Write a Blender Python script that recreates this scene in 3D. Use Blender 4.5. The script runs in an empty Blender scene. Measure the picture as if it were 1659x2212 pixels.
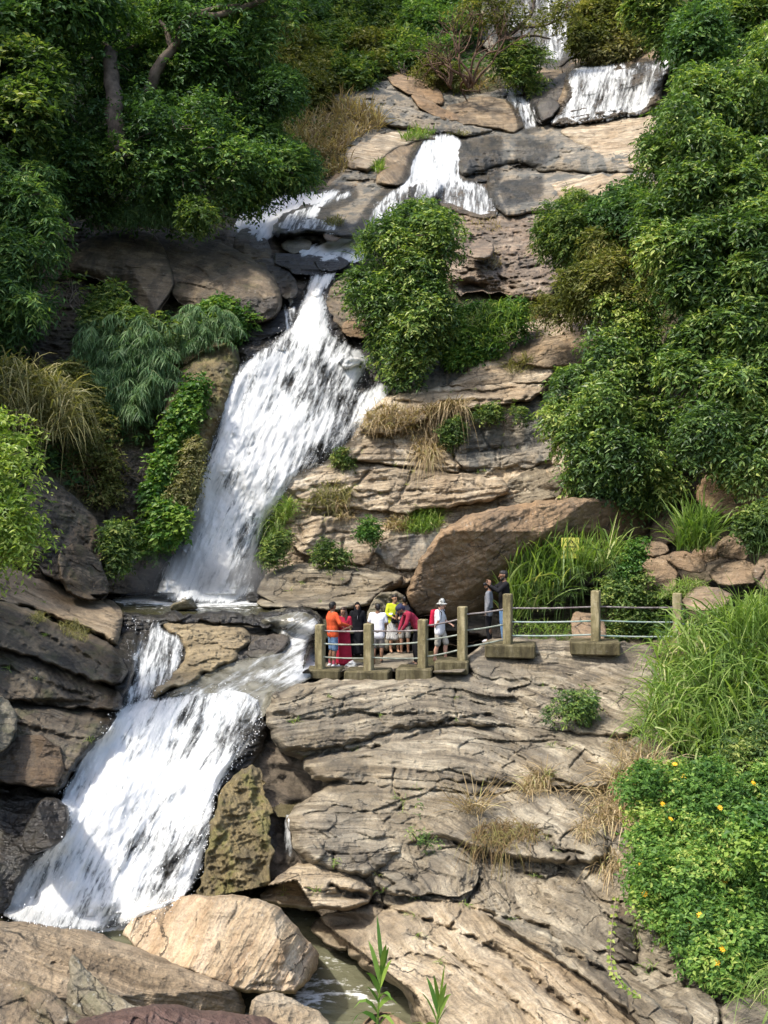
import bpy, math, random
import numpy as np
C = bpy.context
scene = C.scene
R = math.radians
random.seed(7)
rng = np.random.default_rng(7)

# ------------------------------------------------------------------ camera, sky, sun, exposure
cam_d = bpy.data.cameras.new("camera")
cam = bpy.data.objects.new("camera", cam_d)
scene.collection.objects.link(cam)
cam.location = (0, 0, 0)
cam.rotation_euler = (R(90), 0, 0)
cam_d.sensor_fit = 'VERTICAL'
cam_d.sensor_height = 36
cam_d.sensor_width = 27
cam_d.lens = 36
cam_d.clip_start = 0.1
cam_d.clip_end = 600
scene.camera = cam

SUN = np.array((-0.46, -0.30, 0.835)); SUN /= np.linalg.norm(SUN)
world = bpy.data.worlds.new("World")
scene.world = world
world.use_nodes = True
wn = world.node_tree
sky = wn.nodes.new('ShaderNodeTexSky')
sky.sky_type = 'NISHITA'
sky.sun_disc = False
sky.sun_elevation = math.asin(SUN[2])
sky.sun_rotation = math.atan2(SUN[0], SUN[1])
sky.air_density = 1.0
sky.dust_density = 3.0
sky.ozone_density = 1.0
wn.links.new(sky.outputs[0], wn.nodes['Background'].inputs[0])
wn.nodes['Background'].inputs[1].default_value = 0.15
sun_d = bpy.data.lights.new("sun", 'SUN')
sun_d.energy = 2.05
sun_d.angle = R(2.5)
sun_d.color = (1.0, 0.95, 0.87)
sun = bpy.data.objects.new("sun", sun_d)
scene.collection.objects.link(sun)
from mathutils import Vector
sun.rotation_euler = Vector(SUN).to_track_quat('Z', 'Y').to_euler()
sun.location = (-30, -20, 60)
scene.view_settings.view_transform = 'Standard'
scene.view_settings.look = 'None'
scene.view_settings.exposure = 1.36
scene.view_settings.gamma = 1
cy = scene.cycles
cy.max_bounces = 6
cy.diffuse_bounces = 3
cy.glossy_bounces = 2
cy.transmission_bounces = 3
cy.transparent_max_bounces = 10
cy.caustics_reflective = False
cy.caustics_refractive = False
cy.sample_clamp_indirect = 6

# ------------------------------------------------------------------ small maths
F = 2212.0; CU = 829.5; CV = 1106.0        # survey frame: 1659 x 2212 units, focal length 2212

def P(u, v, D):
    u = np.asarray(u, float); v = np.asarray(v, float); D = np.asarray(D, float)
    return np.stack([(u - CU) / F * D, D + 0 * u, (CV - v) / F * D], -1)

def _hash(ix, iy, iz, seed):
    h = (ix.astype(np.uint32) * np.uint32(374761393) + iy.astype(np.uint32) * np.uint32(668265263)
         + iz.astype(np.uint32) * np.uint32(2147483647) + np.uint32((seed * 974634777) & 0xffffffff))
    h = (h ^ (h >> np.uint32(13))) * np.uint32(1274126177)
    h = h ^ (h >> np.uint32(16))
    return (h & np.uint32(0xffff)).astype(np.float32) / 32767.5 - 1.0

def vnoise(p, seed=0):
    p = np.asarray(p, np.float64)
    i = np.floor(p).astype(np.int64)
    f = (p - i).astype(np.float32)
    f = f * f * f * (f * (f * 6 - 15) + 10)
    x, y, z = i[..., 0], i[..., 1], i[..., 2]
    fx, fy, fz = f[..., 0], f[..., 1], f[..., 2]
    def h(a, b, c): return _hash(x + a, y + b, z + c, seed)
    def mx(a, b, t): return a + (b - a) * t
    a = mx(mx(h(0, 0, 0), h(1, 0, 0), fx), mx(h(0, 1, 0), h(1, 1, 0), fx), fy)
    b = mx(mx(h(0, 0, 1), h(1, 0, 1), fx), mx(h(0, 1, 1), h(1, 1, 1), fx), fy)
    return mx(a, b, fz)

def fbm(p, octv=4, gain=0.5, seed=0, ridged=False):
    s = 0; a = 1.0; q = np.array(p, np.float64); t = 0
    for k in range(octv):
        n = vnoise(q, seed + k * 17)
        if ridged: n = 1 - 2 * np.abs(n)
        s = s + a * n; t += a
        a *= gain; q = q * 2.03 + 11.3
    return s / t

def cells(p, seed=0, jit=.8):
    """flat tilted facets with sharp breaks between them, as in fractured rock"""
    p = np.asarray(p, np.float64); sh = p.shape[:-1]; p = p.reshape(-1, 3)
    b = np.floor(p).astype(np.int64)
    best = np.full(len(p), 1e9); val = np.zeros(len(p)); sec = np.full(len(p), 1e9)
    for dx in (-1, 0, 1):
        for dy in (-1, 0, 1):
            for dz in (-1, 0, 1):
                c = b + np.array([dx, dy, dz]); x, y, z = c.T
                o = np.stack([_hash(x, y, z, seed), _hash(x, y, z, seed + 1), _hash(x, y, z, seed + 2)], -1) * .5 * jit + .5
                r = p - c - o
                d = (r * r).sum(1)
                g = np.stack([_hash(x, y, z, seed + 3), _hash(x, y, z, seed + 4), _hash(x, y, z, seed + 5)], -1)
                v = .5 * g[:, 0] + (r * g).sum(1) * .9
                m = d < best
                sec = np.where(m, best, np.minimum(sec, d)); val = np.where(m, v, val); best = np.where(m, d, best)
    gap = np.sqrt(sec) - np.sqrt(best)
    return (val - .22 * np.exp(-(gap / .05) ** 2)).reshape(sh)

def h1(k, seed):
    k = np.asarray(k).astype(np.int64)
    z = np.zeros_like(k)
    return _hash(k, z, z, seed) * 0.5 + 0.5

def sstep(a, b, x):
    t = np.clip((x - a) / (b - a), 0, 1)
    return t * t * (3 - 2 * t)

def beds(s, f, seed, sharp=0.72):
    q = s * f
    k = np.floor(q); r = q - k
    a = h1(k, seed); b = h1(k + 1, seed)
    return a + (b - a) * sstep(sharp, 1.0, r) + 0.18 * (1 - (2 * r - 1) ** 2)

def chaikin(poly, n=2):
    p = np.array(poly, float)
    for _ in range(n):
        q = np.roll(p, -1, 0)
        p = np.stack([p * .75 + q * .25, p * .25 + q * .75], 1).reshape(-1, 2)
    return p

def inside(poly, x, y):
    r = np.zeros(x.shape, bool)
    n = len(poly)
    for i in range(n):
        x1, y1 = poly[i]; x2, y2 = poly[(i + 1) % n]
        if y1 == y2: continue
        c = ((y1 > y) != (y2 > y)) & (x < (x2 - x1) * (y - y1) / (y2 - y1) + x1)
        r ^= c
    return r

def segdist(poly, x, y, closed=True):
    best = np.full(x.shape, 1e18); bx = np.zeros(x.shape); by = np.zeros(x.shape)
    n = len(poly)
    for i in range(n if closed else n - 1):
        x1, y1 = poly[i]; x2, y2 = poly[(i + 1) % n]
        dx, dy = x2 - x1, y2 - y1
        L = dx * dx + dy * dy + 1e-9
        t = np.clip(((x - x1) * dx + (y - y1) * dy) / L, 0, 1)
        px, py = x1 + t * dx, y1 + t * dy
        d = (x - px) ** 2 + (y - py) ** 2
        m = d < best
        best = np.where(m, d, best); bx = np.where(m, px, bx); by = np.where(m, py, by)
    return np.sqrt(best), bx, by

# ------------------------------------------------------------------ objects
def tag(o, label=None, cat=None, group=None, kind=None):
    if label: o['label'] = label
    if cat: o['category'] = cat
    if group: o['group'] = group
    if kind: o['kind'] = kind
    return o

def empty(name, loc):
    o = bpy.data.objects.new(name, None)
    o.empty_display_size = 0.3
    scene.collection.objects.link(o)
    o.location = [float(a) for a in loc]
    return o

def build(name, V, faces, mat, parent=None, attrs=None, smooth=True, origin=None):
    """V (n,3) world coordinates; faces: list of (m,3) or (m,4) int arrays"""
    V = np.asarray(V, np.float32).reshape(-1, 3)
    if parent is not None: org = np.array(parent['o'] if 'o' in parent else parent.location, np.float32)
    elif origin is not None: org = np.asarray(origin, np.float32)
    else: org = np.array([V[:, 0].mean(), V[:, 1].mean(), V[:, 2].min()], np.float32)
    me = bpy.data.meshes.new(name)
    faces = [np.asarray(f, np.int32) for f in faces if len(f)]
    me.vertices.add(len(V))
    me.vertices.foreach_set('co', (V - org).ravel())
    nl = sum(f.size for f in faces); nf = sum(len(f) for f in faces)
    me.loops.add(nl); me.polygons.add(nf)
    me.loops.foreach_set('vertex_index', np.concatenate([f.ravel() for f in faces]))
    cnt = np.concatenate([np.full(len(f), f.shape[1], np.int32) for f in faces])
    st = np.concatenate([[0], np.cumsum(cnt)[:-1]]).astype(np.int32)
    me.polygons.foreach_set('loop_start', st)
    me.polygons.foreach_set('use_smooth', np.full(nf, smooth, bool))
    me.update(calc_edges=True)
    for k, a in (attrs or {}).items():
        at = me.attributes.new(k, 'FLOAT', 'POINT')
        at.data.foreach_set('value', np.asarray(a, np.float32).ravel())
    if mat is not None: me.materials.append(mat)
    o = bpy.data.objects.new(name, me)
    scene.collection.objects.link(o)
    if parent is not None: o.parent = parent
    else: o.location = [float(a) for a in org]
    return o

class MB:
    """collects pieces into one mesh"""
    def __init__(s): s.V = []; s.F = []; s.A = []; s.n = 0
    def add(s, V, faces, a=0.5):
        V = np.asarray(V, float).reshape(-1, 3)
        s.V.append(V)
        for f in faces: s.F.append(np.asarray(f) + s.n)
        s.A.append(np.broadcast_to(np.asarray(a, float), (len(V),)))
        s.n += len(V)
    def tube(s, pts, rad, sides=6, a=0.5, cap=True):
        pts = np.asarray(pts, float); n = len(pts)
        rad = np.broadcast_to(np.asarray(rad, float), (n,))
        t = np.gradient(pts, axis=0); t /= np.linalg.norm(t, axis=1, keepdims=True) + 1e-9
        up = np.array([0.13, 0.97, 0.2]) if abs(t[0][1]) < .8 else np.array([1., 0.1, 0.2])
        x = np.cross(t, up); x /= np.linalg.norm(x, axis=1, keepdims=True) + 1e-9
        y = np.cross(t, x)
        an = np.arange(sides) / sides * 2 * np.pi
        ring = pts[:, None] + rad[:, None, None] * (np.cos(an)[None, :, None] * x[:, None] + np.sin(an)[None, :, None] * y[:, None])
        V = ring.reshape(-1, 3)
        i = np.arange(n - 1)[:, None] * sides; j = np.arange(sides)[None]
        q = np.stack([i + j, i + (j + 1) % sides, i + sides + (j + 1) % sides, i + sides + j], -1).reshape(-1, 4)
        fs = [q]
        if cap:
            V = np.vstack([V, pts[:1], pts[-1:]])
            k = np.arange(sides); m = (n - 1) * sides
            fs.append(np.stack([np.full(sides, n * sides), (k + 1) % sides, k], -1))
            fs.append(np.stack([np.full(sides, n * sides + 1), m + k, m + (k + 1) % sides], -1))
        s.add(V, fs, a)
    def box(s, c, half, rot=0.0, a=0.5, bev=0.0):
        c = np.asarray(c, float); hx, hy, hz = half
        b = bev
        # chamfered box: 24 vertices
        V = []
        for sx in (-1, 1):
            for sy in (-1, 1):
                for sz in (-1, 1):
                    V += [(sx * hx, sy * (hy - b), sz * (hz - b)), (sx * (hx - b), sy * hy, sz * (hz - b)), (sx * (hx - b), sy * (hy - b), sz * hz)]
        V = np.array(V); 
        import bmesh
        bm = bmesh.new()
        vs = [bm.verts.new(v) for v in V]
        bmesh.ops.convex_hull(bm, input=vs)
        bmesh.ops.dissolve_limit(bm, angle_limit=0.02, verts=bm.verts[:], edges=bm.edges[:])
        bm.verts.index_update()
        V = np.array([v.co[:] for v in bm.verts]); 
        fs = {}
        for f in bm.faces:
            idx = [v.index for v in f.verts]
            if len(idx) > 4:
                for k in range(1, len(idx) - 1): fs.setdefault(3, []).append([idx[0], idx[k], idx[k + 1]])
            else: fs.setdefault(len(idx), []).append(idx)
        bm.free()
        ca, sa = math.cos(rot), math.sin(rot)
        M = np.array([[ca, -sa, 0], [sa, ca, 0], [0, 0, 1]])
        s.add(V @ M.T + c, [np.array(f) for f in fs.values()], a)
    def make(s, name, mat, parent=None, smooth=True, origin=None):
        return build(name, np.vstack(s.V), s.F, mat, parent, {'rnd': np.concatenate(s.A)}, smooth, origin)

# ------------------------------------------------------------------ material toolkit
class NT:
    def __init__(s, name):
        s.m = bpy.data.materials.new(name); s.m.use_nodes = True
        s.t = s.m.node_tree; s.t.nodes.clear()
        s.out = s.t.nodes.new('ShaderNodeOutputMaterial')
    def n(s, typ, ins=None, **kw):
        nd = s.t.nodes.new('ShaderNode' + typ)
        for k, v in kw.items(): setattr(nd, k, v)
        for k, v in (ins or {}).items(): s.set(nd.inputs[k], v)
        return nd
    def set(s, sock, v):
        if hasattr(v, 'outputs'): v = v.outputs[0]
        if hasattr(v, 'is_output'): s.t.links.new(v, sock)
        else:
            if sock.type == 'RGBA' and len(v) == 3: v = (*v, 1)
            sock.default_value = v
    def math(s, op, a, b=0.0, clamp=False):
        return s.n('Math', {0: a, 1: b}, operation=op, use_clamp=clamp).outputs[0]
    def attr(s, k): return s.n('Attribute', attribute_name=k).outputs['Fac']
    def noise(s, vec, scale=1.0, detail=4, rough=0.55, dist=0.0):
        return s.n('TexNoise', {'Vector': vec, 'Scale': scale, 'Detail': detail, 'Roughness': rough, 'Distortion': dist}).outputs[0]
    def ramp(s, f, stops, interp='LINEAR'):
        r = s.n('ValToRGB', {0: f}); cr = r.color_ramp; cr.interpolation = interp
        while len(cr.elements) < len(stops): cr.elements.new(0.5)
        for e, (p, c) in zip(cr.elements, stops):
            e.position = p
            e.color = (c, c, c, 1) if not hasattr(c, '__len__') else (*c[:3], 1)
        return r.outputs[0]
    def mix(s, f, a, b, mode='MIX'):
        nd = s.n('Mix', data_type='RGBA', blend_type=mode)
        s.set(nd.inputs[0], f); s.set(nd.inputs[6], a); s.set(nd.inputs[7], b)
        return nd.outputs[2]
    def mapr(s, f, a, b, c=0.0, d=1.0):
        return s.n('MapRange', {0: f, 1: a, 2: b, 3: c, 4: d}).outputs[0]
    def bump(s, h, strength=0.3, dist=0.05, normal=None):
        nd = s.n('Bump', {'Height': h, 'Strength': strength, 'Distance': dist})
        if normal is not None: s.set(nd.inputs['Normal'], normal)
        return nd.outputs[0]
    def pbr(s, col, rough=0.7, normal=None, spec=0.4, **ins):
        nd = s.n('BsdfPrincipled', {'Base Color': col, 'Roughness': rough, 'Specular IOR Level': spec})
        if normal is not None: s.set(nd.inputs['Normal'], normal)
        for k, v in ins.items(): s.set(nd.inputs[k], v)
        return nd.outputs[0]
    def done(s, sh):
        s.t.links.new(sh, s.out.inputs['Surface']); return s.m

def scaled(t, vec, sc):
    return t.n('VectorMath', {0: vec, 1: sc}, operation='MULTIPLY').outputs[0]

def dark_mid(a, b): return tuple(.35 * x + .65 * y for x, y in zip(a, b))

def rock_mat(name, light, mid, dark, band=9.0, tint=(0.20, 0.13, 0.07), tint_amt=0.5, streak=0.0, streak_col=(0.035, 0.035, 0.032),
             lichen=0.15, moss=0.0, rough=0.8, moss_col=(0.06, 0.075, 0.015), contrast=1.0, spec=0.3, stain=0.55):
    light, mid, dark, tint = [tuple(np.array(c) * (.93, .89, .84)) for c in (light, mid, dark, tint)]
    t = NT(name)
    pos = t.n('NewGeometry').outputs['Position']
    sx = t.n('SeparateXYZ', {0: pos})
    sat = t.attr('s')
    warp = t.noise(pos, 0.8, 3)
    sw = t.math('ADD', sat, t.math('MULTIPLY', warp, 0.12))
    vec = t.n('CombineXYZ', {0: t.math('MULTIPLY', sx.outputs[0], 0.45), 1: t.math('MULTIPLY', sx.outputs[1], 0.45), 2: t.math('MULTIPLY', sw, band)}).outputs[0]
    nb = t.noise(vec, 1.0, 5, 0.62)
    lo, hi = 0.5 - 0.17 / contrast, 0.5 + 0.17 / contrast
    col = t.ramp(nb, [(max(lo - .05, 0), dark), (0.47, mid), (hi, light)])
    vis = t.mapr(t.noise(pos, 0.55, 3, .6), 0.38, 0.58, 0.35, 1.0)
    col = t.mix(vis, t.mix(t.mapr(t.noise(pos, 1.1, 5, .65), .3, .7), dark_mid(dark, mid), mid), col)
    # weathering patches
    big = t.noise(pos, 0.42, 4, 0.6, 0.4)
    col = t.mix(t.math('MULTIPLY', t.mapr(big, 0.44, 0.6), tint_amt), col, tint)
    med = t.noise(pos, 2.6, 5, 0.7)
    col = t.mix(1.0, col, t.ramp(med, [(0.25, 0.62), (0.5, 1.0), (0.75, 1.25)]), 'MULTIPLY')
    fine = t.noise(pos, 24.0, 3, 0.7)
    col = t.mix(1.0, col, t.ramp(fine, [(0.3, 0.72), (0.55, 1.05), (0.75, 1.2)]), 'MULTIPLY')
    # thin dark partings along the bedding
    vec2 = t.n('CombineXYZ', {0: t.math('MULTIPLY', sx.outputs[0], 0.9), 1: t.math('MULTIPLY', sx.outputs[1], 0.9), 2: t.math('MULTIPLY', sw, band * 2.7)}).outputs[0]
    nb2 = t.noise(vec2, 1.0, 3, 0.6)
    col = t.mix(t.math('MULTIPLY', t.mapr(nb2, 0.40, 0.33), 0.6), col, dark)
    # dark weather stains and hairline joints
    stn = t.noise(scaled(t, pos, (.9, .6, .45)), .8, 5, .68, .5)
    col = t.mix(t.math('MULTIPLY', t.mapr(stn, .46, .60), stain), col, t.mix(.5, dark, (.075, .072, .066)))
    cv_ = t.n('CombineXYZ', {0: t.math('ADD', t.math('MULTIPLY', sx.outputs[0], .55), t.math('MULTIPLY', med, .35)), 1: t.math('MULTIPLY', sx.outputs[1], .5), 2: t.math('ADD', t.math('MULTIPLY', sat, 1.7), t.math('MULTIPLY', med, .35))}).outputs[0]
    vo = t.n('TexVoronoi', {'Vector': cv_, 'Scale': 1.15, 'Randomness': .95}, feature='DISTANCE_TO_EDGE').outputs['Distance']
    crk = t.mapr(vo, .002, .014)
    crk = t.math('MAXIMUM', crk, t.mapr(t.noise(pos, .7, 2), .56, .50))
    col = t.mix(t.math('MULTIPLY', t.math('SUBTRACT', 1.0, crk), .75), col, (.03, .027, .022))
    if streak > 0:
        sv = scaled(t, pos, (1.5, 0.8, 0.10))
        ns = t.noise(sv, 1.0, 4, 0.6, 0.2)
        col = t.mix(t.math('MULTIPLY', t.mapr(ns, 0.47, 0.56), streak), col, streak_col)
    vec3 = t.n('CombineXYZ', {0: t.math('MULTIPLY', sx.outputs[0], 1.6), 1: t.math('MULTIPLY', sx.outputs[1], 1.6), 2: t.math('MULTIPLY', sw, band * 7.0)}).outputs[0]
    nb3 = t.noise(vec3, 1.0, 2, 0.6)
    col = t.mix(1.0, col, t.ramp(nb3, [(.32, .86), (.5, 1.0), (.68, 1.1)]), 'MULTIPLY')
    if lichen > 0:
        nl = t.noise(pos, 7.0, 4, 0.75)
        col = t.mix(t.math('MULTIPLY', t.mapr(nl, 0.60, 0.68), lichen), col, (0.42, 0.41, 0.36))
    if moss > 0:
        nm = t.noise(pos, 1.6, 6, 0.7)
        col = t.mix(t.math('MULTIPLY', t.mapr(nm, 0.56 - 0.2 * moss, 0.66 - 0.2 * moss), min(1, moss * 1.3)), col, moss_col)
    wet = t.attr('wet')
    wn_ = t.mapr(t.math('ADD', wet, t.math('MULTIPLY', t.math('SUBTRACT', med, 0.5), 0.9)), 0.35, 0.6)
    col = t.mix(t.math('MULTIPLY', wn_, 0.85), col, t.mix(1.0, col, (0.20, 0.21, 0.22), 'MULTIPLY'))
    rg = t.mapr(wn_, 0.0, 1.0, rough, 0.28)
    hsum = t.math('ADD', t.math('MULTIPLY', nb, 0.4), t.math('ADD', t.math('MULTIPLY', med, 0.6), t.math('MULTIPLY', fine, 0.26)))
    hsum = t.math('ADD', hsum, t.math('ADD', t.math('ADD', t.math('MULTIPLY', nb2, 0.45), t.math('MULTIPLY', nb3, .12)), t.math('MULTIPLY', crk, .5)))
    nrm = t.bump(hsum, 0.9, 0.12)
    return t.done(t.pbr(col, rg, nrm, spec))

def leaf_mat(name, stops, rough=0.45, trans=0.35, spec=0.35, pscale=1.0):
    t = NT(name)
    pos = t.n('NewGeometry').outputs['Position']
    r = t.attr('rnd')
    f = t.math('ADD', r, t.math('MULTIPLY', t.math('SUBTRACT', t.noise(pos, 0.7 * pscale, 2), 0.5), 0.8), True)
    col = t.ramp(f, stops)
    p = t.pbr(col, rough, None, spec)
    tr = t.n('BsdfTranslucent', {0: t.mix(1.0, col, (1.25, 1.35, 0.55), 'MULTIPLY')}).outputs[0]
    return t.done(t.n('MixShader', {0: trans, 1: p, 2: tr}).outputs[0])

def plain_mat(name, col, rough=0.8, spec=0.3, var=0.25, scale=8.0, bump=0.15, col2=None, metal=0.0):
    t = NT(name)
    co = t.n('TexCoord').outputs['Object']
    n = t.noise(co, scale, 4, 0.6)
    c2 = col2 or tuple(c * (1 - var) for c in col)
    c = t.mix(t.mapr(n, 0.35, 0.65), c2, tuple(x * (1 + var * .6) for x in col))
    return t.done(t.pbr(c, rough, t.bump(n, bump, 0.02), spec, Metallic=metal))
# ------------------------------------------------------------------ terrain: distance of the valley side, surveyed row by row
K = 0.553
TU = np.array([-1500, -600, 0, 400, 800, 1200, 1600, 2000, 2500, 3000, 3600, 4600]) * K
TV = np.array([-1200, -500, 0, 240, 275, 500, 750, 950, 1100, 1300, 1600, 2000, 2250, 2335, 2400, 2600, 2700, 3000, 3300, 3640, 4000, 4600]) * K
TD = np.array([
 [66, 84, 96,108,118,125,128,128,112, 96, 80, 60],
 [60, 75, 85, 95,105,112,115,115,100, 85, 70, 52],
 [44, 57, 63, 73, 84, 92, 98, 98, 80, 62, 48, 38],
 [40, 53, 58, 66, 74, 80, 86, 86, 74, 54, 44, 35],
 [39, 52, 57, 65, 72, 75, 74, 73, 70, 52, 43, 34],
 [37, 48, 52, 56, 61, 64, 66, 67, 62, 46, 40, 32],
 [36, 46, 49, 51, 54, 57, 57, 57, 52, 42, 36, 29],
 [34, 42, 45, 46, 47, 47.5,47, 48, 46, 39, 34, 28],
 [31, 38, 42, 43.5,43.5,43, 43, 44, 42, 37, 32, 27],
 [29, 35, 38, 39.5,39.5,40, 40, 41, 40, 35, 30, 25],
 [26, 31, 34, 36, 37, 38, 38.5,38.5,37, 33, 28, 23],
 [22, 26, 30, 34, 36, 36, 36, 35.5,34, 31, 26, 21],
 [19, 23, 28, 33, 35.3,35.3,34.5,33.5,32.5,29, 25, 20],
 [18, 21, 27, 33, 35, 35, 33.5,32.5,31.5,28, 24, 19],
 [17, 20, 25.5,28.5,29.2,29.2,31, 30.5,30, 27, 23, 18],
 [16, 19, 24, 25.2,26, 27, 27.5,28, 27, 24, 20, 16],
 [15.5,18.5,23.5,24.2,24.5,25.2,26, 26.5,25.5,22,19, 15],
 [14, 17.5,22, 22, 22, 22.3,22.6,23, 22, 19.5,17, 14],
 [13, 16.5,20.5,20.5,20.5,20, 20, 20, 19, 17.5,15.5,13],
 [12.5,15.5,19.4,19.4,19.3,19, 18, 17.5,16.5,15.5,14, 12],
 [11, 14, 16.4,16.2,16, 15.8,15.6,14.8,14, 13, 12, 10.5],
 [9, 11, 12.6,12.6,12.6,12.5,12.4,12, 11.5,11, 10, 9]], float)
U0, V0, ST = -420, -420, 2.0
NU, NV = 1251, 1527
lu = U0 + ST * np.arange(NU); lv = V0 + ST * np.arange(NV)

def blur(a, n):
    for _ in range(3):
        for ax in (0, 1):
            p = np.concatenate([np.repeat(a.take([0], ax), n, ax), a, np.repeat(a.take([-1], ax), n, ax)], ax)
            c = np.cumsum(p, ax); w = 2 * n + 1
            z = np.zeros_like(c.take([0], ax)); c = np.concatenate([z, c], ax)
            a = (np.take(c, np.arange(w, c.shape[ax]), ax) - np.take(c, np.arange(0, c.shape[ax] - w), ax)) / w
    return a

_t = np.stack([np.interp(lu, TU, TD[i]) for i in range(len(TV))])
_t2 = np.stack([np.interp(lv, TV, _t[:, j]) for j in range(NU)], 1)
Z_UP, Z_LOW = -2.9, -7.8
POOL_UP = [(195, 1285), (330, 1280), (560, 1285), (600, 1306), (640, 1318), (625, 1331), (545, 1332), (345, 1329), (262, 1330), (240, 1310)]
POOL_LOW = [(-60, 1985), (140, 1985), (360, 1960), (640, 1900), (700, 1995), (760, 2040), (900, 2150), (960, 2300), (600, 2420), (-60, 2420)]
TER = blur(_t2, 7)
LU, LV = np.meshgrid(lu, lv)
for poly, z in ((POOL_UP, Z_UP), (POOL_LOW, Z_LOW)):
    m = inside(poly, LU, LV)
    TER = np.where(m, np.maximum(TER, -z * F / np.maximum(LV - CV, 20) + 0.5), TER)
PLAT = [(652, 1456), (676, 1392), (760, 1372), (1000, 1366), (1060, 1380), (1050, 1410), (1000, 1452)]
TER = np.where(inside(PLAT, LU, LV), np.minimum(4.12 * F / np.maximum(LV - CV, 60), 31.4), TER)   # the trodden shelf behind the railing
ZB = TER.copy()                               # nearest solid ground found so far, for planting things on it

def samp(a, u, v):
    x = np.clip((np.asarray(u, float) - U0) / ST, 0, NU - 1.001); y = np.clip((np.asarray(v, float) - V0) / ST, 0, NV - 1.001)
    i = x.astype(int); j = y.astype(int); fx = x - i; fy = y - j
    return (a[j, i] * (1 - fx) + a[j, i + 1] * fx) * (1 - fy) + (a[j + 1, i] * (1 - fx) + a[j + 1, i + 1] * fx) * fy

# ------------------------------------------------------------------ outlines of the running water
FALLS = {
 'far': [(1030, -40), (1270, -40), (1258, 30), (1240, 60), (1232, 140), (1172, 142), (1165, 104), (1120, 108), (1075, 100), (1060, 40)],
 'third': [(1228, 147), (1265, 138), (1315, 131), (1345, 134), (1362, 150), (1380, 130), (1420, 138), (1432, 118), (1470, 104), (1452, 140), (1425, 190), (1395, 244), (1330, 256), (1255, 268), (1180, 272), (1212, 240), (1235, 205), (1222, 175)],
 'side': [(1095, 184), (1118, 200), (1138, 214), (1152, 232), (1170, 272), (1126, 284), (1122, 244), (1092, 202)],
 'second': [(930, 295), (965, 290), (994, 298), (997, 325), (985, 388), (1050, 398), (1068, 440), (1078, 466), (1034, 470), (985, 446), (930, 442), (880, 456), (826, 488), (795, 524), (768, 520), (790, 470), (826, 424), (878, 396), (890, 350), (905, 318)],
 'veil': [(600, 466), (640, 446), (700, 428), (752, 412), (760, 420), (700, 448), (690, 470), (730, 480), (740, 510), (700, 512), (640, 506), (592, 516)],
 'left': [(504, 500), (526, 456), (572, 428), (640, 422), (700, 416), (744, 408), (716, 432), (646, 452), (606, 474), (586, 516), (560, 524), (545, 502)],
 'mid': [(640, 548), (680, 530), (730, 516), (776, 510), (796, 560), (740, 566), (690, 560)],
 'main': [(664, 600), (680, 586), (702, 592), (715, 583), (732, 590), (706, 622), (698, 645), (712, 700), (722, 724), (792, 768), (788, 800), (768, 850), (835, 818), (846, 850), (800, 895), (762, 952), (704, 1005), (640, 1026), (604, 1090), (562, 1150), (547, 1232), (552, 1300), (328, 1300), (342, 1240), (388, 1180), (418, 1110), (438, 1010), (470, 930), (485, 866), (518, 790), (560, 756), (618, 716), (645, 680), (658, 640)],
 'trick': [(612, 648), (630, 640), (640, 660), (632, 715), (612, 716)],
 'runnel': [(268, 1330), (340, 1327), (352, 1362), (396, 1374), (392, 1440), (348, 1494), (300, 1530), (255, 1545), (262, 1500), (290, 1470), (276, 1410)],
 'rapid': [(556, 1334), (600, 1318), (650, 1316), (692, 1326), (690, 1448), (648, 1474), (590, 1500), (560, 1560), (480, 1560), (430, 1500), (345, 1512), (420, 1472), (480, 1442), (560, 1418), (612, 1408), (632, 1388), (604, 1366)],
 'lower': [(345, 1508), (430, 1490), (520, 1480), (575, 1520), (560, 1590), (510, 1650), (472, 1700), (450, 1800), (440, 1862), (412, 1938), (330, 1984), (170, 2016), (5, 1990), (30, 1930), (62, 1870), (104, 1836), (150, 1796), (150, 1760), (124, 1722), (180, 1640), (208, 1600), (262, 1520)],
 'brook': [(617, 1762), (630, 1762), (629, 1800), (634, 1850), (614, 1852), (618, 1800)],
}
WPOLY = {k: chaikin(v, 1) for k, v in FALLS.items()}
WETD = np.full(LU.shape, 99.0)
for k, p in WPOLY.items():
    lo, hi = p.min(0) - 70, p.max(0) + 70
    i0, i1 = [int(np.clip((a - U0) / ST, 0, NU)) for a in (lo[0], hi[0])]
    j0, j1 = [int(np.clip((a - V0) / ST, 0, NV)) for a in (lo[1], hi[1])]
    uu, vv = LU[j0:j1:2, i0:i1:2], LV[j0:j1:2, i0:i1:2]
    d = segdist(p, uu, vv)[0]; d = np.where(inside(p, uu, vv), 0, d)
    d = np.repeat(np.repeat(d, 2, 0), 2, 1)[:j1 - j0, :i1 - i0]
    sc = 0.55 if k in ('far', 'third', 'side') else 1.0
    WETD[j0:j1, i0:i1] = np.minimum(WETD[j0:j1, i0:i1], d / sc)
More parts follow.
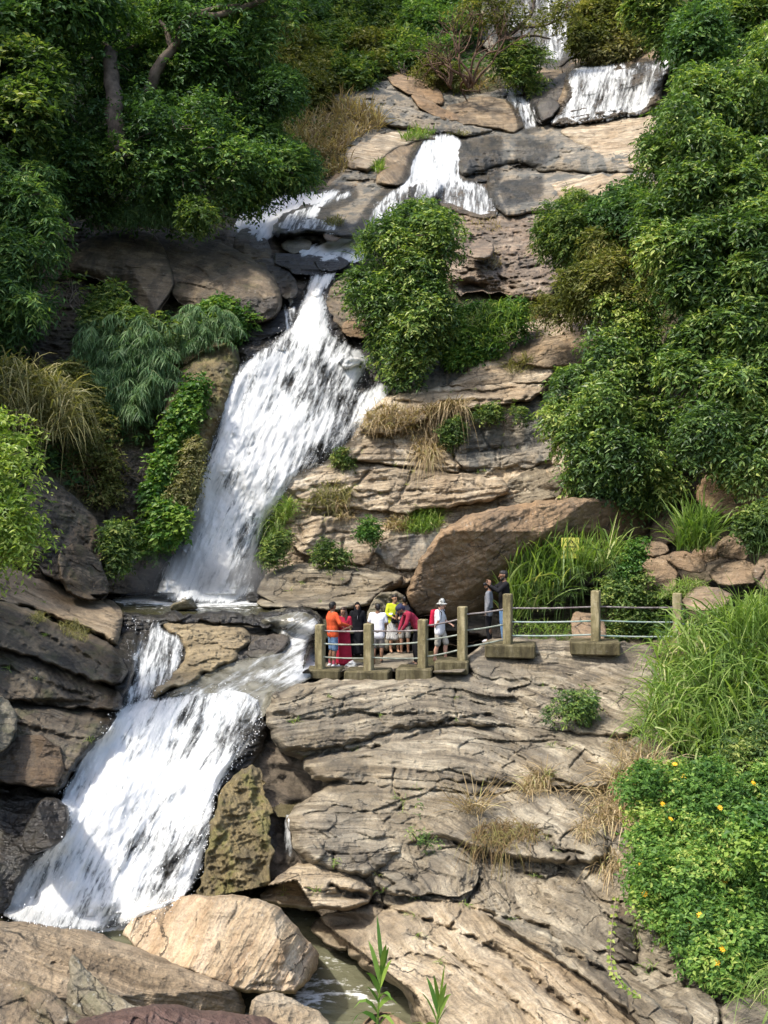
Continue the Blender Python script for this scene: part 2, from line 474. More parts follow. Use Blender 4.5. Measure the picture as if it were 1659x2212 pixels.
# dark water stains down the slabs, where rain and seepage run; one patch paints shade below the flowering bush
SEEP_SHADE = [([(1000, 300), (1090, 285), (1085, 400), (1060, 455), (1000, 390)], .75), ([(1110, 290), (1215, 300), (1170, 372), (1105, 375)], .7),
        ([(1070, 390), (1180, 375), (1175, 430), (1085, 455)], .75), ([(840, 320), (900, 300), (885, 390), (820, 400)], .35),
        ([(600, 470), (700, 440), (770, 520), (600, 515)], .8), ([(990, 930), (1060, 900), (1050, 1000), (980, 1000)], .45),
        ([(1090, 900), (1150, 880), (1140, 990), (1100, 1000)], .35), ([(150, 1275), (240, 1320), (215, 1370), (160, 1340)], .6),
        ([(1320, 2000), (1480, 2000), (1500, 2140), (1350, 2110)], .55), ([(0, 1700), (150, 1700), (140, 1960), (0, 1980)], .7),  # first patch paints the shade on the wall under the flowering bush
        ([(240, 1380), (290, 1400), (280, 1500), (210, 1600), (230, 1480)], .6), ([(560, 1000), (640, 1180), (560, 1300), (520, 1200)], .6),
        ([(500, 640), (660, 640), (640, 720), (520, 760)], .8), ([(700, 720), (840, 720), (830, 830), (740, 800)], .7), ([(900, 780), (1020, 780), (1000, 830), (900, 840)], .5),
        ([(580, 530), (760, 530), (720, 600), (600, 640)], .6)]
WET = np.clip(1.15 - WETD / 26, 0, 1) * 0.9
for p, a in SEEP_SHADE:
    WET = np.maximum(WET, blur(inside(p, LU, LV).astype(float), 4) * a)  # seep stains and the painted shade patch join the wet mask

# ------------------------------------------------------------------ rock
MR = {
 'cream': rock_mat('pale_banded_gneiss', (.68, .61, .48), (.42, .345, .24), (.11, .09, .066), 6, (.27, .185, .10), .45, .2, lichen=.12, contrast=1.3, stain=.22),
 'slope': rock_mat('weathered_banded_gneiss', (.47, .43, .33), (.255, .222, .162), (.068, .058, .044), 6, (.165, .128, .074), .5, .2, lichen=.22, contrast=1.9, stain=.5),
 'bottom': rock_mat('washed_banded_gneiss', (.56, .495, .375), (.34, .28, .19), (.11, .09, .065), 7, (.27, .20, .12), .45, lichen=.12, contrast=1.3, stain=.35),
 'grey': rock_mat('stained_grey_slab', (.42, .39, .32), (.235, .215, .175), (.10, .095, .082), 5, (.27, .215, .14), .6, .75, (.075, .08, .075), lichen=.08, stain=.3),
 'tan': rock_mat('tan_slab', (.44, .365, .255), (.27, .205, .13), (.10, .075, .05), 6, (.23, .155, .08), .5, .35, lichen=.12, contrast=1.2, stain=.4),
 'brown': rock_mat('brown_boulder', (.41, .30, .19), (.275, .19, .11), (.12, .085, .052), 4, (.28, .175, .09), .5, .2, lichen=.4, contrast=.9, stain=.35),
 'dark': rock_mat('shaded_dark_rock', (.20, .17, .125), (.095, .08, .06), (.036, .031, .025), 6, (.14, .095, .05), .5, .3, lichen=.15, moss=.2, contrast=1.2, stain=.3),  # dark rock whose tone also stands in for shade
 'olive': rock_mat('lichened_boulder', (.36, .29, .20), (.215, .17, .115), (.08, .065, .048), 3, (.15, .11, .065), .5, .5, (.045, .04, .032), lichen=.3, moss=.15, contrast=.9, stain=.5),
 'wetdark': rock_mat('wet_black_rock', (.14, .125, .10), (.075, .066, .054), (.032, .03, .027), 6, (.10, .07, .04), .4, .2, lichen=.06, rough=.45, moss=.1, spec=.5, stain=.2),
 'algae': rock_mat('algae_covered_slab', (.42, .35, .23), (.29, .235, .145), (.12, .095, .056), 7, (.23, .185, .10), .5, 0, lichen=.12, contrast=1.0, stain=.22),
 'mustard': rock_mat('mossy_mustard_rock', (.28, .232, .125), (.178, .142, .07), (.07, .056, .032), 6, (.15, .118, .05), .6, .3, lichen=.15, moss=.36, moss_col=(.13, .135, .03), stain=.4),
 'ochre': rock_mat('pale_ochre_boulder', (.62, .55, .43), (.44, .355, .235), (.24, .155, .085), 3, (.36, .225, .12), .5, lichen=.3, contrast=.9, stain=.25),
 'frontslab': rock_mat('dun_slab', (.42, .35, .25), (.27, .215, .145), (.10, .08, .058), 9, (.21, .155, .09), .45, lichen=.12, contrast=1.1, stain=.3),
 'maroon': rock_mat('maroon_rock', (.15, .095, .08), (.105, .065, .054), (.05, .032, .028), 6, (.09, .055, .042), .5, lichen=.06, rough=.6, contrast=.8, stain=.2),
 'pink': rock_mat('pinkish_crag', (.40, .335, .26), (.25, .195, .145), (.085, .068, .052), 5, (.20, .135, .085), .5, .35, lichen=.28, contrast=1.3, stain=.5),
 'heap': rock_mat('brown_heap_boulder', (.35, .275, .19), (.235, .175, .115), (.10, .075, .05), 4, (.24, .16, .095), .5, .2, lichen=.3, contrast=1.0, stain=.35),
 'lichen': rock_mat('pale_lichened_boulder', (.34, .32, .255), (.215, .195, .145), (.10, .09, .06), 3, (.2, .17, .1), .4, lichen=.6, moss=.2),
 'rust': rock_mat('rusty_boulder', (.14, .105, .065), (.085, .064, .042), (.038, .03, .022), 7, (.15, .08, .035), .35, lichen=.05, rough=.6, stain=.4),
}
CRACKS = [
 ([(850,1662),(850,1712),(873,1739),(830,1776)],3,.3), ([(796,1846),(812,1885),(850,1909),(830,1926)],4,.4), ([(713,1916),(786,1936),(830,1962),(903,1982),(976,2009),(1020,2022),(1103,2076)],5,.5),
 ([(1016,1960),(1106,1986),(1183,2006),(1216,2049),(1266,2079),(1336,2122)],5,.5), ([(1060,2040),(1106,2076),(1166,2126),(1266,2206)],7,.45), ([(976,2002),(1010,1949),(1040,1900)],3,.3), ([(983,1490),(983,1516),(988,1566)],2.5,.25),
 ([(1156,1802),(1192,1812),(1192,1836),(1262,1842)],4,.4), ([(1100,1880),(1159,1892),(1183,1902),(1229,1856)],3.5,.35), ([(1306,1972),(1359,2002),(1396,2012)],4,.4), ([(1319,2076),(1379,2089),(1459,2109)],3.5,.35), ([(1376,1992),(1379,2086)],3,.3),
 ([(900,1856),(953,1836),(986,1827),(1010,1839)],2.5,.25), ([(720,1846),(722,1880)],3,.25), ([(1173,1666),(1223,1692),(1286,1709),(1330,1702)],4,.4), ([(1280,1512),(1323,1552)],3,.3), ([(600,1560),(680,1556),(760,1540),(840,1548),(900,1540)],3,.3),
 ([(640,1640),(720,1622),(800,1616),(900,1590),(983,1552),(1060,1546)],4,.4), ([(700,1500),(730,1516),(790,1500),(860,1505)],2.5,.25), ([(1000,1440),(1060,1470),(1130,1470),(1240,1500)],2.5,.22), ([(640,1700),(740,1690),(840,1700),(940,1706),(1060,1720),(1150,1700)],3,.28),
 ([(660,1760),(740,1740),(820,1760),(900,1745)],2.5,.22), ([(1090,1640),(1160,1600),(1250,1620)],2.5,.22), ([(860,1925),(930,1945),(1000,1950)],3,.3), ([(560,1940),(640,1920),(720,1925)],2.5,.25), ([(800,2080),(900,2060),(990,2090),(1080,2160)],2.5,.2), ([(880,2010),(960,2050),(1060,2120),(1150,2200)],2.5,.22),
 ([(890,1020),(876,1053),(840,1104)],4,.4), ([(790,966),(766,996),(770,1030)],4,.35), ([(800,1016),(740,1073),(728,1100)],3.5,.35), ([(1036,873),(993,946),(976,996)],4,.4), ([(986,980),(1060,974),(1130,966)],2.5,.25), ([(933,996),(993,1016),(1060,1014)],3.5,.3),
 ([(790,900),(843,868),(920,870),(1003,866),(1090,868),(1170,860)],4,.4), ([(770,1000),(850,1004),(900,1012)],3,.3), ([(640,1060),(720,1050),(800,1064),(900,1060),(1000,1066)],2.5,.22), ([(660,1160),(740,1150),(800,1160)],3,.25), ([(700,1118),(700,1200)],3,.25), ([(1010,806),(1080,792),(1160,780)],3,.28), ([(960,842),(1060,846),(1160,836)],3,.28), ([(1090,905),(1085,960),(1080,1010)],2.5,.25),
 ([(986,380),(1073,377),(1106,370),(1163,360),(1209,343)],4,.5), ([(1046,396),(1106,383),(1180,386)],3,.5), ([(1246,430),(1336,392),(1400,380)],4,.45), ([(1230,300),(1300,290),(1390,280)],3,.4), ([(1210,330),(1300,320),(1400,310)],3,.4), ([(560,1262),(640,1262),(720,1270),(800,1262),(860,1262)],4,.35), ([(710,1225),(716,1270)],3,.3), ([(740,1220),(738,1262)],3,.25), ([(600,1240),(640,1285),(700,1300)],3,.25),
 ([(1010,480),(1060,500),(1130,490),(1180,500)],4,.5), ([(1080,560),(1130,580),(1190,570)],4,.5), ([(1100,450),(1110,520),(1090,600)],3,.4), ([(1000,590),(1060,585),(1110,620)],4,.6),
 ([(640,460),(720,450),(800,430),(880,410)],3,.3), ([(760,210),(860,235),(960,262)],4,.6), ([(980,245),(1060,240),(1120,252)],3,.4), ([(60,1350),(150,1400),(230,1440)],4,.3), ([(0,1440),(90,1470),(200,1510)],4,.3), ([(30,1560),(120,1590),(200,1600)],4,.25), ([(60,1290),(140,1310),(240,1345)],2.5,.15)]
DENTS = [(622, 1690, 40, 36, 1.4), (700, 1990, 80, 13, .9), (640, 1985, 30, 22, .8), (1040, 626, 46, 14, 1.6), (605, 1546, 26, 9, .5), (620, 1812, 20, 30, .6), (760, 1935, 50, 9, .5), (250, 1440, 20, 10, .3), (110, 1520, 90, 8, .5), (560, 1150, 14, 40, .4), (1140, 1420, 30, 8, .3), (1010, 618, 30, 12, 1.0)]
CRK = np.zeros(LU.shape)
for pl, w_, dp in CRACKS:
    pl = np.array(pl, float)
    lo, hi = pl.min(0) - 24, pl.max(0) + 24
    i0, j0 = int((lo[0] - U0) / ST), int((lo[1] - V0) / ST); i1, j1 = int((hi[0] - U0) / ST) + 1, int((hi[1] - V0) / ST) + 1
    uu, vv = LU[j0:j1, i0:i1], LV[j0:j1, i0:i1]
    nz = np.stack([uu * .05, vv * .05, 0 * uu], -1)
    d_ = segdist(pl, uu + 7 * fbm(nz, 3, .6, 3), vv + 7 * fbm(nz, 3, .6, 8), False)[0]
    CRK[j0:j1, i0:i1] = np.maximum(CRK[j0:j1, i0:i1], dp * np.exp(-(d_ / w_) ** 2) * (.55 + .45 * vnoise(nz * 1.5, 4)))
for cu_, cv_, ru_, rv_, dp in DENTS: CRK += dp * np.exp(-((LU - cu_) / ru_) ** 2 - ((LV - cv_) / rv_) ** 2)
ROCKMASK = np.zeros(LU.shape, bool)

def rock(name, mat, poly, T=0.8, fwd=0.15, r=30, p=2.2, bed=0, f=2.2, amp=0.12, ty=0.15, rough=0.10, facets=0, cuts=(), D=None, seed=None,
         ch=1, edge=2.6, joint=0.0, fac=None, fsz=1.0, rt=1.25, rb=0.6, wseed=None, warp=0.3, fold=False, label=None, cat='boulder', group=None, kind=None, wet=None, back=0.8, parent=None):
    seed = seed if seed is not None else int(abs(poly[0][0] * 7 + poly[0][1] * 13)) % 997
    pl = chaikin(poly, ch)
    # roughen the outline
    q = []
    for a, b in zip(pl, np.roll(pl, -1, 0)):
        n = max(1, int(np.hypot(*(b - a)) / 7))
        q += [a + (b - a) * k / n for k in range(n)]
    q = np.array(q)
    q3 = np.c_[q, np.full(len(q), seed * 3.3)]
    q = q + edge * np.c_[fbm(q3 / 22, 3, .6, seed), fbm(q3 / 22 + 50, 3, .6, seed + 5)] * 2.2
    lo, hi = q.min(0), q.max(0)
    i0, j0 = int((lo[0] - U0) / ST) - 1, int((lo[1] - V0) / ST) - 1
    i1, j1 = int((hi[0] - U0) / ST) + 3, int((hi[1] - V0) / ST) + 3
    i0, j0, i1, j1 = max(i0, 0), max(j0, 0), min(i1, NU), min(j1, NV)
    u, v = LU[j0:j1, i0:i1].copy(), LV[j0:j1, i0:i1].copy()
    ins = inside(q, u, v)
    dist, bx, by = segdist(q, u, v)
    cell = ins[:-1, :-1] | ins[1:, :-1] | ins[:-1, 1:] | ins[1:, 1:]
    vert = np.zeros_like(ins)
    for a, b in ((0, 0), (0, 1), (1, 0), (1, 1)):
        vert[a:a + cell.shape[0], b:b + cell.shape[1]] |= cell
    rim = vert & ~ins
    u = np.where(rim, bx, u); v = np.where(rim, by, v)
    t = np.where(ins, dist, 0)
    if D is None: base = samp(TER, u, v) - fwd
    else:
        cu, cv = q.mean(0); base = D[0] + D[1] * (u - cu) / 100 + D[2] * (v - cv) / 100
    up = np.clip((v - by) / np.maximum(dist, 1e-3), -1, 1)       # +1 where the nearest edge lies above: top faces lie back, undersides are abrupt
    up = blur(up, 2) if min(up.shape) > 12 else up
    re = r * np.where(up > 0, 1 + (rt - 1) * up, 1 + (1 - rb) * up)
    x = np.clip(t / re, 0, 1)
    prof = (1 - (1 - x) ** p) ** (1 / p)
    H = T * prof
    rg = np.random.default_rng(seed)
    ppm = base.mean() / F                       # metres per unit
    if facets:
        cand = np.argwhere(ins)
        for k in range(facets):
            c = cand[rg.integers(len(cand))]
            ang = rg.uniform(0, 2 * np.pi); g = rg.uniform(.25, 1.1) * ppm
            hh = T * rg.uniform(.45, .95)
            pln = hh + g * (np.cos(ang) * (u - u[c[0], c[1]]) + np.sin(ang) * (v - v[c[0], c[1]]))
            H = np.where(pln < H, np.maximum(pln, 0.0) * 1.0 + 0.0 * H, H)
        H = np.where(t > 0, np.maximum(H, T * .25 * prof), 0)
    for (x1, y1, x2, y2, sl) in cuts:           # creases: right of the line the face falls away
        nx, ny = (y2 - y1), -(x2 - x1); L = math.hypot(nx, ny)
        dd = ((u - x1) * nx + (v - y1) * ny) / L
        H = H - np.clip(dd, 0, None) * sl * ppm
    p0 = P(u, v, base)
    a = R(bed)
    ws = seed if wseed is None else wseed
    w1 = fbm(p0 * 0.35, 3, .5, ws); w2 = fbm(p0 * 1.3, 3, .5, ws + 3)
    s = p0[..., 0] * math.sin(a) + p0[..., 2] * math.cos(a) + p0[..., 1] * ty + warp * w1 + warp * .2 * w2
    if fold:                                    # arched beds: an upfold that leans over to the right lower down
        xc = np.clip(1.3 + 1.5 * (p0[..., 2] + 4.5), -3.2, 1.6)
        s = p0[..., 2] + .075 * (p0[..., 0] - xc) ** 2 + p0[..., 1] * ty + warp * w1 + warp * .2 * w2
    d = amp * (beds(s, f, ws) - .5) + amp * .42 * (beds(s, f * 3.1, ws + 1, .75) - .5) + amp * .12 * (beds(s, f * 8.3, ws + 2, .5) - .5)
    d = d * (0.65 + 0.6 * vnoise(p0 * 0.5, ws + 9))
    if joint > 0:
        c = p0[..., 0] * math.cos(a) - p0[..., 2] * math.sin(a) + p0[..., 1] * .3 + .5 * w1 + .2 * w2
        k = np.floor(s * f * .55); cc = c * joint + h1(k, seed + 31) * 5
        fr = np.abs(cc - np.floor(cc) - .5)
        d = d - .16 * sstep(.06 , .0, fr) * (h1(np.floor(cc) + k * 7, seed + 33) > .35) + .12 * (h1(np.floor(cc) + k * 13, seed + 35) - .5)
    d = d + rough * fbm(p0 * 0.9, 3, .5, seed + 11) + rough * .55 * fbm(p0 * 3.1, 3, .55, seed + 12, True) + rough * .22 * fbm(p0 * 11, 2, .6, seed + 13)
    fa = fac if fac is not None else min(.22, .11 * T + .03)
    if fa > 0:
        al_ = p0[..., 0] * math.cos(a) - p0[..., 2] * math.sin(a)
        qf = np.stack([al_ * .75, p0[..., 1] * .6, s * 1.9], -1) / fsz + .25 * np.stack([w2, w1, w2], -1)
        fm = .25 + .75 * sstep(-.15, .3, fbm(p0 * .33, 2, .5, ws + 70))
        d = d + fm * (fa * cells(qf, ws + 40) + .38 * fa * cells(qf * 2.7 + 3, ws + 60))
    H = H + d * sstep(0, .35 * r, t)
    if wseed is not None: H = H - samp(CRK, u, v)
    H = np.where(t > 0, np.maximum(H, -T * back * prof * .92), 0)
    Df = base - H
    Db = base + T * back * prof
    idx = np.full(vert.shape, -1); nvt = vert.sum(); idx[vert] = np.arange(nvt)
    Vf = P(u, v, Df)[vert]
    bidx = idx.copy(); nb = ins.sum(); bidx[ins] = nvt + np.arange(nb)
    Vb = P(u, v, Db)[ins]
    def quads(ix):
        qd = np.stack([ix[:-1, :-1], ix[:-1, 1:], ix[1:, 1:], ix[1:, :-1]], -1)[cell]
        return qd
    V = np.vstack([Vf, Vb])
    S = np.concatenate([s[vert], s[ins]])
    wv = samp(WET, u, v) if wet is None else np.full(u.shape, wet)
    W = np.concatenate([wv[vert], wv[ins]])
    o = build(name, V, [quads(idx)[:, ::-1], quads(bidx)], MR[mat], parent, {'s': S, 'wet': W})
    sl = (slice(j0, j1), slice(i0, i1))
    ZB[sl] = np.where(ins, np.minimum(ZB[sl], Df), ZB[sl])
    ROCKMASK[sl] |= ins
    if kind: tag(o, kind=kind)
    else: tag(o, label, cat, group)
    return o

def ledge(mat, poly, **k):
    k.setdefault('p', 2.6); k.setdefault('rt', 2.0); k.setdefault('rb', .35); k.setdefault('wseed', 77); k.setdefault('edge', 3.8); k.setdefault('fac', .10); k.setdefault('back', .5)
    return rock('rock_ledge', mat, poly, kind='structure', **k)
# ------------------------------------------------------------------ bedrock, far to near
ledge('grey', [(1040, 150), (1040, -60), (1290, -60), (1262, 20), (1255, 150)], T=1.5, r=60, bed=80, amp=.5, f=.5, rough=.5)
ledge('brown', [(1255, -20), (1330, -30), (1310, 40), (1275, 70), (1255, 60)], T=3, r=40, rough=.6)
ledge('tan', [(1225, 150), (1238, 128), (1300, 120), (1370, 106), (1470, 100), (1478, 125), (1440, 160), (1420, 245), (1330, 258), (1255, 272), (1180, 276), (1200, 240), (1215, 180)], T=2.2, fwd=.4, r=22, bed=-8, f=.9, amp=.9, rough=.4, joint=.3)
ledge('wetdark', [(1360, 138), (1395, 130), (1425, 128), (1420, 150), (1400, 185), (1375, 178), (1362, 160)], T=1.2, fwd=2.4, r=14, facets=3, wet=.8)
ledge('wetdark', [(1150, 208), (1185, 180), (1215, 150), (1245, 160), (1238, 190), (1225, 235), (1190, 272), (1160, 270), (1140, 235)], T=2.0, fwd=.9, r=24, facets=4, rough=.35)
ledge('wetdark', [(1155, 225), (1195, 210), (1215, 225), (1190, 262), (1160, 258)], T=1.0, fwd=2.4, r=14, facets=3)
ledge('tan', [(1120, 170), (1160, 145), (1215, 142), (1220, 165), (1180, 190), (1135, 200)], T=1.4, fwd=.3, r=20, facets=3)
ledge('tan', [(955, 240), (968, 225), (1015, 212), (1060, 206), (1100, 214), (1132, 245), (1134, 290), (1060, 285), (1000, 275), (965, 262)], T=1.8, fwd=.3, r=26, p=2.4, bed=-4, f=.8, amp=.2)
ledge('grey', [(590, 520), (600, 460), (700, 410), (740, 370), (745, 300), (700, 210), (760, 178), (860, 170), (960, 205), (1060, 200), (1140, 180), (1230, 200), (1440, 230), (1460, 360), (1420, 420), (1270, 470), (1100, 480), (960, 450), (840, 500), (780, 530)], T=1.0, fwd=.1, r=40, bed=6, f=.7, amp=.4, rough=.3, fac=.4, fsz=2)
ledge('grey', [(700, 195), (745, 180), (790, 178), (850, 195), (900, 215), (950, 235), (1010, 260), (1080, 280), (1020, 300), (930, 292), (850, 275), (800, 268), (740, 250)], T=2.2, fwd=.2, r=40, bed=24, f=.7, amp=.55, rough=.35)
rock('boulder', 'brown', [(835, 172), (850, 155), (880, 162), (905, 172), (940, 188), (966, 214), (950, 228), (915, 212), (870, 200)], T=1.6, fwd=1.2, r=14, facets=5, bed=25, label='brown boulder perched on the upper slab below the dry grass fringe')
rock('boulder', 'brown', [(880, 205), (920, 210), (960, 232), (1005, 262), (960, 262), (910, 240)], T=1.0, fwd=2.0, r=12, facets=4, bed=30, label='long reddish rock ridge sloping down across the upper slab')
ledge('cream', [(745, 345), (760, 312), (810, 286), (880, 276), (960, 282), (1040, 280), (990, 300), (930, 305), (880, 312), (830, 350), (790, 372), (752, 370)], T=1.4, fwd=.5, r=30, bed=14, f=.9, amp=.35)
ledge('tan', [(690, 405), (720, 380), (770, 365), (812, 350), (805, 395), (760, 410), (705, 418)], T=1.0, fwd=.3, r=16, facets=3)
ledge('grey', [(985, 300), (1040, 284), (1130, 276), (1230, 266), (1330, 256), (1410, 240), (1445, 300), (1440, 360), (1350, 372), (1290, 372), (1180, 372), (1120, 352), (1060, 362), (1000, 388), (978, 360)], T=1.6, fwd=.8, r=50, p=2.2, bed=10, f=.6, amp=.32, rough=.22, rb=.9)
ledge('cream', [(1210, 275), (1330, 258), (1410, 244), (1440, 300), (1440, 360), (1350, 368), (1285, 340), (1225, 300)], T=.9, fwd=1.8, r=40, p=2.0, bed=14, f=.9, amp=.32, wet=0, rb=1)
ledge('grey', [(1045, 402), (1060, 372), (1120, 366), (1190, 376), (1290, 378), (1430, 366), (1400, 400), (1290, 440), (1240, 470), (1170, 458), (1085, 470), (1060, 440)], T=1.4, fwd=1.2, r=34, p=2.2, bed=6, f=.7, amp=.25, rough=.22, rb=.9)
ledge('cream', [(1190, 395), (1260, 380), (1400, 372), (1350, 410), (1285, 440), (1230, 440), (1200, 420)], T=.6, fwd=2.2, r=20, bed=-14, f=1.1, amp=.3, wet=0)
ledge('tan', [(806, 398), (820, 345), (845, 318), (880, 302), (930, 294), (905, 330), (890, 370), (880, 402), (830, 410)], T=2.2, fwd=.3, r=26, p=2.2, bed=70, f=.7, amp=.2)
ledge('grey', [(585, 520), (595, 470), (640, 442), (720, 424), (800, 406), (880, 394), (935, 386), (958, 400), (940, 436), (880, 452), (820, 490), (790, 526), (740, 520), (690, 512), (640, 508)], T=2.4, fwd=.5, r=46, p=2.2, bed=-22, f=.8, amp=.22, rough=.2)
ledge('wetdark', [(868, 420), (890, 398), (930, 388), (955, 396), (950, 420), (920, 444), (880, 448)], T=1.2, fwd=2.2, r=18, bed=-15)
rock('boulder', 'brown', [(694, 498), (705, 478), (728, 470), (746, 482), (746, 510), (722, 524), (700, 520)], T=1.1, fwd=2.2, r=12, facets=4, wet=.5, label='small brown rock tufted with grass in the middle of the thin water veil')
ledge('tan', [(955, 388), (1000, 385), (1070, 398), (1085, 470), (1030, 478), (975, 452), (925, 446)], T=1.2, fwd=.3, r=26, bed=12, wet=.6)
# middle of the left bank: the big shaded boulders at the top of the main fall
rock('boulder', 'olive', [(500, 520), (515, 495), (550, 488), (576, 508), (590, 560), (575, 605), (545, 590), (510, 570)], T=1.4, fwd=.8, r=18, facets=4, label='squat brown boulder right of the two big shaded boulders, beside white water')
rock('boulder', 'olive', [(420, 520), (440, 492), (490, 484), (516, 498), (524, 545), (480, 540), (440, 535)], T=1.2, fwd=.6, r=16, facets=4, label='dark rounded boulder tucked under the forest edge above the long shaded boulder')
rock('boulder', 'olive', [(136, 566), (165, 530), (205, 508), (262, 490), (318, 494), (348, 520), (368, 575), (382, 610), (352, 668), (330, 700), (300, 660), (262, 620), (200, 600), (150, 592)], T=3.0, fwd=1.5, r=60, p=2.0, facets=5, bed=12, f=.5, amp=.2, cuts=[(380, 585, 150, 556, 1.1)], fac=.15, label='great rounded boulder with a pale flat top at the left, under the dark tree')
rock('boulder', 'olive', [(318, 500), (372, 490), (440, 512), (520, 540), (582, 585), (610, 636), (606, 680), (566, 706), (500, 694), (440, 676), (392, 664), (362, 620), (348, 560)], T=3.0, fwd=1.2, r=60, p=2.0, facets=5, bed=32, f=.5, amp=.25, cuts=[(610, 652, 350, 636, 1.0)], fac=.18, label='long shaded boulder sloping down to the throat of the main waterfall')
rock('boulder', 'wetdark', [(580, 590), (606, 578), (632, 590), (648, 625), (640, 645), (612, 650), (590, 625)], T=.8, fwd=1.0, r=12, facets=5, label='dark wet boulder wedged beside the top of the main waterfall')
rock('boulder', 'wetdark', [(540, 566), (575, 552), (612, 566), (606, 600), (582, 620), (556, 600)], T=.8, fwd=.6, r=12, facets=4, label='black boulder behind the crest of the long shaded boulder')
ledge('wetdark', [(586, 562), (600, 545), (650, 545), (700, 552), (742, 566), (716, 588), (660, 594), (610, 584)], T=.9, fwd=.7, r=14, facets=3)
rock('boulder', 'lichen', [(604, 530), (625, 514), (655, 510), (676, 524), (668, 545), (630, 552)], T=.8, fwd=.5, r=12, facets=4, wet=.2, label='pale flat-topped rock in the pool above the main waterfall')
rock('boulder', 'wetdark', [(672, 560), (700, 545), (745, 556), (760, 572), (722, 590), (690, 586)], T=.7, fwd=.8, r=10, facets=4, label='low black rock splitting the stream at the lip of the main fall')
rock('boulder', 'olive', [(700, 664), (708, 630), (730, 604), (762, 590), (800, 600), (810, 650), (792, 700), (752, 716), (722, 704)], T=1.5, fwd=.9, r=26, facets=5, wet=.45, label='rounded dark boulder right of the throat of the main waterfall')
rock('boulder', 'brown', [(736, 700), (760, 684), (800, 682), (815, 700), (806, 728), (764, 730), (742, 722)], T=.7, fwd=.9, r=10, facets=4, wet=.4, label='small brown block under the rounded boulder beside the leafy shrub')
ledge('wetdark', [(700, 724), (760, 716), (826, 720), (850, 800), (842, 832), (790, 850), (762, 852), (790, 790), (756, 750)], T=.9, fwd=.3, r=24, facets=3, bed=20)
ledge('wetdark', [(505, 742), (540, 722), (600, 716), (640, 690), (664, 600), (712, 600), (760, 740), (840, 830), (850, 850), (800, 900), (760, 956), (700, 1010), (640, 1030), (604, 1096), (566, 1160), (552, 1300), (325, 1304), (340, 1240), (385, 1180), (415, 1110), (432, 1010), (466, 930), (480, 866)], T=1.1, fwd=.1, r=40, p=2, bed=-10, f=.9, amp=.55, rough=.35, facets=0, joint=.4)
ledge('wetdark', [(500, 640), (560, 700), (640, 650), (662, 650), (640, 700), (600, 722), (540, 750), (500, 740), (480, 700)], T=1.0, fwd=.4, r=20, facets=4)
ledge('wetdark', [(728, 790), (742, 760), (770, 770), (786, 785), (762, 800)], T=.4, fwd=1.6, r=8, facets=3)
# left wall beside the main fall
ledge('mustard', [(352, 868), (380, 810), (420, 770), (470, 738), (512, 738), (524, 790), (494, 866), (474, 930), (444, 1010), (424, 1090), (390, 1130), (352, 1090), (340, 980)], T=1.6, fwd=.3, r=36, p=2.2, bed=60, f=1.2, amp=.25, rough=.3, wet=0)
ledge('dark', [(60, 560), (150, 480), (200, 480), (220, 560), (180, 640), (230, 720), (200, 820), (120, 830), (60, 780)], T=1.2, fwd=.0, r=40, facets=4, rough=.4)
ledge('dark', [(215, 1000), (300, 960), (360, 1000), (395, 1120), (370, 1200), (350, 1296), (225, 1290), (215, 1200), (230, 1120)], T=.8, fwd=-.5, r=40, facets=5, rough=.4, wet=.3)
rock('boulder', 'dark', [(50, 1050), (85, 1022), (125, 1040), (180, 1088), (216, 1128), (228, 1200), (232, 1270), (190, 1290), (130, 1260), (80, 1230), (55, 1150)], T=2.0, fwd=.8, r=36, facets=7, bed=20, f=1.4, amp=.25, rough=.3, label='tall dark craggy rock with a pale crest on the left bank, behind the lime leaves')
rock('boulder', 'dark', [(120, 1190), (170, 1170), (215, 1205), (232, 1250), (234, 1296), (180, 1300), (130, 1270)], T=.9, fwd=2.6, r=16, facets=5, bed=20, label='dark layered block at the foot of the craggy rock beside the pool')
# near left wall
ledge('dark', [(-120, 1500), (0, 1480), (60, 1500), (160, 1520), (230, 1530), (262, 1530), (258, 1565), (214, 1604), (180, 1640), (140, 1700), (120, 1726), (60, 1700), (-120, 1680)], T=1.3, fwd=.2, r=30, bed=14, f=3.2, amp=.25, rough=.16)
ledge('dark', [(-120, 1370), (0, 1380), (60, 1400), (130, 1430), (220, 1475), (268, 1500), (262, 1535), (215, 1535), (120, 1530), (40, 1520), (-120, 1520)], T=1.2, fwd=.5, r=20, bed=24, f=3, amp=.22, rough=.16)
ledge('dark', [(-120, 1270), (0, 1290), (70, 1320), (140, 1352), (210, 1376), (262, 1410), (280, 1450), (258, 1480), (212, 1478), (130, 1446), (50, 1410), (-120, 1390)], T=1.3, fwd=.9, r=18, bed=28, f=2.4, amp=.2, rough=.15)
ledge('frontslab', [(-120, 1190), (0, 1212), (60, 1246), (150, 1268), (240, 1292), (268, 1318), (262, 1372), (252, 1402), (205, 1368), (140, 1345), (60, 1312), (-120, 1290)], T=1.1, fwd=.5, r=26, p=2, bed=26, f=1.6, amp=.12, rough=.1, wet=.12)
ledge('wetdark', [(228, 1395), (262, 1366), (300, 1362), (300, 1420), (275, 1500), (240, 1540), (236, 1470)], T=.8, fwd=.2, r=16, bed=30, f=3, amp=.16)
rock('boulder', 'rust', ch=0, facets=4, poly=[(-60, 1640), (0, 1622), (40, 1590), (92, 1588), (132, 1616), (138, 1660), (122, 1702), (70, 1700), (0, 1690), (-60, 1690)], T=.9, fwd=1.6, r=24, bed=10, f=3, amp=.1, wet=.2, label='rusty orange-brown boulder on the near left wall beside the lower falls')
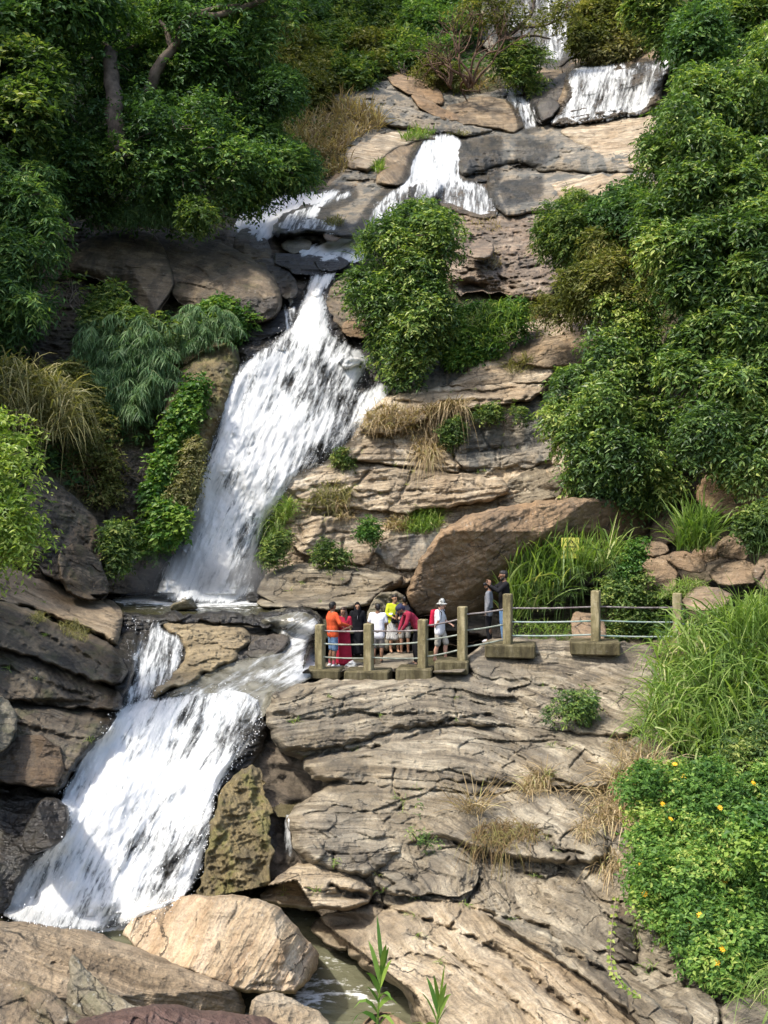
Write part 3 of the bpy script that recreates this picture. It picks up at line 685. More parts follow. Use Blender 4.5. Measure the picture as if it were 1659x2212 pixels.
rock('boulder', 'lichen', [(-60, 1500), (0, 1500), (24, 1520), (42, 1568), (22, 1612), (-10, 1632), (-60, 1640)], T=.9, fwd=2.2, r=20, facets=3, wet=0, label='pale boulder crusted with lichen at the left edge, above the rusty one')
ledge('wetdark', [(-120, 1690), (40, 1700), (110, 1716), (150, 1740), (152, 1798), (104, 1840), (62, 1872), (30, 1930), (4, 1992), (-120, 1990)], T=1.2, fwd=.6, r=26, facets=4, bed=10, f=2, amp=.15)
rock('boulder', 'wetdark', [(70, 1752), (92, 1722), (128, 1722), (152, 1748), (146, 1800), (108, 1836), (66, 1850), (40, 1820)], T=.8, fwd=1.9, r=18, facets=4, wet=.9, label='black wet boulder at the left edge of the lower falls')
# pool and the slab between the two lower streams
rock('pool_stone', 'lichen', [(364, 1317), (368, 1304), (388, 1297), (396, 1290), (414, 1292), (422, 1304), (430, 1316), (398, 1320)], T=.5, r=9, facets=4, D=(30.2, 0, 0), wet=0, back=1.2, label='lone stone standing in the pool below the main waterfall', cat='rock')
rock('pool_stone', 'wetdark', [(528, 1288), (545, 1278), (562, 1284), (564, 1300), (540, 1302)], T=.4, r=8, facets=3, D=(32.8, 0, 0), back=1, label='small dark stone at the right foot of the main waterfall', cat='rock')
ledge('wetdark', [(262, 1338), (345, 1334), (420, 1330), (560, 1346), (640, 1346), (692, 1380), (690, 1450), (640, 1480), (585, 1560), (560, 1640), (480, 1710), (455, 1800), (440, 1870), (410, 1944), (330, 1990), (170, 2020), (4, 1994), (62, 1866), (150, 1790), (120, 1720), (210, 1596), (262, 1520), (290, 1420), (256, 1380)], T=.35, fwd=.0, r=40, p=2, bed=-20, f=1.6, amp=.35, rough=.25, joint=.5)
ledge('wetdark', [(252, 1326), (300, 1324), (345, 1326), (430, 1322), (560, 1326), (600, 1316), (660, 1312), (700, 1330), (696, 1372), (640, 1362), (560, 1356), (430, 1346), (345, 1352), (266, 1368)], T=.22, r=10, p=2, D=(28.1, 0, -.9), f=3, amp=.12, rough=.2, edge=5, wet=.75)
ledge('algae', [(344, 1334), (400, 1326), (510, 1334), (542, 1368), (548, 1398), (486, 1438), (420, 1472), (350, 1502), (318, 1508), (378, 1446), (400, 1404), (384, 1372), (346, 1366)], T=.45, fwd=.35, r=22, p=2.2, bed=-8, f=3.5, amp=.09, rough=.26, fac=.10, fsz=.6, edge=7, wet=.1)
rock('boulder', 'wetdark', [(534, 1402), (545, 1378), (606, 1366), (630, 1382), (606, 1408), (560, 1426), (536, 1416)], T=.4, fwd=.7, r=8, p=3, facets=3, wet=.35, label='flat dark rock in the rapid left of the railing')
# right bank below the leafy shrub
ledge('cream', [(580, 1300), (560, 1200), (600, 1080), (610, 1020), (720, 960), (770, 900), (850, 830), (950, 810), (1010, 760), (1120, 700), (1240, 670), (1330, 690), (1320, 800), (1260, 900), (1260, 1060), (1180, 1120), (1010, 1120), (960, 1180), (900, 1280)], T=.9, fwd=.1, r=40, bed=-6, f=1.25, amp=.42, rough=.25, joint=.4, wet=0)
ledge('wetdark', [(840, 700), (960, 690), (1120, 720), (1100, 780), (1010, 790), (960, 840), (840, 850)], T=.6, fwd=-.2, r=24, facets=3)
ledge('grey', [(905, 815), (925, 785), (970, 778), (1020, 780), (1010, 822), (940, 842), (900, 845)], T=.8, fwd=.4, r=18, bed=4)
ledge('pink', [(960, 600), (962, 540), (985, 495), (960, 470), (1010, 452), (1090, 446), (1172, 440), (1195, 480), (1192, 560), (1215, 620), (1150, 648), (1080, 632), (1020, 628), (990, 640)], T=2.4, fwd=.4, r=34, facets=7, bed=-10, f=1.25, amp=.42, rough=.45, joint=.3, wet=0)
rock('boulder', 'pink', [(1000, 545), (1030, 515), (1062, 520), (1072, 548), (1040, 566)], T=.8, fwd=2.9, r=14, facets=4, wet=0, label='rounded tan knob on the pinkish crag above the shadowed overhang')
ledge('tan', [(1085, 760), (1145, 712), (1235, 690), (1330, 690), (1340, 760), (1260, 800), (1180, 800), (1100, 790)], T=1.62, fwd=0.88, r=34, p=2.1, bed=-18, f=1.25, amp=.42, rough=.15, wet=0, rb=.22, rt=2.4)
ledge('cream', [(955, 838), (1005, 805), (1015, 788), (1080, 755), (1150, 745), (1200, 770), (1200, 830), (1080, 832), (1010, 842)], T=1.09, fwd=1.06, r=20, bed=-10, f=1.25, amp=.42, wet=0, rb=.22, rt=2.4)
ledge('cream', [(775, 935), (790, 880), (850, 846), (960, 834), (1060, 822), (1170, 812), (1180, 862), (1070, 876), (980, 896), (900, 915), (860, 945)], T=1.20, fwd=1.06, r=16, bed=-5, f=1.25, amp=.42, joint=.3, wet=0, rb=.22, rt=2.4)
ledge('cream', [(780, 935), (860, 905), (960, 885), (1000, 880), (975, 930), (930, 985), (870, 990), (760, 965)], T=0.65, fwd=0.94, r=24, bed=-8, f=1.25, amp=.42, joint=.3, rb=.22, rt=2.4)
ledge('grey', [(975, 960), (985, 915), (1050, 880), (1150, 852), (1215, 850), (1200, 990), (1150, 1010), (1090, 1012), (1040, 1022), (985, 1012)], T=1.30, fwd=1.00, r=16, p=3.5, bed=-6, f=1.25, amp=.42, joint=.5, facets=2, rb=.22, rt=2.4)
ledge('cream', [(735, 968), (760, 948), (840, 942), (930, 958), (985, 975), (1000, 1015), (960, 1022), (890, 1012), (800, 1004), (740, 992)], T=0.87, fwd=1.06, r=14, bed=0, f=1.25, amp=.42, joint=.5, rb=.22, rt=2.4)
ledge('cream', [(618, 1032), (640, 1014), (700, 1005), (800, 1000), (900, 1010), (1010, 1024), (1100, 1036), (1098, 1070), (1040, 1088), (960, 1098), (860, 1108), (750, 1102), (660, 1100), (622, 1066)], T=1.52, fwd=1.00, r=24, p=2.6, bed=-6, f=1.25, amp=.42, rough=.16, joint=.35, facets=3, wet=0, rb=.22, rt=2.4)
ledge('slope', [(1085, 1045), (1150, 1010), (1200, 990), (1225, 1050), (1200, 1080), (1130, 1100), (1060, 1095)], T=0.99, fwd=0.94, r=18, facets=3, bed=-10, joint=.5, rb=.22, rt=2.4)
ledge('cream', [(600, 1080), (700, 1095), (860, 1100), (1000, 1085), (1060, 1080), (1000, 1120), (960, 1160), (900, 1240), (820, 1232), (700, 1220), (620, 1200), (580, 1200)], T=0.38, fwd=0.61, r=30, bed=-4, f=1.25, amp=.42, joint=.4)
ledge('cream', [(630, 1128), (690, 1112), (760, 1118), (802, 1142), (812, 1182), (800, 1224), (730, 1212), (660, 1204), (622, 1170)], T=0.87, fwd=1.12, r=16, bed=-6, f=1.25, amp=.42, joint=.6, facets=3, rb=.22, rt=2.4)
ledge('grey', [(810, 1176), (845, 1156), (900, 1152), (970, 1150), (950, 1190), (905, 1238), (840, 1226), (812, 1206)], T=0.99, fwd=1.12, r=14, p=3, bed=-8, facets=3, joint=.4, rb=.22, rt=2.4)
rock('boulder', 'slope', [(553, 1280), (566, 1248), (600, 1224), (650, 1214), (720, 1216), (800, 1230), (868, 1238), (876, 1262), (842, 1280), (792, 1310), (740, 1322), (670, 1314), (600, 1316), (556, 1310)], T=1.5, fwd=.9, r=32, p=2.4, bed=4, f=1.7, amp=.2, rough=.14, joint=.3, cuts=[(560, 1285, 860, 1262, -.0)], wet=.1, label='long rounded boulder lying at the edge of the pool behind the visitors')
rock('boulder', 'brown', [(874, 1296), (888, 1248), (905, 1215), (950, 1146), (1002, 1112), (1080, 1096), (1160, 1080), (1265, 1072), (1385, 1080), (1420, 1098), (1408, 1150), (1380, 1200), (1300, 1250), (1200, 1320), (1110, 1376), (1000, 1392), (960, 1388), (935, 1330), (892, 1334)],
     T=2.4, r=16, p=4, ch=0, edge=4, fac=.2, fsz=1.4, D=(31.2, .5, -.95), bed=-24, f=.8, amp=.2, rough=.14, cuts=[(1180, 1148, 930, 1334, 1.5), (1440, 1150, 1180, 1148, 1.1)], wet=0, back=1.3, label='huge reddish brown slab boulder leaning over a dark hollow behind the railing')
rock('boulder', 'lichen', [(786, 1380), (796, 1312), (812, 1284), (846, 1274), (882, 1290), (886, 1340), (874, 1400), (826, 1412)], T=.8, r=14, facets=4, D=(30.2, .2, -.4), wet=0, label='pale upright boulder standing behind the man in the white t-shirt')
for pl, T, fw, lab in [
    ([(1404, 1172), (1412, 1095), (1450, 1084), (1474, 1122), (1462, 1168), (1430, 1182)], 1.0, .6, 'pinkish grey rock face right of the huge reddish slab, beside tall grass'),
    ([(1376, 1186), (1394, 1164), (1440, 1174), (1446, 1196), (1402, 1208)], .6, 1.6, 'thin dark-edged rock lying on the heap beside the huge slab'),
    ([(1382, 1250), (1392, 1210), (1430, 1194), (1462, 1210), (1466, 1256), (1446, 1290), (1396, 1290)], .9, 1.6, 'brown boulder behind the bush, left end of the boulder heap'),
    ([(1428, 1202), (1470, 1188), (1500, 1196), (1528, 1214), (1524, 1238), (1470, 1232)], .7, 2.0, 'flat brown boulder in the middle of the boulder heap'),
    ([(1492, 1196), (1512, 1176), (1545, 1186), (1560, 1204), (1530, 1216), (1500, 1212)], .6, 1.8, 'small wedge-shaped rock between two bigger boulders of the heap'),
    ([(1542, 1196), (1554, 1162), (1590, 1150), (1612, 1176), (1622, 1204), (1584, 1212), (1552, 1206)], .9, 1.6, 'tall tan boulder at the top of the boulder heap, under tall grass'),
    ([(1530, 1250), (1538, 1222), (1590, 1212), (1636, 1216), (1650, 1244), (1620, 1264), (1560, 1266)], .8, 2.2, 'broad sandy boulder low in the heap near the right edge'),
    ([(1616, 1244), (1640, 1200), (1690, 1180), (1730, 1220), (1710, 1280), (1650, 1276)], 1.0, 2.4, 'maroon-brown boulder cut by the right edge'),
    ([(1470, 1290), (1510, 1262), (1560, 1270), (1590, 1290), (1550, 1320), (1490, 1322)], .7, 2.8, 'low grey rock above the last railing post'),
    ([(1232, 1378), (1234, 1330), (1246, 1318), (1290, 1330), (1310, 1348), (1312, 1384), (1262, 1392)], .6, 1.6, 'brown block seen between the railing bars')]:
    rock('boulder', 'heap', pl, T=T, fwd=fw, r=12, facets=7, p=2.6, bed=15, rough=.1, amp=.05, wet=0, label=lab, group='boulder heap right of the slab')
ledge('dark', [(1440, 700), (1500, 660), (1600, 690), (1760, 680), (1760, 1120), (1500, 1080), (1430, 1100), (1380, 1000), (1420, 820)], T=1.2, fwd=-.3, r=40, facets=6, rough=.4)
ledge('pink', [(1340, 700), (1400, 690), (1430, 730), (1420, 770), (1340, 760)], T=1, fwd=.5, r=20, facets=3, wet=0)
ledge('brown', [(1500, 1040), (1580, 1000), (1680, 1010), (1700, 1110), (1600, 1130), (1500, 1090)], T=1, fwd=.7, r=24, facets=5)
# platform and the big striped rock under it
rock('rock_ledge', 'slope', [(1000, 1425), (1040, 1390), (1060, 1378), (1130, 1376), (1240, 1384), (1330, 1386), (1420, 1396), (1440, 1500), (1200, 1520), (1040, 1500)], kind='structure', T=.4, r=24, D=(25.85, 0, -1.4), bed=4, f=3, amp=.1, wseed=77, wet=0, edge=3.5)
for pl, fw in [([(690, 1432), (740, 1424), (800, 1430), (850, 1440), (860, 1452), (700, 1452)], .15), ([(815, 1425), (850, 1405), (900, 1402), (915, 1420), (880, 1440), (830, 1442)], .2)]:
    ledge('slope', pl, T=.18, fwd=fw, r=10, bed=0, f=4, amp=.03, rough=.05, wet=0)
ledge('slope', [(574, 1545), (588, 1500), (640, 1478), (700, 1466), (790, 1470), (880, 1470), (960, 1442), (1060, 1420), (1160, 1388), (1270, 1398), (1420, 1400), (1480, 1600), (1420, 1900), (1500, 2100), (1560, 2400), (900, 2440), (890, 2150), (810, 2070), (826, 1968), (770, 1940), (700, 1890), (640, 1856), (612, 1790), (690, 1722), (704, 1664), (650, 1642), (585, 1612)], T=1.1, fwd=.2, r=50, p=2.2, fold=True, f=2.4, amp=.16, ty=.3, rough=.16, joint=.2, wet=0, warp=.35, fac=.22, fsz=1.3)
ledge('slope', [(574, 1545), (588, 1500), (640, 1478), (700, 1466), (790, 1470), (880, 1470), (960, 1442), (1060, 1420), (1160, 1388), (1270, 1398), (1420, 1400), (1440, 1500), (1380, 1600), (1250, 1590), (1100, 1575), (960, 1572), (850, 1582), (760, 1612), (660, 1632), (586, 1612)], T=0.90, fwd=0.92, r=44, p=2.2, fold=True, f=3.0, amp=.13, ty=.35, rough=.16, joint=.2, wet=0, warp=.35, fac=.22, fsz=1.3)
ledge('wetdark', [(548, 1560), (600, 1540), (660, 1600), (760, 1620), (700, 1680), (640, 1720), (640, 1800), (620, 1880), (570, 1880), (560, 1700)], T=.3, fwd=-.7, r=30, bed=10)
ledge('slope', [(640, 1650), (690, 1620), (780, 1596), (880, 1566), (1000, 1556), (1120, 1552), (1240, 1572), (1335, 1616), (1370, 1660), (1300, 1712), (1180, 1704), (1040, 1694), (900, 1694), (760, 1700), (690, 1690)], T=0.72, fwd=1.10, r=40, p=2.2, fold=True, f=2.6, amp=.14, ty=.3, rough=.13, joint=.15, wet=0, warp=.35, fac=.22, fsz=1.3)
ledge('slope', [(618, 1790), (624, 1752), (680, 1716), (740, 1672), (820, 1656), (950, 1664), (1000, 1690), (1150, 1690), (1260, 1730), (1330, 1800), (1310, 1870), (1180, 1870), (1050, 1850), (960, 1810), (900, 1816), (850, 1860), (800, 1900), (720, 1890), (650, 1860)], T=0.78, fwd=1.22, r=46, p=2.1, fold=True, f=2.4, amp=.14, ty=.25, rough=.1, joint=.15, wet=0, warp=.35, fac=.22, fsz=1.3)
ledge('slope', [(796, 1880), (830, 1830), (880, 1800), (950, 1800), (1020, 1840), (1040, 1890), (1010, 1940), (930, 1930), (870, 1940), (820, 1925)], T=0.48, fwd=1.64, r=22, facets=4, fold=True, f=2.6, amp=.1, rough=.1, joint=.4, wet=0, warp=.35, fac=.22, fsz=1.3)
ledge('slope', [(1010, 1880), (1060, 1840), (1160, 1836), (1290, 1870), (1340, 1900), (1350, 1990), (1320, 2060), (1230, 2050), (1110, 1990), (1010, 1950)], T=0.54, fwd=1.16, r=22, facets=4, fold=True, f=2.2, amp=.14, rough=.13, joint=.4, warp=.35, fac=.22, fsz=1.3)
rock('boulder', 'slope', [(1150, 1830), (1164, 1790), (1200, 1776), (1270, 1800), (1290, 1840), (1262, 1884), (1200, 1876)], T=.6, fwd=1.4, r=12, p=4, facets=2, bed=24, wet=0, label='squared block of rock jutting out below the dry grass tuft')
ledge('bottom', [(553, 1944), (590, 1900), (640, 1862), (700, 1862), (780, 1890), (812, 1925), (790, 1960), (730, 1968), (650, 1966), (590, 1956)], T=0.60, fwd=1.40, r=26, p=2.1, fold=True, f=2.6, amp=.13, ty=.3, rough=.12, wet=0, fac=.05, warp=.35)
ledge('bottom', [(660, 2010), (690, 1975), (780, 1956), (830, 1950), (820, 2000), (770, 2050), (720, 2050)], T=0.30, fwd=1.04, r=18, fold=True, f=3, amp=.06, wet=.25, fac=.05, warp=.35)
ledge('bottom', [(742, 2050), (768, 2012), (830, 1958), (900, 1938), (1000, 1936), (1100, 1976), (1210, 2036), (1310, 2110), (1420, 2212), (1560, 2400), (900, 2440), (930, 2300), (900, 2180), (850, 2120), (790, 2100)], T=0.96, fwd=1.04, r=50, p=2.2, fold=True, f=2.4, amp=.13, ty=.2, rough=.13, joint=.2, wet=0, fac=.05, warp=.35)
ledge('slope', [(1030, 1950), (1110, 1978), (1220, 2030), (1330, 2100), (1460, 2200), (1560, 2300), (1480, 2320), (1330, 2160), (1200, 2070), (1090, 2006)], T=0.36, fwd=1.94, r=14, p=3, fold=True, f=3, amp=.1, wet=.1, warp=.35, fac=.22, fsz=1.3)
ledge('dark', [(1270, 1960), (1330, 1930), (1420, 1960), (1560, 2000), (1700, 2100), (1700, 2260), (1520, 2200), (1450, 2140), (1380, 2120), (1300, 2060)], T=0.48, fwd=0.98, r=22, bed=8, f=2, facets=6, joint=.8)  # wall toned dark in place of the shade under the flowering bush
for pl, lab in [([(1380, 2210), (1400, 2170), (1450, 2150), (1500, 2180), (1490, 2240), (1400, 2250)], 'flat grey stone in the bottom right corner, below the creeper'),
                ([(1440, 2170), (1470, 2130), (1530, 2140), (1560, 2190), (1540, 2260), (1460, 2250)], 'rounded tan boulder in the bottom right corner under the flowering bush'),
                ([(1545, 2190), (1590, 2150), (1660, 2170), (1700, 2240), (1600, 2280)], 'half-hidden boulder at the bottom right edge below drooping grass')]:
    rock('boulder', 'slope', pl, T=.6, fwd=1.2, r=16, facets=3, bed=20, wet=.1, label=lab)
ledge('mustard', [(424, 1945), (436, 1872), (452, 1800), (470, 1728), (494, 1690), (520, 1662), (548, 1650), (570, 1672), (572, 1710), (586, 1756), (578, 1800), (594, 1836), (582, 1900), (556, 1942), (500, 1948)], ch=0, T=.85, fwd=.5, r=46, p=2, bed=60, f=1.6, amp=.22, rough=.34, facets=2, fac=.2, edge=7, wet=.08)
# foreground boulders
rock('boulder', 'ochre', [(262, 2016), (285, 1985), (310, 1962), (360, 1942), (430, 1930), (500, 1934), (560, 1942), (604, 1962), (650, 2016), (690, 2060), (686, 2096), (662, 2124), (640, 2146), (560, 2150), (500, 2140), (400, 2100), (310, 2062)],
     T=1.4, r=18, p=3.5, ch=0, edge=3, D=(16.6, 0, -.45), bed=-60, f=1.6, amp=.06, rough=.07, fac=.10, fsz=.8, facets=1, cuts=[(575, 1940, 640, 2150, 1.1), (690, 2050, 640, 2140, .8), (600, 2040, 440, 2150, .35)], wet=0, back=1.0, seed=31, label='big pale ochre boulder at the foot of the lower falls')
rock('boulder', 'frontslab', [(-120, 1990), (0, 1988), (60, 1992), (200, 2012), (330, 2060), (430, 2090), (500, 2116), (530, 2156), (528, 2226), (510, 2300), (300, 2330), (-120, 2360)],
     T=1.1, r=26, p=3, ch=0, edge=3, fac=.05, D=(14.4, .3, -.9), bed=14, f=3.4, amp=.12, ty=.3, rough=.1, cuts=[(530, 2138, 250, 2150, 1.6)], wet=0, back=1.0, label='broad dun slab filling the bottom left corner')
rock('boulder', 'lichen', [(140, 2180), (150, 2120), (148, 2068), (158, 2058), (176, 2078), (204, 2112), (250, 2154), (320, 2178), (300, 2210), (200, 2215)], T=.5, r=18, facets=4, D=(12.4, 0, -.4), bed=40, f=4, amp=.05, wet=0, label='pointed horn of rock rising from the dun slab')
rock('boulder', 'olive', [(-60, 2150), (20, 2110), (90, 2130), (140, 2165), (170, 2190), (220, 2200), (210, 2260), (-60, 2280)], T=.6, r=22, facets=5, D=(12.0, 0, -.5), bed=20, f=3, amp=.08, wet=0, label='rugged grey-brown rocks in the very corner, left of the horn of rock')
rock('boulder', 'maroon', [(120, 2260), (160, 2206), (210, 2190), (280, 2178), (345, 2166), (450, 2182), (560, 2192), (610, 2216), (640, 2300), (120, 2320)], T=.6, r=24, p=2.4, D=(11.4, 0, -.6), bed=8, f=3, amp=.06, wet=0, label='low maroon rock along the bottom edge in front of the dun slab')
rock('boulder', 'bottom', [(528, 2230), (540, 2168), (560, 2146), (600, 2140), (650, 2168), (704, 2192), (720, 2240), (640, 2280), (540, 2280)], T=.7, r=24, facets=3, D=(13.2, 0, -.6), bed=10, f=3, amp=.08, wet=0, label='striped grey rock in the stream, between the ochre boulder and the bottom edge')
rock('boulder', 'brown', [(770, 2240), (790, 2196), (830, 2182), (874, 2204), (900, 2260), (820, 2290)], T=.4, r=16, facets=3, D=(13.0, 0, -.4), wet=.1, label='rounded brown stone at the bottom edge behind the tall reed')

# ------------------------------------------------------------------ the valley side itself
RK = blur(ROCKMASK.astype(float), 8)
def terrain():
    st = 3
    su = np.concatenate([np.linspace(-1500, U0, 40)[:-1], lu[::st], np.linspace(lu[-1], 2600, 30)[1:]])
    sv = np.concatenate([np.linspace(-900, V0, 20)[:-1], lv[::st]])
    u, v = np.meshgrid(su, sv)
    t1 = np.stack([np.interp(su, TU, TD[i]) for i in range(len(TV))])
    D = np.stack([np.interp(sv, TV, t1[:, j]) for j in range(len(su))], 1)
    ii = (u >= lu[0]) & (u <= lu[-1]) & (v >= lv[0])
    D = np.where(ii, samp(TER, u, v), D)
    p0 = P(u, v, D)
    D = D + .9 * np.abs(fbm(p0 * .5, 4, .55, 5)) + .25 * fbm(p0 * 2, 3, .6, 6, True)
    V = P(u, v, D)
    n, m = u.shape
    ix = np.arange(n * m).reshape(n, m)
    q = np.stack([ix[:-1, :-1], ix[1:, :-1], ix[1:, 1:], ix[:-1, 1:]], -1).reshape(-1, 4)
    rk = np.where(ii, samp(RK, u, v), 0); wt = np.where(ii, samp(WET, u, v), 0)
    s = V[..., 2] * .97 + V[..., 0] * .1 + .3 * fbm(V * .4, 3, .5, 2)
    t = NT('valley_side')
    pos = t.n('NewGeometry').outputs['Position']
    a = t.attr('rocky')
    n1 = t.noise(pos, 0.9, 6, .7); n2 = t.noise(pos, 7, 5, .7)
    soil = t.ramp(n1, [(.3, (.045, .036, .02)), (.5, (.08, .072, .034)), (.7, (.09, .105, .032))])
    sv_ = t.n('CombineXYZ', {2: t.math('MULTIPLY', t.attr('s'), 6.0)}).outputs[0]
    rck = t.ramp(t.noise(sv_, 1, 5, .6, .3), [(.35, (.05, .042, .032)), (.5, (.13, .105, .075)), (.65, (.25, .20, .145))])
    col = t.mix(t.mapr(t.math('ADD', a, t.math('MULTIPLY', t.math('SUBTRACT', n2, .5), .6)), .3, .6), soil, rck)
    col = t.mix(1.0, col, t.ramp(n2, [(.3, .6), (.7, 1.3)]), 'MULTIPLY')
    col = t.mix(t.mapr(t.attr('wet'), .3, .8, 0, .7), col, (.02, .02, .018))
    m_ = t.done(t.pbr(col, .85, t.bump(t.math('ADD', n1, n2), .8, .2), .25))
    o = build('hill_slope', V, [q], m_, None, {'rocky': rk, 'wet': wt, 's': s})
    tag(o, kind='structure')
terrain()

# unseen ridge added on the left, crest shaped to shade the left bank
def shade_ridge():
    SH = [(-460, 2060, 14.0, 20), (-270, 1950, 18.0, 20), (-150, 1800, 20, 20), (-60, 1680, 21, 20), (40, 1540, 23, 20), (150, 1400, 25, 21), (225, 1290, 29, 24), (270, 1160, 33, 28), (330, 960, 37, 33), (420, 760, 41, 38), (500, 640, 43.5, 42), (360, 540, 46, 43), (300, 450, 47, 45), (400, 370, 48.5, 46), (580, 270, 52, 48), (720, 170, 62, 54), (780, 60, 74, 60), (820, -80, 84, 64), (850, -260, 95, 66)]
    u, v, D, t = np.array(SH, float).T
    crest = P(u, v, D) + t[:, None] * SUN  # crest is the wanted shade edge moved up along the sun direction
    k = np.linspace(0, len(SH) - 1, 140)
    cr = np.stack([np.interp(k, np.arange(len(SH)), crest[:, i]) for i in range(3)], 1)
    rows = []
    off = [(3, -60), (2, -36), (1.2, -20), (.8, -12), (.3, -4), (0, 0), (-3, .8), (-7, 2.5), (-14, 4), (-30, 8), (-60, 10)]
    for dx, dz in off:
        r_ = cr.copy(); r_[:, 0] += dx; r_[:, 2] += dz
        n = fbm(r_ * .35, 4, .6, 40)[:, None]
        r_ += n * np.array([1.2, .4, 2.2]) * (1 if dz <= 0 else 1.0)
        rows.append(r_)
    V = np.stack(rows)
    n, m = V.shape[:2]
    ix = np.arange(n * m).reshape(n, m)
    q = np.stack([ix[:-1, :-1], ix[1:, :-1], ix[1:, 1:], ix[:-1, 1:]], -1).reshape(-1, 4)
    mt = plain_mat('shade_ridge_green', (.03, .05, .015), .95, .1, .5, 3.0)
    tag(build('hillside', V, [q], mt), kind='structure')  # added ridge out of view, there to block the sun
shade_ridge()
# ------------------------------------------------------------------ water
def foam_mat(name, dens, solid=False, fs=1.0, contrast=1.0):
    t = NT(name)
    e, al, ac = t.attr('e'), t.attr('al'), t.attr('ac')
    pos = t.n('NewGeometry').outputs['Position']
    v1 = t.n('CombineXYZ', {0: t.math('MULTIPLY', ac, 7.0 * fs), 1: t.math('MULTIPLY', al, 1.3 * fs)}).outputs[0]
    v2 = t.n('CombineXYZ', {0: t.math('MULTIPLY', ac, 1.5 * fs), 1: t.math('MULTIPLY', al, .55 * fs), 2: 4.0}).outputs[0]
    v3 = t.n('CombineXYZ', {0: t.math('MULTIPLY', ac, 16 * fs), 1: t.math('MULTIPLY', al, 6 * fs), 2: 9.0}).outputs[0]
    st = t.noise(v1, 1, 5, .65, .5); bl = t.noise(v2, 1, 4, .6, .3); fi = t.noise(v3, 1, 3, .7, .4)
    q = t.math('ADD', t.math('MULTIPLY', t.math('SUBTRACT', st, .5), 2.2 * contrast), t.math('MULTIPLY', t.math('SUBTRACT', bl, .5), 3.0 * contrast))
    q = t.math('ADD', q, t.math('MULTIPLY', t.math('SUBTRACT', fi, .5), 1.0 * contrast))
    q = t.math('ADD', q, t.attr('den'))
    q = t.math('SUBTRACT', q, t.math('MULTIPLY', t.math('SUBTRACT', 1.0, e), 1.15))
    a = t.mapr(q, .05, .75)
    col = t.ramp(t.math('ADD', t.math('MULTIPLY', q, .4), t.math('MULTIPLY', st, .5)), [(.22, (.20, .21, .205)), (.42, (.46, .475, .47)), (.6, (.82, .83, .81)), (.78, (.95, .945, .915))])
    nrm = t.bump(t.math('ADD', st, t.math('ADD', t.math('MULTIPLY', fi, .7), bl)), .35, .08)
    foam = t.n('MixShader', {0: .42, 1: t.pbr(col, .6, nrm, .3), 2: t.n('BsdfTranslucent', {0: col, 'Normal': nrm}).outputs[0]}).outputs[0]
    if solid:
        wv = t.noise(scaled(t, pos, (3, 3, 3)), 1, 4, .6, .6)
        under = t.pbr(t.ramp(wv, [(.35, (.06, .055, .038)), (.65, (.20, .19, .15))]), .14, t.bump(t.math('ADD', wv, st), .5, .08), .5)
        # thin grey skin of aerated water
    else:
        under = t.n('BsdfTransparent', {0: (1, 1, 1, 1)}).outputs[0]
    return t.done(t.n('MixShader', {0: a, 1: under, 2: foam}).outputs[0])

def fall(key, lift, dens, flow, ew=10, lump=.25, solid=False, step=2, fs=1.0, dmap=None, contrast=1.0, sm=3):
    poly = WPOLY[key]
    lo, hi = poly.min(0), poly.max(0)
    i0, j0 = max(int((lo[0] - U0) / ST) - 4, 0), max(int((lo[1] - V0) / ST) - 4, 0)
    i1, j1 = int((hi[0] - U0) / ST) + 5, int((hi[1] - V0) / ST) + 5
    u, v = LU[j0:j1, i0:i1], LV[j0:j1, i0:i1]
    d = segdist(poly, u, v)[0]; ins = inside(poly, u, v)
    sd = np.where(ins, d, -d)
    keep = sd > -5
    B = blur(ZB, sm)[j0:j1, i0:i1]
    B = np.minimum(B, ZB[j0:j1, i0:i1] + .22)
    fd = np.array(flow, float); fd /= np.hypot(*fd)
    mpu = B / F
    m0 = mpu.mean()
    ac = (u * fd[1] - v * fd[0]) * m0
    al = (u * fd[0] + v * fd[1]) * m0
    q = np.stack([ac * .9, al * .5, 0 * al + 3], -1); q2 = np.stack([ac * 4.5, al * 1.5, 0 * al], -1)
    h = lump * (fbm(q, 4, .55, 21) + .14 * fbm(q2, 3, .6, 22, True)) + lift
    e = np.clip((sd + 5) / ew, 0, 1)
    Dw = B - h * sstep(0, 1, np.clip((sd + 4) / (ew * 1.6), 0, 1)) - .04
    den = np.full(u.shape, dens, float)
    for (cu, cv, ru, rv, dv) in (dmap or []):
        den += dv * np.exp(-((u - cu) / ru) ** 2 - ((v - cv) / rv) ** 2)
    cell = keep[:-1, :-1] & keep[1:, :-1] & keep[:-1, 1:] & keep[1:, 1:]
    vert = np.zeros_like(keep)
    for a, b in ((0, 0), (0, 1), (1, 0), (1, 1)): vert[a:a + cell.shape[0], b:b + cell.shape[1]] |= cell
    idx = np.full(vert.shape, -1); idx[vert] = np.arange(vert.sum())
    qd = np.stack([idx[:-1, :-1], idx[1:, :-1], idx[1:, 1:], idx[:-1, 1:]], -1)[cell]
    name = 'stream' if solid else 'waterfall'
    o = build(name, P(u, v, Dw)[vert], [qd], foam_mat(name + '_' + key, 0, solid, fs, contrast), None,
              {'e': e[vert], 'al': al[vert], 'ac': ac[vert], 'den': den[vert]})
    tag(o, kind='structure')
    return u[ins], v[ins], Dw[ins], sd[ins]

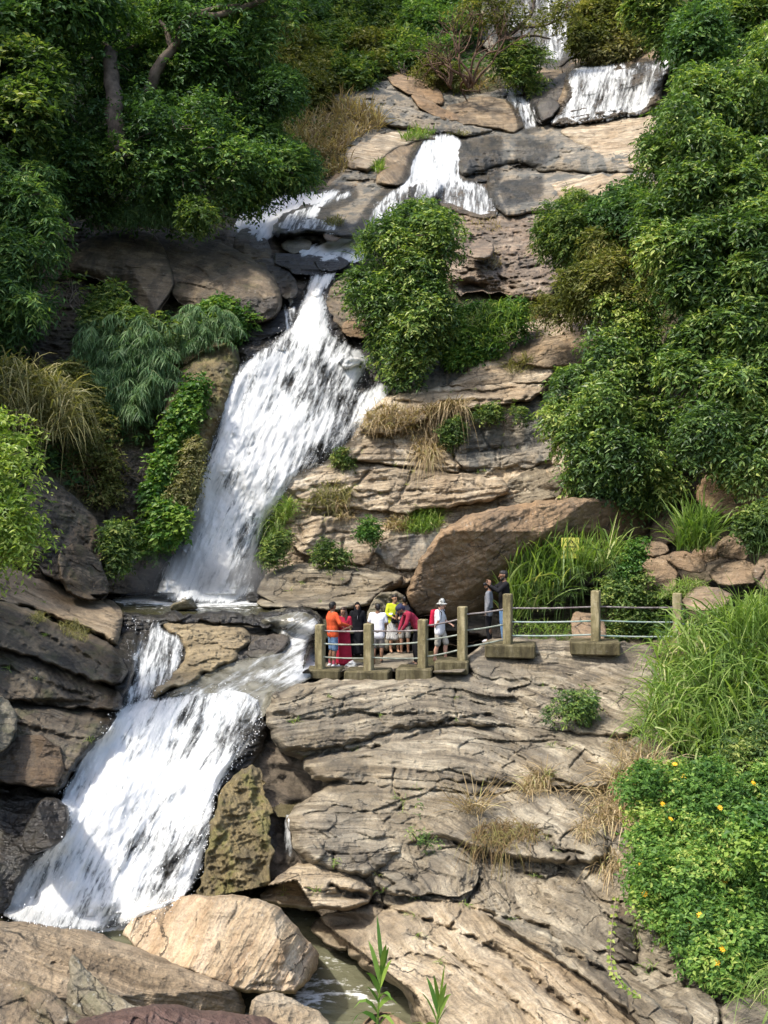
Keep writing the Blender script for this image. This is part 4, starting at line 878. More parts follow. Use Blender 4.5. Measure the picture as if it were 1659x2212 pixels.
WS = {}
WS['far'] = fall('far', .15, .12, (0, 1), ew=20, lump=.4, sm=8, fs=.55, dmap=[(1200, 120, 40, 40, .5), (1200, 30, 20, 60, .4)], contrast=.7)
WS['third'] = fall('third', .25, .68, (-.25, 1), ew=10, lump=.35, sm=5, fs=.7, dmap=[(1390, 160, 40, 40, -.55), (1220, 240, 20, 40, -.2)], contrast=.8)
WS['side'] = fall('side', .2, .55, (.15, 1), ew=10, fs=.7)
WS['second'] = fall('second', .25, .75, (-.12, 1), ew=10, lump=.3, sm=5, fs=.85, dmap=[(940, 340, 50, 60, .5), (850, 460, 60, 60, -.15), (930, 430, 60, 22, -.7)], contrast=.9)
WS['veil'] = fall('veil', .12, .7, (-.5, 1), ew=14, lump=.1, fs=.8, dmap=[(620, 500, 20, 30, .2)])
WS['left'] = fall('left', .25, 1.3, (-.8, 1), ew=10, lump=.25, fs=.8)
WS['mid'] = fall('mid', .2, 1.3, (-1, .6), ew=10, lump=.2, fs=.8)
WS['main'] = fall('main', .40, .90, (-.42, 1), ew=14, lump=.34, sm=8, fs=.95,
                  dmap=[(700, 800, 50, 60, -.35), (640, 835, 40, 35, -.45), (745, 900, 40, 70, -.55), (690, 990, 50, 50, -.5), (620, 745, 60, 20, -.3), (520, 1210, 25, 60, -.6), (560, 950, 80, 90, .35), (440, 1180, 60, 120, .35), (670, 680, 30, 50, .3)], contrast=.9)
WS['trick'] = fall('trick', .1, .3, (0, 1), ew=8)
WS['brook'] = fall('brook', .25, .5, (0, 1), ew=8, lump=.1, fs=1.4)
WS['runnel'] = fall('runnel', .12, .42, (-.25, 1), ew=12, lump=.15, solid=False, dmap=[(350, 1450, 50, 40, .3), (300, 1345, 60, 18, -.5)], fs=1.1)
WS['rapid'] = fall('rapid', .16, .05, (-1, .55), ew=8, lump=.14, solid=True, fs=.9, dmap=[(620,1440,80,40,.25),(560,1480,90,40,.2)]+[(665, 1430, 40, 40, .9), (660, 1370, 40, 30, .3), (480, 1500, 90, 30, .4), (600, 1460, 40, 20, .2)])
WS['lower'] = fall('lower', .30, .92, (-.5, 1), ew=14, lump=.34, sm=7, fs=1.25,
                   dmap=[(540, 1580, 45, 70, -.75), (250, 1700, 90, 120, .3), (100, 1930, 90, 70, .4), (400, 1850, 40, 60, -.35), (330, 1900, 40, 50, -.35)], contrast=.95)

def pool(name, poly, z, foam_spots, murk, wscale=1.0):
    """a level sheet of water with ripples; foam lies where the falls stir it"""
    pl = chaikin(poly, 1)
    D = -z * F / np.maximum(pl[:, 1] - CV, 30)
    W = np.stack([(pl[:, 0] - CU) / F * D, D], -1)
    lo, hi = W.min(0), W.max(0)
    st = max((hi - lo).max() / 260, .03)
    x, y = np.meshgrid(np.arange(lo[0], hi[0] + st, st), np.arange(lo[1], hi[1] + st, st))
    ins = inside(W, x, y)
    cell = ins[:-1, :-1] | ins[1:, :-1] | ins[:-1, 1:] | ins[1:, 1:]
    p = np.stack([x * 1.6, y * 1.6, 0 * x], -1)
    zz = z + .035 * fbm(p, 4, .6, 71)
    u = x / y * F + CU; v = CV - z / y * F
    fo = np.zeros_like(x)
    for (cu, cv, ru, rv, a) in foam_spots: fo += a * np.exp(-((u - cu) / ru) ** 2 - ((v - cv) / rv) ** 2)
    ix = np.arange(x.size).reshape(x.shape)
    q = np.stack([ix[:-1, :-1], ix[:-1, 1:], ix[1:, 1:], ix[1:, :-1]], -1)[cell]
    t = NT(name + '_surface')
    pos = t.n('NewGeometry').outputs['Position']
    n1 = t.noise(scaled(t, pos, (1.6, 3.2, 1)), 1.2 * wscale, 5, .6, .5); n2 = t.noise(pos, 9 * wscale, 3, .6, .4)
    base = t.pbr(t.ramp(n1, [(.3, murk[0]), (.7, murk[1])]), .12, t.bump(t.math('ADD', n1, t.math('MULTIPLY', n2, .5)), .55, .06), .5)
    foam = t.pbr((.82, .83, .80), .7, t.bump(n2, .6, .05), .2)
    f = t.mapr(t.math('ADD', t.attr('foam'), t.math('MULTIPLY', t.math('SUBTRACT', t.math('ADD', n1, t.math('MULTIPLY', n2, .5)), .75), 2.4)), .35, .75)
    o = build(name, np.stack([x, y, zz], -1).reshape(-1, 3), [q], t.done(t.n('MixShader', {0: f, 1: base, 2: foam}).outputs[0]), None, {'foam': fo.ravel()})
    tag(o, kind='structure')
pool('pool', POOL_UP, Z_UP, [(450, 1296, 170, 8, 1.2), (450, 1306, 130, 10, .5), (640, 1340, 60, 14, .4), (300, 1292, 90, 6, .5)], ((.035, .034, .016), (.075, .07, .035)))
pool('pool', POOL_LOW, Z_LOW, [(150, 2000, 130, 16, 1.3), (350, 1985, 60, 14, .6), (690, 2130, 60, 30, .45), (790, 2150, 50, 35, .4), (650, 2160, 40, 30, .35)], ((.10, .10, .06), (.17, .165, .105)), .8)
# the little basin on the right bank that feeds the brook
def basin():
    pts = np.array([(582, 1735), (600, 1722), (640, 1726), (660, 1745), (640, 1766), (600, 1764)], float)
    D = -samp(ZB, 615, 1760) + 0
    d0 = float(samp(ZB, 615, 1760)) - .25; z = (CV - 1762) / F * d0
    Dp = -z * F / (pts[:, 1] - CV)
    V = P(pts[:, 0], pts[:, 1], Dp)
    c = V.mean(0)
    m = MB(); n = len(V)
    m.add(np.vstack([V, c]), [np.array([[i, (i + 1) % n, n] for i in range(n)])])
    t = NT('basin_surface'); pos = t.n('NewGeometry').outputs['Position']; n1 = t.noise(pos, 4, 4, .6)
    tag(m.make('pool', t.done(t.pbr(t.ramp(n1, [(.3, (.07, .06, .03)), (.7, (.13, .11, .06))]), .1, t.bump(n1, .3, .03), .5))), kind='structure')
basin()

# flung drops along the falls
def spray():
    r = np.random.default_rng(3)
    m = []; sz = []
    for k, n, out in (('main', 3200, .8), ('lower', 2200, .55), ('runnel', 250, .2), ('second', 400, .5), ('third', 400, .6)):
        u, v, D, sd = WS[k]
        w = np.exp(-sd / 9) + .05
        i = r.choice(len(u), n, p=w / w.sum())
        p = P(u[i], v[i], D[i])
        g = r.normal(size=(n, 3)) * np.array([.28, .3, .22]) * out
        g[:, 1] = -np.abs(g[:, 1]) * 1.2
        m.append(p + g * r.random((n, 1))); sz.append(np.clip(r.lognormal(-4.95, .4, n), .004, .015) * (1.5 if k in ('second', 'third') else 1))
    p = np.vstack(m); s = np.concatenate(sz); n = len(p)
    o6 = np.array([(1, 0, 0), (-1, 0, 0), (0, 1, 0), (0, -1, 0), (0, 0, 1.5), (0, 0, -1.5)], float)
    V = (p[:, None] + o6[None] * s[:, None, None]).reshape(-1, 3)
    f = np.array([(0, 2, 4), (2, 1, 4), (1, 3, 4), (3, 0, 4), (2, 0, 5), (1, 2, 5), (3, 1, 5), (0, 3, 5)])
    Fs = (f[None] + 6 * np.arange(n)[:, None, None]).reshape(-1, 3)
    t = NT('water_drops')
    tag(build('water_spray', V, [Fs], t.done(t.pbr((.9, .91, .9), .4, None, .4))), 'fine white drops flung out along the waterfalls', 'spray', kind='stuff')
spray()

# fine mist where the main fall strikes the pool
def mist():
    bm = __import__('bmesh').new(); __import__('bmesh').ops.create_icosphere(bm, subdivisions=3, radius=1)
    V = np.array([v.co[:] for v in bm.verts]); f = np.array([[v.index for v in a.verts] for a in bm.faces]); bm.free()
    c = P(440, 1262, 33.4)
    t = NT('mist_air'); co = t.n('TexCoord').outputs['Object']
    r2 = t.n('VectorMath', {0: scaled(t, co, (1 / 2.9, 1 / 1.5, 1 / 1.7))}, operation='LENGTH').outputs['Value']
    den = t.math('MULTIPLY', t.mapr(r2, 1.0, .15), t.mapr(t.noise(co, 1.1, 3, .6), .3, .7, 0, 1.3))
    vol = t.n('VolumePrincipled', {'Color': (.95, .96, .96, 1), 'Density': den, 'Anisotropy': .2})
    t.t.links.new(vol.outputs[0], t.out.inputs['Volume'])
    tag(build('mist', V * np.array([2.9, 1.5, 1.7]) + c, [f], t.m, None, None, True, c), 'fine white mist at the foot of the main waterfall', 'mist', kind='stuff')
mist()
# ------------------------------------------------------------------ plants
ML = {
 'forest': leaf_mat('dark_forest_leaf', [(.0, (.042, .088, .032)), (.5, (.090, .175, .052)), (.85, (.17, .28, .07)), (1, (.28, .36, .10))], .5, .35, .25),
 'mid': leaf_mat('green_leaf', [(.0, (.038, .075, .022)), (.5, (.100, .165, .042)), (.8, (.20, .27, .07)), (1, (.34, .37, .11))], .5, .4, .25),
 'glossy': leaf_mat('glossy_leaf', [(.0, (.036, .075, .024)), (.40, (.105, .185, .046)), (.72, (.21, .305, .072)), (1, (.42, .47, .14))], .42, .35, .35),
 'olive': leaf_mat('olive_leaf', [(.0, (.075, .090, .025)), (.5, (.15, .165, .045)), (.85, (.25, .245, .075)), (1, (.34, .29, .10))], .55, .35, .2),
 'lime': leaf_mat('lime_leaf', [(.0, (.12, .20, .035)), (.5, (.24, .34, .06)), (1, (.44, .50, .13))], .45, .45),
 'cane': leaf_mat('bluish_cane_leaf', [(.0, (.045, .100, .038)), (.5, (.095, .18, .068)), (1, (.20, .31, .12))], .5),
 'creeper': leaf_mat('creeper_leaf', [(.0, (.035, .095, .018)), (.5, (.085, .19, .03)), (1, (.24, .34, .06))], .5),
 'daisy': leaf_mat('daisy_bush_leaf', [(.0, (.05, .12, .025)), (.45, (.125, .235, .045)), (.8, (.22, .345, .07)), (1, (.38, .43, .11))], .5, .4, .25),
 'grass': leaf_mat('green_grass_blade', [(.0, (.08, .15, .028)), (.5, (.18, .275, .055)), (.85, (.31, .39, .11)), (1, (.52, .50, .24))], .45, .45),
 'dry': leaf_mat('dry_grass_blade', [(.0, (.16, .11, .055)), (.5, (.34, .25, .13)), (.85, (.52, .42, .26)), (1, (.27, .28, .09))], .6, .3),
 'tan': leaf_mat('yellowing_grass_blade', [(.0, (.10, .11, .035)), (.5, (.23, .215, .08)), (1, (.42, .36, .17))], .5, .35),
 'russet': leaf_mat('russet_hanging_stem', [(.0, (.09, .055, .025)), (.5, (.19, .125, .055)), (1, (.21, .20, .06))], .7, .2),
}
MBARK = plain_mat('grey_brown_bark', (.13, .10, .075), .9, .2, .45, 3.0, .5)
MBARKD = plain_mat('dark_bark', (.065, .05, .038), .9, .2, .45, 3.0, .5)
MTWIG = plain_mat('pale_twig', (.24, .19, .14), .9, .2, .3, 6.0, .3)

def norm(a): return a / (np.linalg.norm(a, axis=-1, keepdims=True) + 1e-9)

def ell(cu, cv, ru, rv, n=22, seed=0):
    r = np.random.default_rng(int(cu * 3 + cv + seed))
    a = np.arange(n) / n * 2 * np.pi
    k = 1 + .14 * r.normal(size=n)
    return [(cu + ru * c * q, cv + rv * s_ * q) for c, s_, q in zip(np.cos(a), np.sin(a), k)]

def leaves(p, d, n, L, W, rnd, fold=.18):
    """one folded leaf per row: base p, direction d, normal n"""
    side = norm(np.cross(d, n)); n = norm(np.cross(side, d))
    L = np.asarray(L)[..., None]; W = np.asarray(W)[..., None]
    V = np.stack([p, p + d * L * .42 + side * W * .5 + n * W * fold, p + d * L - n * L * .10, p + d * L * .42 - side * W * .5 + n * W * fold], 1)
    k = np.arange(len(p))[:, None] * 4
    f = np.concatenate([k + [0, 1, 2], k + [0, 2, 3]])
    return V.reshape(-1, 3), f, np.repeat(rnd, 4)

def sprigs(r, c, d, K, L, W, spread, droop, tone, jit=.35):
    """K leaves set along a short twig starting at c in direction d"""
    n = len(c)
    c = np.repeat(c, K, 0); dd = np.repeat(d, K, 0); tone = np.repeat(tone, K)
    k = np.tile(np.arange(K), n)
    t = (k + .5) / K
    side = norm(np.cross(dd, np.array([0, 0, 1.0]) + .3 * r.normal(size=dd.shape)))
    sg = np.where(k % 2 == 0, 1., -1.)[:, None]
    p = c + dd * (t * spread)[:, None]
    p[:, 2] -= droop * spread * t ** 2
    ld = norm(dd * .55 + side * sg * .9 + jit * r.normal(size=dd.shape) + np.array([0, 0, -droop]))
    nn = norm(np.array([0, 0, .9]) + dd * .35 + .45 * r.normal(size=dd.shape))
    s = r.uniform(.6, 1.35, n * K)
    return leaves(p, ld, nn, L * s, W * s, np.clip(tone + .27 * r.normal(size=n * K), 0, 1))

def pick(r, poly, n, margin=0):
    poly = np.asarray(poly, float)
    lo, hi = poly.min(0), poly.max(0)
    out = np.zeros((0, 2))
    for _ in range(40):
        q = r.uniform(lo, hi, (n * 3, 2))
        q = q[inside(poly, q[:, 0], q[:, 1])]
        if margin: q = q[segdist(poly, q[:, 0], q[:, 1])[0] > margin * r.random(len(q))]
        out = np.vstack([out, q])
        if len(out) >= n: break
    return out[:n]

def crown_cloud(r, poly, D, T, n, lobes, lr, fill=.35, flat=.8):
    """points and outward directions spread over a heap of rounded lobes that fills the outline. D = depth function (u,v)."""
    poly = np.asarray(poly, float)
    c = pick(r, poly, lobes, lr * .8)
    dist = segdist(poly, c[:, 0], c[:, 1])[0]
    dm = max(dist.max(), 1)
    bulge = np.sqrt(np.clip(1 - (1 - np.clip(dist / dm, 0, 1)) ** 2, 0, 1))
    D0 = D(c[:, 0], c[:, 1])
    Dc = D0 - T * bulge * r.uniform(.25, 1.0, lobes)
    rad = lr * np.clip(r.lognormal(-.12, .42, lobes), .35, 1.7)
    w = rad ** 2; li = r.choice(lobes, n, p=w / w.sum())
    dr = norm(r.normal(size=(n, 3)) * np.array([1, 1, 1]) + np.array([-.1, -.35, .35]))
    rm = rad[li] * Dc[li] / F
    sh = np.where(r.random(n) < fill, r.random(n) ** .5, r.uniform(.80, 1.08, n))
    sh = np.where(r.random(n) < (.20 if lr > 11 else .26), r.uniform(1.1, 1.95, n), sh)
    p = P(c[li, 0], c[li, 1], Dc[li]) + dr * (rm * sh)[:, None] * np.array([1, 1, flat])
    tone = (r.random(lobes) * .7 + .08)[li]
    u = p[:, 0] / p[:, 1] * F + CU; v = CV - p[:, 2] / p[:, 1] * F
    k = inside(poly, u, v) | (segdist(poly, u, v)[0] < 16 * r.random(n) ** 1.5)
    return p[k], dr[k], tone[k], P(c[:, 0], c[:, 1], Dc)

def pt(u, v, D): return P(u, v, D)

SZ, NM = .76, 1.6          # overall leaf size and leaf count
def shrub(name, cat, label, mat, poly, T=1.5, n=900, leaf=(.2, .07), K=6, spread=.35, droop=.35, lobes=26, lr=26, D=None, base=None, bark=None,
          limbs=(), stems=5, group=None, seed=None, fill=.3, lean=.55, extra=None):
    poly = np.asarray(poly, float)
    seed = seed or int(poly[0, 0] * 3 + poly[0, 1] * 7) % 9973
    r = np.random.default_rng(seed)
    bu, bv = base if base else (poly[:, 0].mean(), poly[:, 1].max() - 4)
    D0 = D[0] if D else float(samp(TER, bu, bv)) - .4
    gv = D[1] if D and len(D) > 1 else None
    def Df(u, v):
        if gv is not None: return D0 + gv * (bv - v) / 100
        t_ = samp(TER, u, v)
        return np.minimum(D0 + lean * (t_ - D0), t_ - .15)
    n = int(n * NM); leaf = (leaf[0] * SZ * r.uniform(.85, 1.15), leaf[1] * SZ * r.uniform(.85, 1.2)); lobes = int(lobes * 1.2); lr = lr * .84; fill *= .6
    p, d, tone, lc = crown_cloud(r, poly, Df, T, n, lobes, lr, fill)
    root = P(bu, bv, D0)
    e = tag(empty(name, root), label, cat, group)
    V, f, a = sprigs(r, p, d, K, leaf[0], leaf[1], spread, droop, tone)
    cr = build('crown', V, [f], ML[mat] if isinstance(mat, str) else mat, e, {'rnd': a}, False)
    m = MB()
    for br in limbs:                       # visible limbs: (u, v, depth offset) points and end radii in metres
        q = np.array([P(a_[0], a_[1], (Df(np.array(a_[0]), np.array(a_[1])) if len(a_) < 4 else a_[3]) + a_[2]) for a_ in br[0]])
        k = np.linspace(0, len(q) - 1, len(q) * 4)
        qq = np.stack([np.interp(k, np.arange(len(q)), q[:, i]) for i in range(3)], 1)
        for _ in range(2): qq[1:-1] = (qq[:-2] + 2 * qq[1:-1] + qq[2:]) / 4
        qq += .04 * br[1] / .1 * fbm(qq * 3, 2, .5, 3)[:, None] * np.array([1, 0, .5])
        m.tube(qq, np.linspace(br[1], br[2], len(qq)), 7)
    for k in range(stems):
        tgt = lc[r.integers(len(lc))]
        s0 = root + r.normal(size=3) * np.array([.12, .12, 0])
        s1 = s0 + (tgt - s0) * .5 + np.array([0, 0, .25 * np.linalg.norm(tgt - s0)]) * .5
        tt = np.linspace(0, 1, 9)[:, None]
        q = s0 * (1 - tt) ** 2 + 2 * s1 * tt * (1 - tt) + tgt * tt ** 2
        w = .018 + .012 * np.linalg.norm(tgt - s0)
        m.tube(q, np.linspace(w, w * .3, 9), 5)
    if name in ('tree', 'shrub') and n > 500:          # twigs that run out through the foliage
        for k in range(int(18 + n / 70)):
            c0 = lc[r.integers(len(lc))]; dv = norm(r.normal(size=3) + np.array([-.1, -.7, .4]))
            Lk = lr * D0 / F * r.uniform(.9, 1.9); tt = np.linspace(0, 1, 6)[:, None]
            q = c0 + dv * Lk * tt + np.array([.12 * r.normal(), 0, -.18]) * Lk * tt ** 2
            m.tube(q, np.linspace(.026, .007, 6) * D0 / 34, 4)
    if m.n: m.make('trunk', bark or MBARK, e)
    if extra: extra(r, e, p, d)
    return e

def blades(r, base, d, L, W, droop, rnd, seg=4):
    """arching tapered ribbons"""
    n = len(base)
    t = np.linspace(0, 1, seg + 1)[None, :, None]
    L = np.asarray(L)[:, None, None]; W = np.asarray(W)[:, None, None]; dr = np.asarray(droop)[:, None, None]
    c = base[:, None] + d[:, None] * L * t + np.array([0, 0, -1.0]) * L * dr * t ** 2.2
    side = norm(np.cross(d, np.array([0, 0, 1.0]) + .5 * r.normal(size=d.shape)))[:, None]
    w = W * np.array([.55, 1, .9, .6, .02])[None, :, None] if seg == 4 else W * np.linspace(1, .02, seg + 1)[None, :, None]
    a, b = c + side * w * .5, c - side * w * .5
    V = np.stack([a, b], 2).reshape(n, -1, 3)
    m = 2 * (seg + 1)
    j = np.arange(seg) * 2
    f = np.stack([j, j + 1, j + 3, j + 2], -1)
    f = (f[None] + m * np.arange(n)[:, None, None]).reshape(-1, 4)
    return V.reshape(-1, 3), f, np.repeat(rnd, m)

def grass(name, cat, label, mat, poly, n=200, L=.6, W=.02, droop=.5, out=.5, up=1.0, fwd=.08, D=None, group=None, kind=None, dirx=0.0, tufts=0, seed=None, zb=True):
    poly = np.asarray(poly, float)
    r = np.random.default_rng(seed or int(poly[0, 0] * 5 + poly[0, 1] * 3) % 9973)
    q = pick(r, poly, n)
    if tufts:
        tc = pick(r, poly, tufts); ti = r.integers(tufts, size=len(q))
        q = tc[ti] + (q - tc[ti]) * .12
        off = None
    if D is None:
        Dq = samp(ZB if zb else TER, q[:, 0], q[:, 1]); md = np.median(Dq)
        if n < 850: Dq = np.clip(Dq, md - .6, md + .6)
        b = P(q[:, 0], q[:, 1], Dq - fwd)
    else:
        b = P(q[:, 0], q[:, 1], D[0] + (D[1] if len(D) > 1 else 0) * (poly[:, 1].max() - q[:, 1]) / 100 + (D[2] if len(D) > 2 else .3) * r.normal(size=len(q)))
    n = len(b)
    d = norm(np.stack([out * r.normal(size=n) + dirx, out * r.normal(size=n) - .35 * out, up * np.ones(n) * r.uniform(.5, 1.1, n)], -1))
    Ls = L * r.uniform(.55, 1.2, n)
    V, f, a = blades(r, b, d, Ls, W * r.uniform(.6, 1.2, n), droop * r.uniform(.4, 1.5, n), np.clip(r.normal(.45, .25, n), 0, 1))
    o = build(name, V, [f], ML[mat], None, {'rnd': a}, False)
    return tag(o, label, cat, group, kind or ('stuff' if n > 850 else 'thing'))

# --- undergrowth: nobody could count it
def undergrowth():
    r = np.random.default_rng(11)
    u = r.uniform(-120, 1780, 60000); v = r.uniform(-80, 2240, 60000)
    Dm = samp(TER, u, v)
    k = (samp(RK, u, v) < .12) & (samp(WETD, u, v) > 14)
    for pl in (POOL_UP, POOL_LOW): k &= ~inside(np.array(pl, float), u, v)
    k &= ~((v > 1290) & (v < 1560) & (u > 560) & (u < 1340))
    k &= ~((v > 1900) & (u > 1300) & (u < 1480))
    u, v, Dm = u[k], v[k], Dm[k]
    p = P(u, v, Dm + .2 - .5 * r.random(len(u)))
    d = norm(r.normal(size=p.shape) + np.array([0, -.7, .5]))
    sc = np.clip(Dm / 38, .5, 2.2)
    V, f, a = sprigs(r, p, d, 5, np.repeat(sc * .26, 5), np.repeat(sc * .10, 5), .4, .4, r.random(len(u)) * .6)
    tag(build('undergrowth', V, [f], ML['forest'], None, {'rnd': a}, False), 'low dark undergrowth covering the banks between the trees', 'undergrowth', kind='stuff')
undergrowth()

# --- hillside bushes behind, far
HB = [(600, 40, 66, 60, 'mid'), (690, 30, 60, 52, 'forest'), (770, 50, 62, 60, 'mid'), (850, 40, 62, 60, 'mid'), (925, 70, 62, 70, 'forest'), (640, 118, 60, 50, 'olive'), (720, 110, 60, 50, 'mid'),
      (800, 118, 56, 46, 'olive'), (870, 110, 52, 46, 'mid'), (700, 168, 50, 36, 'olive'), (590, 170, 50, 46, 'olive'), (760, 160, 44, 30, 'mid'), (660, 200, 46, 36, 'olive'), (985, 30, 40, 60, 'forest')]
HBL = ['round green bush crown at the top edge beside the dark forest', 'dark green bush at the top edge, second from the forest', 'tall green bush in the middle of the top edge', 'bright leafy bush at the top edge left of the dark trees',
       'dark tree crown on the hillside left of the far waterfall', 'olive bush on the hillside above the dark glossy crown', 'green bush in the middle of the hillside above the dry grass', 'yellowish bush above the upper brown rocks',
       'green bush just above the brown boulder on the upper slab', 'olive bush directly above the dry grass slope', 'olive thicket behind the edge of the big dark tree', 'small green bush at the upper end of the grey slab', 'yellow-green scrub left of the dry grass slope', 'narrow dark tree beside the curtain of the far waterfall']
for (cu, cv, ru, rv, m_), lb in zip(HB, HBL):
    shrub('bush', 'bush', lb, m_, ell(cu, cv, ru, rv), T=3.5, n=1500, leaf=(.46, .22), K=5, spread=.7, lobes=24, lr=20, stems=4, bark=MBARKD, group='bushes on the far hillside')
for cu, cv, ru, rv, m_, lb in [(1290, 60, 60, 60, 'olive', 'olive scrub right of the far waterfall'), (1370, 40, 60, 56, 'olive', 'brownish green scrub at the top edge right of the far waterfall'), (1440, 60, 46, 50, 'mid', 'green bush above the right end of the broad upper cascade'),
                               (1320, 108, 66, 30, 'tan', 'low yellowish scrub along the lip of the broad upper cascade'), (1420, 10, 60, 40, 'mid', 'bush cut by the top edge, left of the vine-covered tree'), (1600, 30, 80, 60, 'mid', 'green tree crown in the top right corner'),
                               (1590, 100, 60, 50, 'forest', 'dark gap-filled bush under the crown in the top right corner')]:
    shrub('bush', 'bush', lb, m_, ell(cu, cv, ru, rv), T=2.5, n=1200, leaf=(.42, .17), K=5, spread=.6, lobes=22, lr=18, stems=4, bark=MBARKD, D=(74 if cu < 1380 else 62, .8))
# fine-leaved tree and bare scrub in front of the far waterfall
shrub('tree', 'tree', 'spreading thin-leaved tree in front of the far waterfall', 'olive', [(985, -30), (1060, -40), (1240, -40), (1275, 30), (1240, 70), (1180, 60), (1150, 100), (1100, 70), (1040, 60), (1000, 90), (985, 40)], T=2.5, n=420, leaf=(.4, .14), K=5, spread=.6, lobes=30, lr=16, D=(70, .4), base=(1092, 106),
      limbs=[([(1092, 106, 0), (1082, 60, 0), (1068, 10, 0), (1050, -40, 0)], .45, .2), ([(1088, 84, 0), (1120, 60, -.2), (1150, 30, -.4), (1160, -30, -.5)], .2, .08), ([(1085, 80, 0), (1110, 84, -.3), (1150, 76, -.5), (1190, 84, -.5)], .14, .05), ([(1078, 44, 0), (1040, 30, .2), (1010, 34, .2)], .13, .04), ([(1120, 60, -.2), (1180, 56, -.4), (1230, 30, -.5)], .1, .04), ([(1070, 15, 0), (1100, -10, 0), (1120, -40, 0)], .13, .08)], stems=0)
def bare(label, u0, v0, D, H, n, spread, mat=MTWIG, seed=5, name='bare_shrub', leafm=None):
    r = np.random.default_rng(seed); m = MB(); b0 = P(u0, v0, D)
    tips = []
    def grow(p, d, L, w, dep):
        q = [p]; 
        for k in range(4):
            d = norm(d + .22 * r.normal(size=3)); p = p + d * L / 4; q.append(p)
        m.tube(q, np.linspace(w, w * .6, 5), 5)
        if dep == 0: tips.append((p, d)); return
        for k in range(r.integers(2, 4)): grow(p, norm(d + spread * r.normal(size=3) + np.array([0, 0, .15])), L * .68, w * .55, dep - 1)
    for k in range(n): grow(b0 + r.normal(size=3) * .1, norm(np.array([spread * r.normal(), spread * r.normal() * .6, 1.0])), H * .36, .02 + H * .014, 3)
    e = tag(empty(name, b0), label, 'shrub')
    m.make('branches', mat, e)
    if leafm and tips:
        tp = np.array([t_[0] for t_ in tips]); td = np.array([t_[1] for t_ in tips])
        V, f, a = sprigs(r, tp, td, 5, .3, .12, .4, .4, r.random(len(tp)))
        build('crown', V, [f], ML[leafm], e, {'rnd': a}, False)
    return e
MBROWN = plain_mat('brown_twig', (.12, .075, .05), .9, .2, .3, 6, .2)
bare('leafless brown shrub left of the far waterfall', 1015, 188, 66.5, 6.2, 8, .5, MBROWN, 3)
bare('second leafless shrub, thinner, just left of the first under the far hillside', 972, 190, 67, 4.2, 6, .45, MBROWN, 4)
shrub('bush', 'bush', 'rounded ferny bush between the far waterfall and the broad upper cascade', 'mid', [(1070, 115), (1110, 96), (1160, 105), (1180, 130), (1160, 150), (1178, 180), (1160, 212), (1130, 214), (1112, 180), (1075, 150)], T=1.6, n=900, leaf=(.34, .12), K=6, spread=.5, lobes=26, lr=13, D=(69, .5), stems=5, bark=MBARKD)
shrub('bush', 'bush', 'olive scrub at the foot of the leafless shrubs', 'olive', [(860, 120), (930, 120), (1000, 150), (1010, 185), (960, 200), (900, 165)], T=1.5, n=500, leaf=(.34, .12), K=5, spread=.5, lobes=20, lr=14, D=(71, .5))
# dry and green grass on the upper slope
grass('dry_grass', 'grass', 'sweep of tall straw-coloured grass on the slope beside the upper slab', 'dry', [(650, 240), (700, 215), (770, 225), (820, 250), (830, 280), (770, 300), (740, 330), (680, 340), (640, 330), (640, 280)], n=1500, L=1.7, W=.07, droop=.5, out=.45)
grass('dry_grass', 'grass', 'browner dead grass on the slope under the straw-coloured sweep', 'dry', [(640, 320), (740, 320), (760, 350), (740, 400), (690, 405), (650, 370)], n=700, L=1.3, W=.06, droop=.6, out=.6)
grass('grass_clump', 'grass', 'yellow-green grass on the dark left edge of the straw-coloured slope', 'tan', [(560, 190), (650, 210), (660, 320), (700, 390), (650, 400), (600, 330), (580, 260)], n=900, L=1.3, W=.07, droop=.5, out=.5)
grass('dry_grass', 'grass', 'thin fringe of dry grass behind the brown boulder on the upper slab', 'dry', [(880, 165), (960, 168), (990, 186), (960, 205), (910, 180)], n=260, L=1.3, W=.06, out=.3)
grass('dry_grass', 'grass', 'dry grass below the leafless shrubs', 'dry', [(950, 180), (1060, 150), (1080, 190), (1000, 210)], n=260, L=1.0, W=.06, out=.4)
grass('grass_clump', 'grass', 'bright green tuft on the pale slab above the second cascade', 'grass', [(862, 300), (900, 285), (940, 288), (930, 298), (880, 308)], n=200, L=1.0, W=.05, out=.35)
grass('grass_clump', 'grass', 'small dark green tuft left of the second cascade', 'grass', [(806, 366), (822, 350), (828, 374), (812, 380)], n=110, L=1.0, W=.05, out=.4)
grass('grass_clump', 'grass', 'tuft of grass on the small brown rock in the water veil', 'tan', [(698, 485), (728, 472), (746, 486), (720, 492)], n=110, L=.6, W=.04, out=.4)
grass('grass_clump', 'grass', 'low yellowish tuft on the slab right of the second cascade', 'tan', [(960, 290), (1005, 286), (1020, 292), (980, 298)], n=90, L=.5, W=.04, out=.4)
grass('grass_clump', 'grass', 'spray of grass in the stream, left of the leafy shrub', 'grass', [(765, 555), (800, 500), (815, 525), (790, 570)], n=240, L=1.3, W=.04, out=.35, D=(43, .5))

